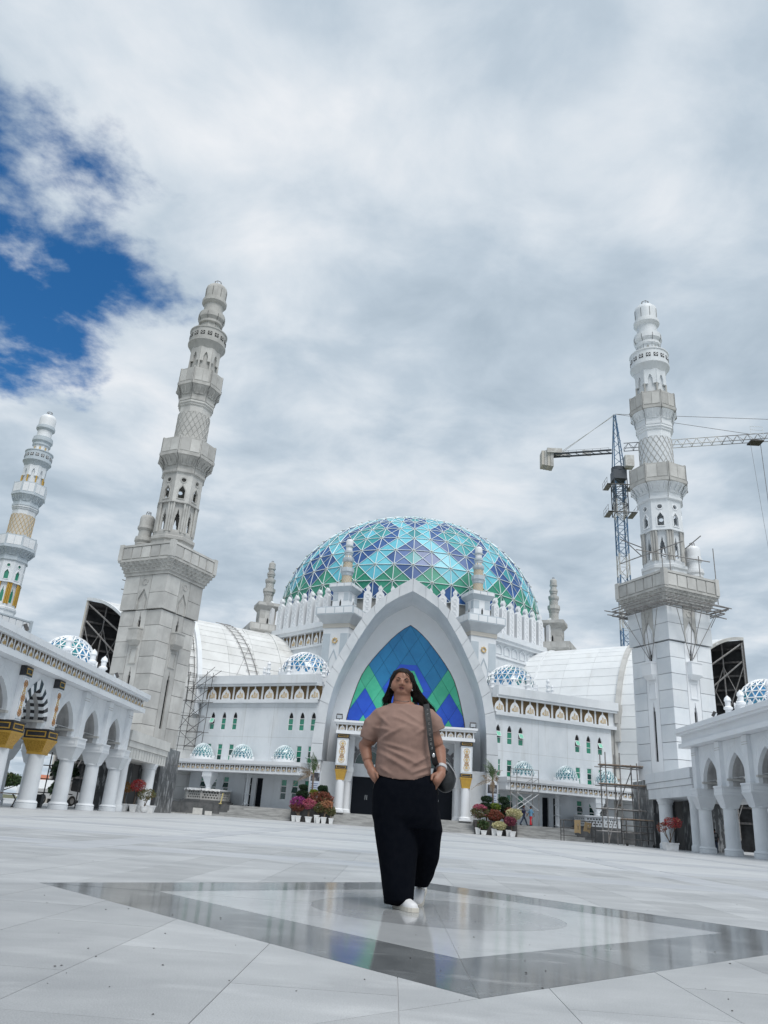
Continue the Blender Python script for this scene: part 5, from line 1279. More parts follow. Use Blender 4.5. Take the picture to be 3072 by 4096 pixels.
# by the unpainted minaret
g2 = 'potted bonsai bougainvillea by the porch'
bougain('orange-leaved bougainvillea on a bare stem, in the square pot nearest the arcade column', -18.72, 55, 0, (.17, .25, .48), 0, [((-18.85, 55, 1.5), (.55, .5, .30), 1, 0)], ['leaf_orange', 'leaf_olive', 'leaf_rust'], 1000, .085, 51, 0, 2, g2)
bougain('red-leaved bougainvillea in the middle square pot by the porch', -18.05, 55, 0, (.17, .25, .48), 0, [((-18.0, 55, 1.66), (.52, .5, .36), 1, 0)], ['flower_red', 'leaf_rust', 'leaf_orange'], 1000, .085, 52, 0, 2, g2)
bougain('spreading olive and orange bougainvillea in the round bowl pot', -17.35, 55, 0, (.22, .27, .40, True), 0, [((-17.3, 55, 1.15), (.62, .5, .33), 1, 0)], ['leaf_olive', 'leaf_orange', 'leaf_green'], 1100, .085, 53, 0, 3, g2)
t = thing('plant_pot', 'square white pot beside the round bowl pot', 'pot', (-16.9, 55.1, 0), 'white plant pots'); square_pot(t, -16.95, 55.2, 0, .17, .25, .48, 0)
bougain('scarlet-topped bougainvillea in a chipped white trough by the marble wall', 16.0, 50.4, 0, (.34, .38, .44), 0, [((16.2, 50.4, 1.55), (.52, .45, .30), 1, 0), ((15.55, 50.4, 1.25), (.28, .3, .26), .35, 1)], ['flower_red', 'leaf_rust', 'flower_peach'], 1300, .08, 54, 0, 3, 'bougainvillea by the marble wall')
# palms in the planters
def palm(lb, x, y, z0, ztop, fr, seed):
    rd = random.Random(seed); t = thing('palm_tree', lb, 'palm', (x, y, z0), 'young palms beside the portal')
    b = MB(); b.path([(x+.1, y, z0), (x+.02, y, z0+(ztop-z0)*.5), (x, y, ztop)], [.10, .085, .07], 9); b.build('trunk', 'palm_bark', t, smooth=40)
    for (dx, dz, dy, dry, droop) in fr:
        p0 = Vector((x, y, ztop)); p1 = p0+Vector((dx*.4, dy*.4, abs(dz)*.6+.25 if dz > -.5 else .2)); p2 = p0+Vector((dx, dy, dz))
        b = MB(); pts = [p0*(1-u_)**2+p1*2*u_*(1-u_)+p2*u_**2 for u_ in [i/14 for i in range(15)]]
        b.path(pts, [.022*(1-i/16) for i in range(15)], 4)
        for i in range(2, 15):
            d = (pts[min(i+1, 14)]-pts[i-1]).normalized(); sd_ = d.cross(Vector((0, 1, .2))).normalized()
            for sg in (-1, 1):
                for q in range(2):
                    ln = .42*math.sin(PI*min(i/15+.15, .95))*rd.uniform(.75, 1.1); e_ = (sd_*sg*.75+d*.7+Vector((0, rd.uniform(-.4, .4), -(droop)*rd.uniform(.5, 1.1)))).normalized()*ln
                    o_ = pts[i]+d*q*.05; wv = Vector((0, .012, .010)).cross(e_).normalized()*.014
                    b.add([o_-wv, o_+e_*.5-wv*1.2, o_+e_, o_+e_*.5+wv*1.2], [(0, 1, 2, 3)])
        b.build('frond', 'palm_dry' if dry else 'palm_green', t)
palm('thin young palm with wind-blown fronds beside the banner on the pink-flower side', -7.8, 70.6, 1.05, 3.9, [(-.2, 1.75, 0, 0, .2), (-.1, 1.5, .3, 0, .2), (.15, 1.2, -.2, 0, .3), (-.6, 1.6, .2, 0, .6), (.05, 1.4, .2, 0, .3), (-.8, 1.3, 0, 0, .8), (-1.5, .5, 0, 1, 1.0), (-1.6, -.9, .1, 1, 1.0), (-1.2, .1, .2, 1, 1.1), (.4, .8, .3, 1, .6)], 61)
palm('thin young palm with a skirt of dry fronds beside the banner near the walking men', 7.75, 70.5, 1.05, 4.35, [(-.6, 1.75, 0, 0, .15), (-.35, 1.5, .2, 0, .15), (-.2, 1.3, -.2, 0, .2), (-.8, 1.25, .1, 0, .3), (-.05, 1.1, .1, 0, .3), (.25, .95, .2, 0, .3), (.75, .9, 0, 1, .9), (-1.0, .35, 0, 1, 1.1), (-1.75, -.75, .1, 1, 1.0), (.05, -1.1, -.1, 1, .9), (-.15, -1.2, .1, 1, .9), (.5, .2, .2, 1, 1.1)], 62)
# banners
def banner(lb, x0, x1, z0, z1, y, ph):
    t = thing('standing_banner', lb, 'banner', ((x0+x1)/2, y, z0), 'banners at the portal')
    MB().box(x0, x1, y, y+.03, z0, z1).build('sheet', 'banner_white', t)
    MB().box(x0+.04, x1-.04, y-.008, y, z1-.75, z1-.05).build('photograph', 'banner_photo', t)
    for i in range(6):
        wv = (x1-x0)*(.78, .62, .8, .7, .8, .45)[i]
        MB().box((x0+x1)/2-wv/2, (x0+x1)/2+wv/2, y-.005, y, z1-1.0-i*.17, z1-.94-i*.17).build('text_line', 'print_blue', t)
    for x in (x0-.05, x1+.05): bar(t, 'pole', (x, y, z0-.6), (x, y, z1+.1), .025, 'frame_white')
banner('standing banner with a dark photograph, half hidden by the palm on the pink-flower side', -8.15, -7.3, 2.0, 4.14, 71.55, -1)
banner('standing banner with a dark photograph, half hidden by the dry-skirted palm', 7.4, 8.28, 2.0, 4.12, 71.55, 1)

# ================================================================== SCAFFOLDS
def scaffold(lb, name='scaffold', loc=(0, 0, 0), group='pipe scaffolds'): return thing(name, lb, 'scaffold', loc, group)
F = wing_frame(-1); W = lambda t, o, z: F @ Vector((t, o, z))
sf = scaffold('tall thin pipe scaffold standing on the canopy at the end of the cracked wing', loc=tuple(W(14.8, -1.3, 4.93)))
for t in (13.9, 16.1):
    for o in (-1.6, -.6): bar(sf, 'upright', W(t, o, 4.93), W(t-.25, o, 13.6), .03, 'steel_dark')
for z in (6.2, 7.6, 9.1, 10.6, 12.0, 13.2):
    for o in (-1.6, -.6): bar(sf, 'ledger', W(13.2, o, z), W(16.4, o, z+.05), .028, 'steel_dark')
for z in (6.2, 7.6, 9.1, 10.6): bar(sf, 'brace', W(13.9, -1.6, z), W(16.0, -1.6, z+1.4), .024, 'steel_dark'); bar(sf, 'brace', W(16.0, -.6, z), W(13.9, -.6, z+1.4), .03, 'steel_dark')
bar(sf, 'raking_pole', W(12.6, -.7, 13.8), W(15.5, -.8, 12.0), .028, 'steel_dark'); bar(sf, 'raking_pole', W(13.1, -1.2, 14.1), W(16.0, -1.2, 11.8), .028, 'steel_dark'); bar(sf, 'raking_pole', W(14.6, -1.6, 9.8), W(18.0, -2.4, 4.9), .028, 'steel_dark')
VL = vframe(-1)
def vp(t, a, off=.1): return VL @ vpt(t, a, off)
ld = thing('roof_ladder', 'long rung ladder laid up the side of the stained vault by the unpainted minaret', 'ladder', tuple(vp(1.2, 0)), 'ladders on the vaults')
for k in (0, .6):
    b = MB(); b.path([vp(.9+k, -.02+.62*u_/8, .12) for u_ in range(9)], .035, 5); b.build('rail', 'steel_dark', ld)
for i in range(11): bar(ld, 'rung', vp(.8, .6*i/10, .12), vp(1.6, .6*i/10, .12), .03, 'steel_dark')
ld = thing('roof_ladder', 'wide pipe ladder lying on the stained vault above the lettered frieze', 'ladder', tuple(vp(-6, .5)), 'ladders on the vaults')
for k in (0, 1.0):
    b = MB(); b.path([vp(-6.6+k+2.2*u_/8, .22+.70*u_/8, .12) for u_ in range(9)], .035, 5); b.build('rail', 'steel_grey', ld)
for i in range(15): u_ = i/14; bar(ld, 'rung', vp(-6.9+2.2*u_, .22+.70*u_, .12), vp(-5.3+2.2*u_, .22+.70*u_, .12), .03, 'steel_grey')
bar(ld, 'guy_line', vp(-5.8, .75, .2), vp(-9.4, .22, .1), .022, 'steel_grey'); bar(ld, 'guy_line', vp(-6, .5, .2), vp(-4, .22, .1), .022, 'steel_grey')
# scaffold poles round the white minaret
mx_, my_ = 20.9, 62.0; Bm = T(mx_, my_, 0) @ RZ(R(25)); mp = lambda x, y, z: Bm @ Vector((x, y, z))
sf = scaffold('collar of grey poles lashed round the white minaret under its square cornice', loc=(mx_, my_, 17.4), group='pole scaffolds on minarets')
rd = random.Random(9)
for f in range(4):
    Q = Bm @ RZ(f*PI/2)
    for i in range(5):
        z = 17.55+i*.16+rd.uniform(-.05, .05); e = rd.uniform(.2, 1.1); o_ = -2.65-.17*i-rd.uniform(0, .1)
        bar(sf, 'pole', Q @ Vector((-2.5-e, o_, z)), Q @ Vector((2.5+rd.uniform(.2, 1.2), o_, z+rd.uniform(-.15, .15))), .045, 'steel_grey')
    for x in (-1.9, -.6, .7, 1.9): bar(sf, 'putlog', Q @ Vector((x, -2.2, 17.75)), Q @ Vector((x+.1, -3.6, 17.7)), .04, 'steel_grey')
    for x, x2 in ((-2.2, -.1), (-.5, -.05), (.6, .02), (2.2, .15)): bar(sf, 'raking_pole', Q @ Vector((x, -3.1, 17.8)), Q @ Vector((x2, -2.14, 13.75)), .028, 'steel_grey')
sf = scaffold('spray of loose poles through the colonnette stage of the white minaret', loc=(mx_, my_, 21), group='pole scaffolds on minarets')
for i, (z, a0) in enumerate(((22.2, .1), (22.9, .9), (23.4, 1.7), (23.8, .5), (21.7, 1.2), (22.6, 2.2))):
    c_, s_ = math.cos(a0), math.sin(a0); off = 1.75*(1 if i % 2 else -1)
    bar(sf, 'pole', (mx_-3.1*c_-s_*off, my_-3.1*s_+c_*off, z+.3), (mx_+3.1*c_-s_*off, my_+3.1*s_+c_*off, z-.2), .045, 'steel_grey')
for x, z0, z1 in ((-1.9, 20.2, 22), (1.2, 20.2, 22.3), (2.9, 18.5, 23.3), (-2.7, 20.3, 21.5)): bar(sf, 'upright', mp(x, -2.6, z0), mp(x, -2.6, z1), .04, 'steel_grey')
Bl = T(-20.9, 62, 0) @ RZ(-R(25)); ml = lambda x, y, z: Bl @ Vector((x, y, z))
sf = scaffold('few grey poles jutting from the outer corner of the unpainted minaret cornice', loc=(-23, 62, 17), group='pole scaffolds on minarets')
for x0, y0, z0, x1, y1, z1 in ((-2.2, .2, 17.2, -4.4, -.4, 17.5), (-2.2, .6, 17.6, -4.9, 0, 18.5), (-2.2, 1, 18.1, -3.9, .6, 18.9), (-2.2, 0, 16.9, -4.2, -.3, 17.1), (-2.2, .3, 18.9, -3.6, .2, 19.4), (-2.6, .4, 16.9, -2.4, .2, 17.0)):
    bar(sf, 'pole', ml(x0, y0, z0), ml(x1, y1, z1), .045, 'steel_grey')
bar(sf, 'upright', ml(-3.4, .3, 16.8), ml(-3.3, .3, 22.6), .045, 'steel_grey')
# scaffold on the canopy by the marble wall (white minaret side) and rolling frames below
F2 = wing_frame(1); W2 = lambda t, o, z: F2 @ Vector((t, o, z))
sf = scaffold('pipe scaffold with plank decks standing against the marble wall by the white porch', loc=(17.3, 63.6, 0))
xs = (15.5, 16.6, 17.9); ys = (62.6, 64.2)
for x in xs:
    for y in ys: bar(sf, 'upright', (x, y, 0), (x-.05, y, 6.6 if x < 17 else 5.9), .05, 'steel_grey')
for z in (.9, 2.5, 4.2, 5.6):
    for y in ys: bar(sf, 'ledger', (15.0, y, z), (18.6, y, z-.03), .045, 'steel_grey')
    for x in xs: bar(sf, 'transom', (x, 62.2, z+.05), (x, 64.5, z+.05), .04, 'steel_grey')
for z in (4.26, 5.66): MB().box(15.0, 18.7, 62.5, 63.1, z, z+.06).build('plank', 'wood', sf); MB().box(15.2, 18.4, 63.2, 63.8, z+.01, z+.07).build('plank', 'wood', sf)
bar(sf, 'brace', (15.5, 62.6, .2), (16.6, 62.6, 3.9), .04, 'steel_grey'); bar(sf, 'brace', (16.6, 64.2, 2.5), (17.9, 64.2, 5.5), .04, 'steel_grey')
sf = scaffold('low wheeled scaffold frame loaded with rubble before the marble wall', 'rolling_scaffold', (16.9, 60.2, 0))
for x in (16.0, 17.9):
    for y in (59.6, 60.9): bar(sf, 'upright', (x, y, .15), (x, y, 1.75), .045, 'steel_dark')
for z in (.45, .95, 1.35, 1.75):
    for y in (59.6, 60.9): bar(sf, 'rail', (16.0, y, z), (17.9, y, z), .035, 'steel_dark')
MB().box(15.95, 17.95, 59.55, 60.95, 1.76, 1.82).build('plank', 'wood', sf)
for x in (16.0, 17.9): MB(T(x, 59.6, .1) @ Matrix.Rotation(PI/2, 4, 'X')).lathe([(.1, -.03), (.1, .03)], 14).build('wheel', 'tyre', sf)
sf = scaffold('wheeled frame hung with torn cardboard beside the steps', 'rolling_scaffold', (14.2, 66.8, 0))
for x in (12.9, 15.4):
    for y in (66.2, 67.4): bar(sf, 'upright', (x, y, 0), (x, y, 1.55), .035, 'steel_dark')
for z in (.4, 1.0, 1.55):
    for y in (66.2, 67.4): bar(sf, 'rail', (12.9, y, z), (15.4, y, z), .03, 'steel_dark')
for lb, x0, z0, w_, h_, rz in (('upright torn brown cardboard sheet with a slot, on the wheeled frame', 13.7, .62, .5, 1.0, 0), ('leaning torn brown cardboard sheet with ragged foot, on the wheeled frame', 14.4, .8, .6, .75, .3)):
    b = MB(T(x0, 66.1, z0) @ Matrix.Rotation(rz*.6, 4, 'Y') @ RZ(rz)); b.plate([(0, 0), (w_*.6, .05), (w_, -.04), (w_*1.02, h_), (.02, h_*.96)], [[(w_*.55, h_*.25), (w_*.65, h_*.25), (w_*.65, h_*.7), (w_*.55, h_*.7)]], -.02, 0); o = b.build('cardboard_sheet', 'cardboard'); tag(o, lb, 'cardboard', 'cardboard on the frame')
sf = scaffold('slim white pipe tower against the canopy over the walking men', loc=tuple(W2(2.2, -3.3, .95)))
for t in (.9, 3.2):
    for o in (-4.0, -3.0): bar(sf, 'upright', W2(t, o, .95), W2(t, o, 5.6), .03, 'steel_grey')
for z in (2.2, 3.6, 4.9, 5.6):
    for o in (-4.0, -3.0): bar(sf, 'ledger', W2(.9, o, z), W2(3.2, o, z), .025, 'steel_grey')
for o in (-4.0, -3.0): bar(sf, 'brace', W2(.9, o, 2.2), W2(3.2, o, 3.6), .022, 'frame_white'); bar(sf, 'brace', W2(3.2, o, 2.2), W2(.9, o, 3.6), .022, 'frame_white'); bar(sf, 'brace', W2(.9, o, 3.6), W2(3.2, o, 4.9), .022, 'steel_grey')
sf = scaffold('blue pipe scaffold behind the plain arcade columns', loc=(29, 54, 0))
for x in (27.5, 29, 30.5):
    for y in (53, 55.5): bar(sf, 'upright', (x, y, 0), (x, y, 7), .05, 'scaf_blue')
for z in (1.2, 2.6, 4.0, 5.4):
    for y in (53, 55.5): bar(sf, 'ledger', (27, y, z), (31, y, z), .045, 'scaf_blue')
bar(sf, 'brace', (27.5, 53, 1.2), (30.5, 53, 5.4), .04, 'scaf_blue'); bar(sf, 'brace', (30.5, 53, 1.2), (27.5, 53, 5.4), .04, 'scaf_blue')
sf = scaffold('dark pipe scaffold under the porch beside the unpainted minaret marble', loc=(-22, 51.5, 0))
for x in (-21, -22.4):
    for y in (50.6, 52.4): bar(sf, 'upright', (x, y, 0), (x, y, 3.2), .04, 'steel_dark')
for z in (.8, 1.6, 2.4): bar(sf, 'ledger', (-20.6, 50.6, z), (-22.8, 50.6, z), .035, 'steel_dark')
bar(sf, 'brace', (-21, 50.6, .1), (-22.4, 50.6, 2.4), .03, 'steel_dark')
# stone offcuts leaning by the terrace, rubbish
for x, y, w_, h_, lb in ((-17.2, 69.6, .8, .55, 'grey stone slab leaning by the dark terrace'), (-16.2, 69.3, .6, .35, 'pale stone slab tipped over by the dark terrace')):
    b = MB(T(x, y, 0) @ RZ(.3) @ Matrix.Rotation(-.35, 4, 'X')); b.box(-w_/2, w_/2, -.03, .03, 0, h_); o = b.build('stone_offcut', 'concrete_trim'); tag(o, lb, 'stone slab', 'offcuts by the terrace')
b = MB()
for i in range(26):
    s_ = rd.uniform(.04, .16); b.m = T(rd.uniform(-19.6, -15), rd.uniform(69, 70.6), .0) @ RZ(rd.uniform(0, 3)); b.box(-s_*2, s_*2, -s_*.5, s_*.5, 0, s_*.5)
o = b.build('rubble', 'concrete_trim'); tag(o, 'scatter of broken stone rubble by the dark terrace', 'rubble', kind='stuff')
b = MB(T(-15.8, 71.7, .97)); b.tube((0, 0, 0), (.12, 0, .9), .05, 6); b.box(-.12, .12, -.1, .1, 0, .06); o = b.build('standpipe', 'yellow'); tag(o, 'small yellow standpipe in front of the cloth-draped basin', 'standpipe')

# ================================================================== TOWER CRANE
CX, CY = 37.4, 130.0
cr_ = thing('tower_crane', 'blue and white tower crane rising behind the white minaret', 'crane', (CX, CY, 0))
def lat(b, p0, p1, hw, n, r=.09, rb=.05):
    """square lattice between two points along z (vertical mast)"""
    z0, z1 = p0[2], p1[2]; cs = [(-hw, -hw), (hw, -hw), (hw, hw), (-hw, hw)]; dz = (z1-z0)/n
    for x, y in cs: b.tube((p0[0]+x, p0[1]+y, z0), (p0[0]+x, p0[1]+y, z1), r, 4)
    for i in range(n):
        za, zb = z0+i*dz, z0+(i+1)*dz
        for k in range(4):
            a, c = cs[k], cs[(k+1) % 4]
            b.tube((p0[0]+a[0], p0[1]+a[1], za), (p0[0]+c[0], p0[1]+c[1], za), rb, 4)
            if (i+k) % 2: a, c = c, a
            b.tube((p0[0]+a[0], p0[1]+a[1], za), (p0[0]+c[0], p0[1]+c[1], zb), rb, 4)
segs = [(0, 28, 'crane_white'), (28, 33.5, 'crane_blue'), (33.5, 38, 'crane_white'), (38, 43, 'crane_blue'), (43, 47, 'crane_white'), (47, 54, 'crane_blue'), (54, 57.5, 'crane_white'), (57.5, 61, 'crane_blue')]
for z0, z1, m in segs:
    b = MB(); lat(b, (CX, CY, z0), (CX, CY, z1), .85, max(2, int((z1-z0)/1.7)), .13, .055); b.build('mast_section', m, cr_)
b = MB(); lat(b, (CX, CY, 54.5), (CX, CY, 61.5), 1.15, 4, .1, .06); b.build('climbing_frame', 'crane_dark', cr_)
for z in (54.6, 60.0):
    b = MB()
    for s_ in (-1, 1):
        b.box(CX-2.1*s_-.5, CX-2.1*s_+.5, CY-1.6, CY+1.6, z, z+.06)
    b.box(CX-2.6, CX+2.6, CY-1.7, CY-1.3, z, z+.06); b.build('platform', 'steel_grey', cr_)
    for s_ in (-1, 1):
        for yy in (-1.6, 0, 1.6): bar(cr_, 'guard_rail', (CX+2.6*s_, CY+yy, z), (CX+2.6*s_, CY+yy, z+1.3), .035, 'steel_grey', 4)
        for zz_ in (.6, 1.3): bar(cr_, 'guard_rail', (CX+2.6*s_, CY-1.6, z+zz_), (CX+2.6*s_, CY+1.6, z+zz_), .035, 'steel_grey', 4)
b = MB(); b.box(CX-1.2, CX+1.2, CY-1.2, CY+1.2, 61.4, 63.2); b.lathe([(1.3, 63.2), (1.3, 63.9)], 16, c=(CX, CY)); b.build('slewing_ring', 'crane_dark', cr_)
JD = Vector((math.sin(R(106)), math.cos(R(106)), 0)).normalized(); JP = Vector((JD.y, -JD.x, 0)).normalized(); JO = Vector((CX, CY, 67.7))
b = MB(T(CX+1.6, CY-1.2, 63.6)); b.box(-.8, .8, -.9, .9, 0, 2.2); b.build('cab', 'crane_white', cr_)
# tower head
b = MB(); ap_ = Vector((CX-.2, CY, 75.2))
for s_ in (-1, 1):
    for q in (-.8, .8): b.tube((CX+.9*s_, CY+q, 63.9), ap_+Vector((.15*s_, .1*q, 0)), .11, 5)
for i in range(6):
    u_ = i/6; k = 1-u_*.85; z = 64.2+11*u_
    b.tube((CX+.9*k-.2*u_, CY-.8*k, z), (CX-.9*k-.2*u_, CY-.8*k, z+1.6), .05, 4); b.tube((CX-.9*k-.2*u_, CY-.8*k, z), (CX+.9*k-.2*u_, CY-.8*k, z+1.6), .05, 4)
b.build('tower_head', 'crane_blue', cr_)
def jib(name, s0, s1, m, n, h=1.35, hw=.65):
    b = MB(); A = lambda s_, q, z: JO+JD*s_+JP*q+Vector((0, 0, z))
    for q, z in ((-hw, 0), (hw, 0), (0, h)): b.tube(A(s0, q, z), A(s1, q, z), .075, 4)
    d = (s1-s0)/n
    for i in range(n):
        a, c = s0+i*d, s0+(i+1)*d; mi_ = (a+c)/2
        for q in (-hw, hw): b.tube(A(a, q, 0), A(mi_, 0, h), .045, 4); b.tube(A(mi_, 0, h), A(c, q, 0), .045, 4)
        b.tube(A(a, -hw, 0), A(a, hw, 0), .045, 4)
    b.build(name, m, cr_)
for i in range(5): jib('jib_section', 1.2+i*8.5, 1.2+(i+1)*8.5, ('crane_dark', 'crane_white')[i > 0] if i < 2 else 'steel_grey', 5)
A_ = lambda s_, q, z: JO+JD*s_+JP*q+Vector((0, 0, z))
b = MB()
for q in (-.7, .7): b.tube(A_(-1, q, -.2), A_(-13.6, q, -.2), .2, 4)
for i in range(9): b.tube(A_(-1-i*1.4, -.7, -.25), A_(-2.2-i*1.4, .7, -.25), .07, 4)
b.build('counter_jib', 'crane_dark', cr_)
for s_ in range(8): bar(cr_, 'guard_rail', A_(-1.5-s_*1.5, -.9, -.1), A_(-1.5-s_*1.5, -.9, 1.1), .03, 'steel_grey', 4)
for z in (.5, 1.1): bar(cr_, 'guard_rail', A_(-1.5, -.9, z), A_(-12.2, -.9, z), .03, 'steel_grey', 4)
for k, (s_, w_) in enumerate(((-5.6, 1.6), (-9.6, 1.8))):
    b = MB()
    c_ = A_(s_, -.95, .0); b.box(c_.x-w_/2, c_.x+w_/2, c_.y-.06, c_.y, c_.z-.3, c_.z+.9); b.build('sign_board', 'crane_white', cr_)
for k in range(4):
    c_ = A_(-12.2-k*.55, 0, -.6); b = MB(); b.box(c_.x-.28, c_.x+.28, c_.y-1.1, c_.y+1.1, c_.z-2.3+.15*k, c_.z+1.1); b.build('counterweight', 'house_wall' if k % 2 else 'concrete', cr_)
b = MB(); b.box(A_(-11.5, 0, 0).x-1.6, A_(-11.5, 0, 0).x+1.2, CY+2, CY+4, A_(-11.5, 0, 0).z-.1, A_(-11.5, 0, 0).z+.8); b.build('winch', 'crane_white', cr_)
for q in (-.3, .3): bar(cr_, 'pendant', ap_+Vector((0, q, 0)), A_(-10.6, q, .1), .05, 'crane_white', 4)
for s_ in (23, 46): bar(cr_, 'pendant', ap_+Vector((.2, 0, .2)), A_(s_, 0, 1.35), .05, 'steel_grey', 4)
tr = A_(23.6, 0, 0)
b = MB(); b.box(tr.x-1.1, tr.x+1.1, tr.y-1, tr.y+1, tr.z-.5, tr.z-.25); b.build('trolley', 'steel_dark', cr_)
for dx in (-1.1, 1.1):
    bar(cr_, 'basket_rail', (tr.x+dx, tr.y-1, tr.z-.3), (tr.x+dx, tr.y-1, tr.z+2.3), .04, 'frame_white', 4)
for z in (.9, 1.6, 2.3): bar(cr_, 'basket_rail', (tr.x-1.1, tr.y-1, tr.z+z), (tr.x+1.1, tr.y-1, tr.z+z), .04, 'frame_white', 4)
hk = Vector((tr.x+.6, tr.y, 38.4))
for a, c in (((-.9, 0), (-.35, 0)), ((-.8, .2), (-.25, .2)), ((.9, 0), (.4, 0)), ((.95, .2), (.45, .2))): bar(cr_, 'hoist_rope', (tr.x+a[0], tr.y+a[1], tr.z-.4), (hk.x+c[0], hk.y+c[1], hk.z+.6), .028, 'steel_grey', 4)
b = MB(T(*hk)); b.box(-.55, .55, -.3, .3, -.6, .25); b.box(-.4, -.05, -.32, .32, .25, .9); b.box(.1, .45, -.32, .32, .25, .9); b.build('hook_block', 'crane_dark', cr_)
bar(cr_, 'hook_chain', hk+Vector((0, 0, -.6)), hk+Vector((.45, 0, -9.2)), .06, 'steel_dark', 4)
for dx in (-1.4, .9): bar(cr_, 'sling', hk+Vector((.45, 0, -9.2)), hk+Vector((.45+dx*1.8, 0, -17)), .03, 'steel_grey', 4)

# ================================================================== BEYOND THE ARCADES
def tree(lb, x, y, h, r, seed, mats=('leaf_green', 'leaf_dark', 'leaf_olive'), cat='tree', n=2600, size=.32):
    rd = random.Random(seed); t = thing('tree', lb, cat, (x, y, 0), 'trees beyond the arcades')
    b = MB(); b.path([(x, y, 0), (x+.1, y, h*.45), (x-.1, y, h*.8)], [.16, .12, .05], 7)
    for k in range(4): a = rd.uniform(0, 6.3); b.path([(x+.05, y, h*(.35+.1*k)), (x+math.cos(a)*r*.6, y+math.sin(a)*r*.6, h*(.6+.08*k))], [.07, .02], 5)
    b.build('trunk', 'bark', t)
    bl = [((x+rd.uniform(-.5, .5)*r, y+rd.uniform(-.5, .5)*r, h*rd.uniform(.55, .9)), (r*rd.uniform(.4, .7),)*2+(h*.22,), 1, k % 3) for k in range(6)]
    leaves(t, 'crown', bl, list(mats), n, size, rd)
tree('bushy green tree seen low between the first arcade columns', -62, 122, 3.6, 3.2, 71); tree('dark green tree behind the concrete bench', -45, 92, 2.6, 2.4, 72); tree('scrubby tree beside the orange-roofed house', -58, 140, 3.4, 3.0, 73)
tree('green tree behind the blue pipe scaffold', 27.6, 57, 4.6, 1.2, 74, n=1800, size=.22); tree('leafy tree beyond the plain arcade end', 40, 70, 6, 3, 75)
ph_ = thing('potted_palm', 'small dark potted palm behind the arcade by the parked pickup', 'palm', (-24.3, 57.5, 0))
b = MB(); b.path([(-24.3, 57.5, 0), (-24.2, 57.5, 1.2), (-24.3, 57.5, 2.1)], [.1, .08, .06], 7); b.build('trunk', 'palm_bark', ph_)
leaves(ph_, 'crown', [((-24.3, 57.5, 2.4), (.8, .8, .5), 1, 0), ((-24.4, 57.5, 1.2), (.5, .5, .35), .5, 1)], ['leaf_dark', 'leaf_green'], 900, .3, random.Random(77))
hs = thing('house', 'low pale house with an orange-red hipped roof far beyond the arcade', 'house', (-64, 150, 0))
MB().box(-68, -60.5, 147, 153, 0, 2.7).build('wall', 'house_wall', hs); MB().frus(-69, -59.5, 146, 154, 2.7, -66, -62.5, 149, 151, 4.3).build('roof', 'roof_orange', hs)
for x in (-66.5, -64.2, -62): MB().box(x-.5, x+.5, 146.9, 147, .9, 2).build('window', 'glass_dark', hs)
# bench, bin, car
be = thing('bench', 'weathered wooden bench on thin steel legs beside the gilt-capitalled columns', 'bench', (-19.6, 39.5, 0))
for k in range(3): MB().box(-20.6, -18.7, 39.2+k*.2, 39.38+k*.2, .58, .63).build('plank', 'wood', be)
for x in (-20.4, -18.95):
    b = MB(); b.path([(x-.1, 39.5, 0), (x, 39.5, .35), (x-.18, 39.5, .58)], .035, 6); b.path([(x-.1, 39.5, .0), (x-.1, 39.5, .05)], .06, 6); b.build('leg', 'steel_dark', be)
bi = thing('litter_bin', 'black litter bin standing behind the arcade column', 'bin', (-19.75, 44, 0))
b = MB(); b.frus(-19.92, -19.6, 43.85, 44.15, 0, -19.97, -19.55, 43.8, 44.2, .58); b.build('bin_body', 'bin_black', bi); b = MB(); b.frus(-19.99, -19.53, 43.78, 44.22, .58, -19.95, -19.57, 43.82, 44.18, .66); b.build('lid', 'bin_black', bi)
ct = thing('parked_pickup', 'white pickup truck parked beyond the arcade, half hidden by columns', 'pickup', (-27.5, 63.5, 0))
Bc = T(-27.5, 63.5, 0) @ RZ(R(70)); b = MB(Bc)
prof = [(-2.5, .45), (2.5, .45), (2.55, .8), (2.4, 1.05), (1.35, 1.12), (.75, 1.72), (-.7, 1.78), (-1.0, 1.15), (-2.5, 1.1)]
b.m = Bc; b.plate(prof, [], -.85, .85); b.build('body', 'car_white', ct)
for sg in (-1, 1):
    q = MB(Bc); q.plate([(1.15, 1.17), (.68, 1.64), (.1, 1.67), (.1, 1.17)], [], sg*.86-.01, sg*.86+.01); q.build('side_window', 'glass_dark', ct)
    q = MB(Bc); q.plate([(.02, 1.17), (.02, 1.67), (-.62, 1.69), (-.85, 1.17)], [], sg*.86-.01, sg*.86+.01); q.build('side_window', 'glass_dark', ct)
    for x in (-1.6, 1.6):
        q = MB(Bc @ T(x, sg*.8, .38) @ Matrix.Rotation(PI/2, 4, 'X')); q.lathe([(.22, -.12), (.38, -.12), (.38, .12), (.22, .12)], 18); wl = q.build('wheel', 'tyre', ct)
        q = MB(Bc @ T(x, sg*.8, .38) @ Matrix.Rotation(PI/2, 4, 'X')); q.lathe([(.22, -.13), (.22, .13)], 14); q.build('rim', 'steel_grey', wl)
q = MB(Bc); q.add([(1.37, -.78, 1.13), (1.37, .78, 1.13), (.78, .72, 1.70), (.78, -.72, 1.70)], [(0, 1, 2, 3)]); q.build('windscreen', 'glass_dark', ct)
for sg in (-1, 1): q = MB(Bc); q.box(2.44, 2.52, sg*.7-.14, sg*.7+.14, .82, .98); q.build('headlight', 'lamp_glass', ct)
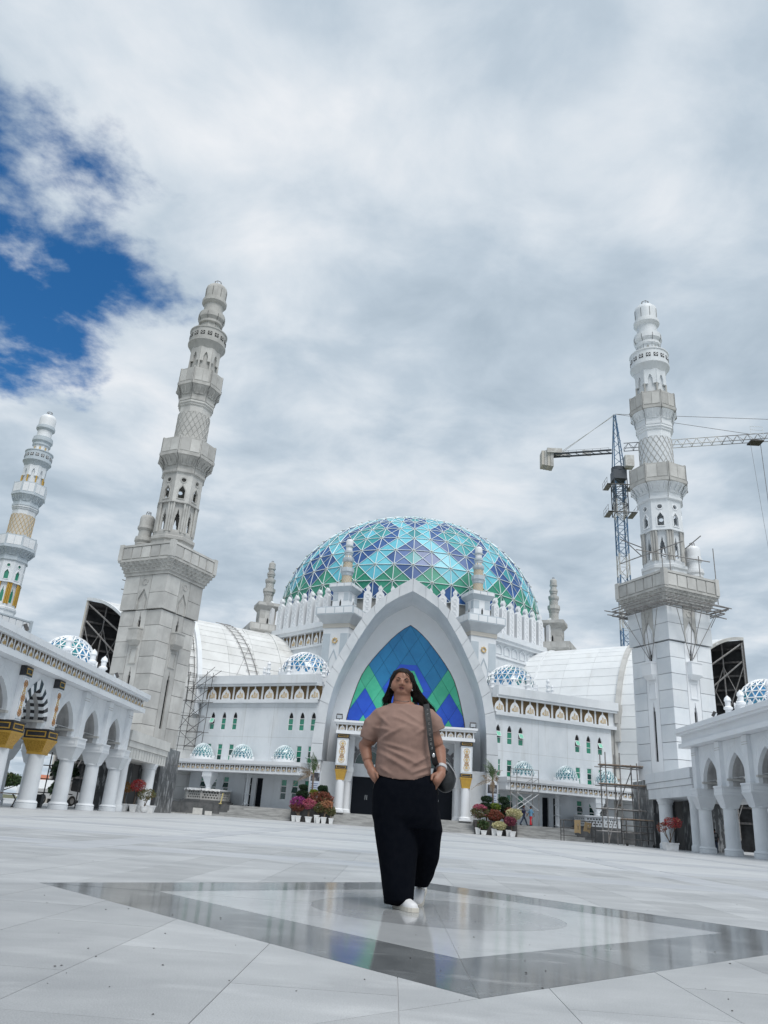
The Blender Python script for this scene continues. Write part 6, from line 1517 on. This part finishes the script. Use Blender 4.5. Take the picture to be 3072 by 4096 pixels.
# overhead wire
b = MB(); p0, p1 = Vector((-50, 91, 19.5)), Vector((-26, 62, 9)); pts = [p0.lerp(p1, i/16)-Vector((0, 0, 1.2*math.sin(PI*i/16))) for i in range(17)]; b.path(pts, .03, 4); o = b.build('overhead_cable', 'cable'); tag(o, 'thin dark cable running from the distant minaret to the arcade roof', 'cable')
# ================================================================== PEOPLE
def ball(b, c, r, n=14, m4=None):
    old = b.m; b.m = old @ T(*c) @ (m4 or Matrix.Identity(4)) @ SC(*(r if isinstance(r, tuple) else (r, r, r)))
    b.lathe([(0.001, -1)]+[(math.cos(a), math.sin(a)) for a in [-PI/2+PI*i/(n//2+1) for i in range(1, n//2+1)]]+[(0.001, 1)], n); b.m = old
def limb(b, pts, rs, n=14):
    """rounded tapering limb"""
    P = []; Q = []
    for i in range(len(pts)-1):
        for k in range(6): t = k/6; P.append(Vector(pts[i]).lerp(Vector(pts[i+1]), t)); Q.append(rs[i]+(rs[i+1]-rs[i])*t)
    P.append(Vector(pts[-1])); Q.append(rs[-1]); b.path(P, Q, n)
    for p, r_ in zip(pts, rs): ball(b, p, r_, n)
def ell(cx, cy, z, rx, ry, n=32, pw=2.0):
    out = []
    for i in range(n):
        a = 2*PI*i/n; c, s_ = math.cos(a), math.sin(a); out.append(Vector((cx+rx*math.copysign(abs(c)**(2/pw), c), cy+ry*math.copysign(abs(s_)**(2/pw), s_), z)))
    return out
def remesh(b, voxel, smooth=3, mats='skin', fn=None, base=None):
    me = b.mesh('tmp', mats); o = bpy.data.objects.new('tmp', me); COL.objects.link(o)
    md = o.modifiers.new('r', 'REMESH'); md.mode = 'VOXEL'; md.voxel_size = voxel
    if smooth: ms = o.modifiers.new('s', 'SMOOTH'); ms.iterations = smooth; ms.factor = .5
    dg = bpy.context.evaluated_depsgraph_get(); dg.update(); m2 = bpy.data.meshes.new_from_object(o.evaluated_get(dg))
    bpy.data.objects.remove(o)
    if fn:
        nr = [v.normal.copy() for v in m2.vertices]
        for v, n_ in zip(m2.vertices, nr): v.co += n_*fn(v.co)
    m2.materials.clear(); m2.materials.append(MATS[mats]); m2.polygons.foreach_set('use_smooth', [True]*len(m2.polygons)); m2.update(); return m2

def woman():
    OX, OY = -.6, 6.0
    root = thing('person', 'person in brown T-shirt and wide black trousers walking across the plaza, hands in pockets', 'person', (OX, OY, 0))
    B0 = T(OX, OY, 0)
    def place(name, me, parent=root): return put(name, me, B0, parent)
    # ---- body: head, neck, chest, arms, hands as one surface
    b = MB()
    hc = Vector((-.068, .0, 1.556)); tilt = Matrix.Rotation(R(5), 4, 'X') @ Matrix.Rotation(R(4), 4, 'Y')
    H4 = T(*hc) @ tilt
    ball(b, tuple(hc+Vector((0, .014, .014))), (.078, .090, .088), 24, tilt)
    def hp(x, y, z): return tuple(H4 @ Vector((x, y, z)))
    ball(b, hp(0, -.030, -.022), (.080, .058, .072), 22, tilt)         # face
    ball(b, hp(0, -.052, -.072), (.042, .034, .026), 18, tilt)          # chin
    for s_ in (-1, 1):
        ball(b, hp(s_*.045, -.043, -.036), (.038, .036, .044), 16, tilt)  # cheek
        ball(b, hp(s_*.080, .010, -.022), (.010, .018, .028), 10, tilt)    # ear
        ball(b, hp(s_*.033, -.078, .016), (.024, .010, .007), 10, tilt)   # brow ridge
        ball(b, hp(s_*.013, -.091, -.022), (.0085, .009, .0075), 10, tilt)  # nostril
    limb(b, [hp(0, -.084, .010), hp(0, -.097, -.016)], [.007, .011], 10)   # nose
    ball(b, hp(0, -.080, -.040), (.022, .009, .005), 10, tilt); ball(b, hp(0, -.079, -.058), (.019, .009, .006), 10, tilt)
    limb(b, [(-.052, .02, 1.34), (-.060, .010, 1.42), (-.064, .006, 1.47)], [.080, .070, .064], 18)
    ball(b, (-.064, -.020, 1.468), (.060, .050, .028), 16)              # fullness under the chin
    b.loft([ell(-.03, 0, .95, .16, .13), ell(-.03, 0, 1.2, .155, .12), ell(-.035, .005, 1.30, .165, .10), ell(-.04, .008, 1.345, .135, .088), ell(-.045, .010, 1.38, .10, .078), ell(-.05, .012, 1.41, .075, .07)])
    limb(b, [(-.19, .015, 1.275), (-.322, .05, 1.075), (-.287, .0, .945), (-.258, -.045, .895)], [.075, .049, .034, .030], 16)
    limb(b, [(.125, .015, 1.275), (.232, .045, 1.075), (.256, -.02, .945), (.25, -.055, .905)], [.075, .057, .037, .033], 16)
    # her right hand (thumb outside the pocket)
    limb(b, [(-.255, -.05, .89), (-.222, -.075, .845)], [.036, .034], 12)
    for k in range(4): limb(b, [(-.242+.016*k, -.075, .845), (-.215+.014*k, -.075, .80), (-.195+.012*k, -.075, .765-.006*abs(k-1.5))], [.011, .010, .008], 8)
    limb(b, [(-.235, -.075, .885), (-.213, -.115, .87), (-.206, -.125, .845)], [.013, .011, .009], 8)
    # her left hand
    limb(b, [(.25, -.06, .90), (.216, -.088, .852)], [.037, .038], 12)
    for k in range(4): limb(b, [(.246-.018*k, -.085, .85), (.215-.016*k, -.085, .80), (.195-.014*k, -.08, .765-.006*abs(k-1.5))], [.0115, .0105, .008], 8)
    limb(b, [(.215, -.085, .90), (.186, -.135, .885), (.180, -.148, .855)], [.014, .012, .010], 8)
    body = place('body', remesh(b, .005, 6, 'skin'))
    # ---- face details
    for s_ in (-1, 1):
        q = MB(B0 @ H4); ball(q, (s_*.032, -.081, .002), (.0125, .005, .0022), 10); q.build('eyelid_line', 'mouth_dark', body, smooth=True)
        q = MB(B0 @ H4); q.path([(s_*.014, -.088, .018), (s_*.030, -.087, .026), (s_*.052, -.072, .020)], [.003, .0036, .0015], 6); q.build('eyebrow', 'hair', body)
        q = MB(B0 @ H4); ball(q, (s_*.083, -.004, -.050), .008, 10); q.build('earring', 'metal', body, smooth=True)
    q = MB(B0 @ H4); ball(q, (0, -.086, -.049), (.017, .006, .0065), 12); q.build('open_mouth', 'mouth_dark', body, smooth=True)
    q = MB(B0 @ H4); q.path([(-.021, -.082, -.0475), (-.008, -.0885, -.040), (0, -.089, -.042), (.008, -.0885, -.040), (.021, -.082, -.0475)], [.002, .004, .0035, .004, .002], 6); q.path([(-.020, -.082, -.0505), (0, -.088, -.059), (.020, -.082, -.0505)], [.002, .005, .002], 6); q.build('lips', 'lips', body, smooth=True)
    q = MB(B0); q.path([(-.130, -.02, 1.418), (-.10, -.062, 1.408), (-.060, -.074, 1.402), (-.018, -.060, 1.408), (.012, -.02, 1.42)], .002, 5); q.build('necklace', 'steel_dark', body)
    # ---- hair
    b = MB(); n_ = 26
    for j in range(13):
        pass
    vs = []; fs = []; cols = 28; rows = 16
    c0 = hc+Vector((0, .020, .014))
    def hair_pt(ph, a):
        r_ = Vector((.092, .104, .100)); v = Vector((math.cos(ph)*math.sin(a)*r_.x, -math.cos(ph)*math.cos(a)*r_.y, math.sin(ph)*r_.z))
        return c0+(tilt.to_3x3() @ v)*(1+.03*noise.noise(v*40))
    for j in range(rows+1):
        for i in range(cols):
            a = -PI+2*PI*i/cols
            low = -1.15 if abs(a) > 1.25 else (.70 if abs(a) < .62 else .70-(abs(a)-.62)/.63*1.75)
            ph = PI/2-(PI/2-low)*j/rows; vs.append(hair_pt(ph, a))
    for j in range(rows):
        for i in range(cols): a = j*cols+i; c = j*cols+(i+1) % cols; fs.append((a, a+cols, c+cols, c))
    b.add(vs, fs)
    rd = random.Random(5)
    for k in range(900):                     # strands: blown to her left, falling on her right
        rgt = rd.random() < .62
        a = rd.uniform(1.1, 3.0) if rgt else -rd.uniform(1.1, 3.0)
        p0 = hair_pt(rd.uniform(-.9, .8), a)
        u_ = rd.random()
        if rgt:
            tip = Vector((.02+.19*u_, .05+rd.uniform(-.07, .05), 1.435-.085*u_**1.4+rd.uniform(-.045, .02)))
            mid = Vector((.026+.035*u_, .04+rd.uniform(-.02, .05), 1.50+rd.uniform(-.03, .015)))
        else:
            tip = Vector((-.145-.075*u_**1.6, .03+rd.uniform(-.05, .06), 1.385+rd.uniform(-.03, .05)))
            mid = Vector((-.158-.018*u_, .03+rd.uniform(-.02, .05), 1.48+rd.uniform(-.03, .02)))
        pts = [p0*(1-t)**2+mid*2*t*(1-t)+tip*t**2+Vector((rd.uniform(-.003, .003), 0, rd.uniform(-.003, .003))) for t in [i/6 for i in range(7)]]
        r0_ = rd.choice((.0055, .004, .003, .0018)); b.path(pts, [r0_*(1-.8*i/6) for i in range(7)], 4)
    b.path([tuple(H4 @ Vector(p)) for p in ((-.005, -.062, .083), (.015, -.088, .066), (.036, -.092, .048), (.055, -.078, .03), (.066, -.06, .0))], [.003, .003, .0025, .002, .001], 4)
    b.path([tuple(H4 @ Vector(p)) for p in ((.02, -.06, .08), (.045, -.08, .055), (.066, -.06, .02), (.07, -.055, -.03))], [.004, .003, .002, .001], 4)
    b.m = B0; b.v = [B0 @ p for p in b.v]; hair = b.build('hair', 'hair', body, smooth=True)
    # ---- shirt
    b = MB()
    hem = [Vector((v_.x, v_.y, .832+.034*((v_.x+.02)/.2)**2)) for v_ in ell(-.022, -.005, 0, .212, .194, 40, 2.3)]
    b.loft([hem, ell(-.025, -.008, .90, .212, .196, 40, 2.3), ell(-.027, -.010, .97, .207, .192, 40, 2.3), ell(-.032, -.006, 1.05, .200, .180, 40, 2.2), ell(-.035, -.014, 1.13, .193, .178, 40, 2.2), ell(-.036, -.014, 1.20, .190, .172, 40, 2.2), ell(-.036, -.004, 1.27, .194, .148, 40, 2.2), ell(-.036, .004, 1.32, .184, .122, 40), ell(-.038, .008, 1.352, .166, .106, 40), ell(-.04, .008, 1.376, .140, .094, 40), [Vector((v_.x, v_.y, 1.388+.10*max(0, abs(v_.x+.042)-.06))) for v_ in ell(-.042, .008, 0, .118, .088, 40)]])
    def sleeve(pts, rs):
        P = [Vector(p) for p in pts]; rg = []
        for j, p in enumerate(P):
            d = (P[min(j+1, len(P)-1)]-P[max(j-1, 0)]).normalized(); x = d.cross(Vector((0, 1, 0))).normalized(); y = d.cross(x)
            rg.append([p+x*rs[j][0]*math.cos(2*PI*i/24)+y*rs[j][1]*math.sin(2*PI*i/24) for i in range(24)])
        b.loft(rg)
    sleeve([(-.12, .005, 1.335), (-.20, .01, 1.285), (-.262, .02, 1.215), (-.295, .03, 1.15), (-.305, .035, 1.118)], [(.06, .085), (.088, .09), (.088, .088), (.075, .08), (.066, .076)])
    ball(b, (-.215, .01, 1.20), (.075, .08, .075), 14)
    sleeve([(.06, .005, 1.335), (.13, .01, 1.305), (.178, .018, 1.258), (.208, .025, 1.205)], [(.058, .085), (.082, .092), (.086, .09), (.078, .086)])
    def folds(p):
        f = 0
        if p.y < .12:
            for (x0, z0, x1, z1, w_, h_) in ((-.22, 1.10, -.02, 1.22, .016, .010), (-.2, 1.09, .06, 1.03, .014, .008), (-.19, 1.06, .10, .94, .014, .009), (-.21, 1.02, .05, .89, .015, .008), (-.12, 1.28, .10, 1.20, .014, .007), (-.08, 1.34, .10, 1.24, .012, .006), (.16, 1.02, .02, .93, .012, .008), (.17, .95, .03, .885, .011, .008), (.17, .90, .06, .86, .010, .006), (-.2, .92, -.1, .86, .013, .007), (-.26, 1.20, -.10, 1.17, .014, .008), (-.24, 1.30, -.13, 1.20, .014, .006), (.15, 1.24, .04, 1.15, .013, .006)):
                dx, dz = x1-x0, z1-z0; t = ((p.x-x0)*dx+(p.z-z0)*dz)/(dx*dx+dz*dz)
                if -.1 < t < 1.1:
                    d = abs((p.x-x0)*dz-(p.z-z0)*dx)/math.hypot(dx, dz); f += h_*1.7*math.exp(-(d/w_)**2)*max(0, 1-abs(t-.45)/.66)
        f += .0045*noise.noise(Vector((p.x*11+p.z*7, p.y*9, p.z*13-p.x*6)))+.0025*noise.noise(p*26)
        return f-.003
    shirt = place('shirt', remesh(b, .0065, 4, 'shirt', folds), body)
    # ---- trousers
    b = MB()
    b.loft([ell(-.006, 0, .885, .205, .178, 36, 2.4), ell(-.004, 0, .82, .232, .190, 36, 2.6), ell(0, 0, .72, .240, .192, 36, 2.5), ell(.008, .005, .60, .246, .185, 36, 2.5), ell(.018, .01, .52, .232, .16, 36, 2.4)])
    b.loft([ell(-.08, 0, .68, .155, .18), ell(-.055, -.005, .50, .160, .165), ell(-.035, -.015, .36, .145, .150), ell(-.022, -.025, .22, .126, .138), ell(-.012, -.032, .12, .113, .128), ell(-.008, -.03, .055, .106, .12), ell(-.02, -.005, .022, .088, .085)])
    b.loft([ell(.12, .02, .68, .125, .17), ell(.142, .04, .52, .140, .155), ell(.148, .09, .44, .125, .145), ell(.16, .16, .33, .112, .13), ell(.165, .27, .22, .085, .105), ell(.155, .33, .15, .068, .085), ell(.15, .345, .125, .06, .07)])
    def tf(p): return .006*noise.noise(Vector((p.x*13, p.y*10, p.z*3.2)))+.003*noise.noise(Vector((p.x*30, p.y*24, p.z*7)))
    place('trousers', remesh(b, .009, 4, 'trousers', tf), body)
    for s_, pts in ((-1, [(-.205, -.105, .88), (-.222, -.085, .83), (-.236, -.05, .77)]), (1, [(.20, -.10, .875), (.222, -.082, .82), (.240, -.05, .76)])):
        q = MB(B0); q.path(pts, .004, 5); q.build('pocket_edge', 'strap_black', body)
    # ---- shoes
    def shoe(m4, nm='shoe'):
        q = MB()
        prof = [(-.115, .030, .055, .058), (-.09, .036, .062, .06), (-.03, .036, .07, .062), (.03, .041, .062, .052), (.08, .046, .05, .042), (.115, .042, .04, .034), (.14, .026, .03, .024)]
        rg = []
        for y, hw, ht, cz in prof:
            rg.append([Vector((hw*math.copysign(abs(math.cos(a))**.8, math.cos(a)), -y, max(.018, .018+(ht)*max(math.sin(a), -.0) if math.sin(a) > 0 else .018))) for a in [2*PI*i/20 for i in range(20)]])
        q.m = B0 @ m4; q.loft(rg); up = q.build(nm, 'shoe_white', body, smooth=True)
        q = MB(B0 @ m4); ol = [(.034, .118), (.041, .09), (.040, .02), (.046, -.05), (.050, -.09), (.044, -.125), (.026, -.15), (0, -.157)]; ol = ol+[(-x, y) for x, y in ol[::-1][1:]]
        ol = ol[::-1]; k = len(ol); q.add([(x, y, 0) for x, y in ol]+[(x*.97, y*.985, .026) for x, y in ol], [tuple(range(k)), tuple(range(k, 2*k))[::-1]]+[(i, k+i, k+(i+1) % k, (i+1) % k) for i in range(k)]); q.build('sole', 'sole', up)
        q = MB(B0 @ m4); q.path([(-.040, .02, .05), (-.02, -.01, .075), (0, -.022, .080), (.02, -.01, .075), (.040, .02, .05)], .004, 5); q.build('seam', 'sole', up)
    shoe(T(.035, -.075, .001) @ RZ(R(28)))
    shoe(T(.150, .39, .045) @ RZ(R(-12)) @ Matrix.Rotation(R(24), 4, 'X'))
    # ---- watch
    q = MB(B0 @ T(.2555, -.022, .947) @ Matrix.Rotation(R(8), 4, 'Y') @ Matrix.Rotation(R(-38), 4, 'X')); q.lathe([(.0395, -.013), (.0415, -.012), (.0415, .012), (.0395, .013)], 20); wt = q.build('watch_strap', 'watch_grey', body, smooth=40)
    q = MB(B0 @ T(.2555, -.022, .947) @ Matrix.Rotation(R(8), 4, 'Y') @ Matrix.Rotation(R(-38), 4, 'X')); q.m = q.m @ RZ(R(20)); q.box(.036, .050, -.018, .018, -.019, .019); q.build('watch_face', 'bag_black', wt)
    # ---- bag and strap: carried, so a thing of its own
    bag = thing('shoulder_bag', 'black round shoulder bag hanging behind the person in the brown T-shirt', 'bag', (OX+.3, OY+.08, .8))
    b = MB(); ball(b, (.285, .085, .895), (.088, .062, .118), 20, Matrix.Rotation(R(-14), 4, 'Y'))
    put('bag_body', remesh(b, .006, 2, 'bag_black', lambda p: .004*noise.noise(p*22)), B0, bag)
    q = MB(B0); q.path([(.222, .03, .93), (.26, .028, 1.0), (.31, .035, .985), (.355, .04, .93), (.378, .045, .87), (.362, .04, .81)], .0035, 5); q.build('piping', 'watch_grey', bag)
    pts = [(.115, .055, 1.385), (.122, -.03, 1.398), (.130, -.098, 1.345), (.143, -.150, 1.26), (.156, -.176, 1.16), (.170, -.178, 1.08), (.185, -.165, 1.02), (.205, -.10, .97), (.235, .02, .955)]
    wv = Vector((.021, .003, .006)); q = MB(B0); vs = []
    for p in pts: p = Vector(p); vs += [p-wv, p+wv, p+wv+Vector((0, -.004, .002)), p-wv+Vector((0, -.004, .002))]
    q.add(vs, [(4*i+a, 4*i+(a+1) % 4, 4*i+4+(a+1) % 4, 4*i+4+a) for i in range(len(pts)-1) for a in range(4)]); st_ = q.build('strap', 'strap_black', bag)
    for i in range(9):
        t = i/8; k = 2+t*3.2; j = int(k); p = Vector(pts[j]).lerp(Vector(pts[j+1]), k-j)+Vector((0, -.007, .001))
        q = MB(B0 @ T(*p)); q.box(-.007, .007, -.001, 0, -.008, -.005); q.box(-.007, -.004, -.001, 0, -.008, .008) if i % 2 else q.box(.003, .006, -.001, 0, -.004, .009); q.box(-.006, .005, -.001, 0, .004, .007); q.build('strap_print', 'steel_grey', st_)
    q = MB(B0); ball(q, (.187, -.172, 1.02), (.012, .006, .016), 10); q.build('buckle', 'metal', bag, smooth=True)
woman()

def walker(lb, x, y, z, rz, h, shirt, pants, stride, cap=None, pack=None, shoes='bag_black', group=None, armsw=.2):
    """small standing or walking figure facing local -y"""
    root = thing('person', lb, 'person', (x, y, z), group); B0 = T(x, y, z) @ RZ(rz) @ SC(h/1.7)
    def pm(nm, me, par): return put(nm, me, B0, par)
    b = MB()
    ball(b, (0, -.01, 1.58), (.075, .095, .115), 16); ball(b, (0, -.105, 1.57), (.014, .018, .022), 8); ball(b, (0, -.07, 1.50), (.045, .04, .03), 10)
    for s_ in (-1, 1): ball(b, (s_*.078, 0, 1.575), (.012, .02, .03), 8)
    limb(b, [(0, .01, 1.36), (0, 0, 1.50)], [.06, .052], 12)
    b.loft([ell(0, 0, .92, .15, .1), ell(0, 0, 1.1, .14, .1), ell(0, 0, 1.3, .17, .1), ell(0, .01, 1.40, .10, .07)])
    for s_ in (-1, 1):
        a = armsw*s_*(1 if stride >= 0 else -1)
        limb(b, [(s_*.19, 0, 1.36), (s_*.235, a*.4+.02, 1.10), (s_*.235, a-.05, .88)], [.05, .04, .028], 12)
        limb(b, [(s_*.235, a-.05, .87), (s_*.23, a-.07, .80)], [.03, .024], 10)
        for k in range(4): limb(b, [(s_*.235+(k-1.5)*.014, a-.07, .80), (s_*.228+(k-1.5)*.012, a-.085, .745-.006*abs(k-1.5))], [.009, .007], 6)
        limb(b, [(s_*.222, a-.085, .83), (s_*.21, a-.11, .79)], [.010, .008], 6)
    for s_ in (-1, 1):
        st_ = s_*stride; limb(b, [(s_*.08, 0, .9), (s_*.09, -st_*.5-.03, .50), (s_*.09, -st_, .10)], [.075, .055, .04], 12)
    body = pm('body', remesh(b, .012, 2, 'skin_dark'), root)
    b = MB(); b.loft([ell(0, 0, .82, .185, .135), ell(0, 0, 1.0, .178, .13), ell(0, 0, 1.2, .19, .135), ell(0, 0, 1.33, .20, .125), ell(0, .005, 1.40, .13, .09), ell(0, .005, 1.44, .075, .07)])
    for s_ in (-1, 1): a = armsw*s_*(1 if stride >= 0 else -1); limb(b, [(s_*.16, 0, 1.36), (s_*.225, a*.35+.01, 1.14)], [.075, .065], 12)
    pm('shirt', remesh(b, .012, 2, shirt, lambda p: .008*noise.noise(p*14)), body)
    b = MB(); b.loft([ell(0, 0, .90, .165, .12), ell(0, 0, .78, .178, .13)])
    for s_ in (-1, 1):
        st_ = s_*stride; limb(b, [(s_*.085, 0, .84), (s_*.095, -st_*.5-.03, .48), (s_*.095, -st_, .12)], [.092, .075, .065], 12)
    pm('trousers', remesh(b, .012, 2, pants, lambda p: .006*noise.noise(p*17)), body)
    for s_ in (-1, 1):
        st_ = s_*stride; q = MB(B0); ball(q, (s_*.095, -st_-.06, .045), (.045, .12, .045), 12); q.build('shoe', shoes, body, smooth=True)
    q = MB(B0); q.lathe([(.088, 1.58), (.092, 1.63), (.085, 1.68), (.05, 1.705), (0, 1.71)], 16, c=(0, .012)); hr = q.build('hair', 'hair', body, smooth=True)
    if cap:
        q = MB(B0); q.lathe([(.096, 1.62), (.097, 1.67), (.07, 1.725), (0, 1.735)], 16, c=(0, .01)); cp_ = q.build('cap', cap, body, smooth=True)
        q = MB(B0); q.add([(-.07, -.08, 1.63), (.07, -.08, 1.63), (.045, -.17, 1.615), (-.045, -.17, 1.615), (-.07, -.08, 1.64), (.07, -.08, 1.64), (.045, -.17, 1.622), (-.045, -.17, 1.622)], [(0, 1, 2, 3), (7, 6, 5, 4), (0, 4, 5, 1), (1, 5, 6, 2), (2, 6, 7, 3), (3, 7, 4, 0)]); q.build('peak', cap, cp_)
    return root, B0
gw = 'men walking by the steps'
walker('man in light blue shirt, bright red trousers and dark cap on the landing', 11.32, 72.4, .95, R(-62), 1.60, 'shirt_blue', 'pants_red', .14, 'cap_black', group=gw, armsw=.25)
walker('man in dark navy jacket with a hood striding ahead of the man in red trousers', 10.68, 72.3, .95, R(100), 1.66, 'navy_cloth', 'jeans', .34, 'cap_black', group=gw, armsw=.22)
_, Bp = walker('man in black T-shirt and jeans seen from behind under the plain arcade', 19.3, 52.0, 0, R(172), 1.40, 'cap_black', 'jeans', .05, None, group=None, armsw=.05)
bp = thing('backpack', 'grey patterned backpack on the man under the plain arcade', 'backpack', (19.3, 51.9, .7))
b = MB(Bp @ T(0, .17, 1.15)); b.frus(-.14, .14, -.06, .06, -.22, -.12, .12, -.05, .05, .2); b.build('pack_body', 'pack_grey', bp); b = MB(Bp @ T(0, .17, 1.15)); b.box(-.1, .1, .055, .085, -.18, .02); b.build('front_pocket', 'bag_black', bp)
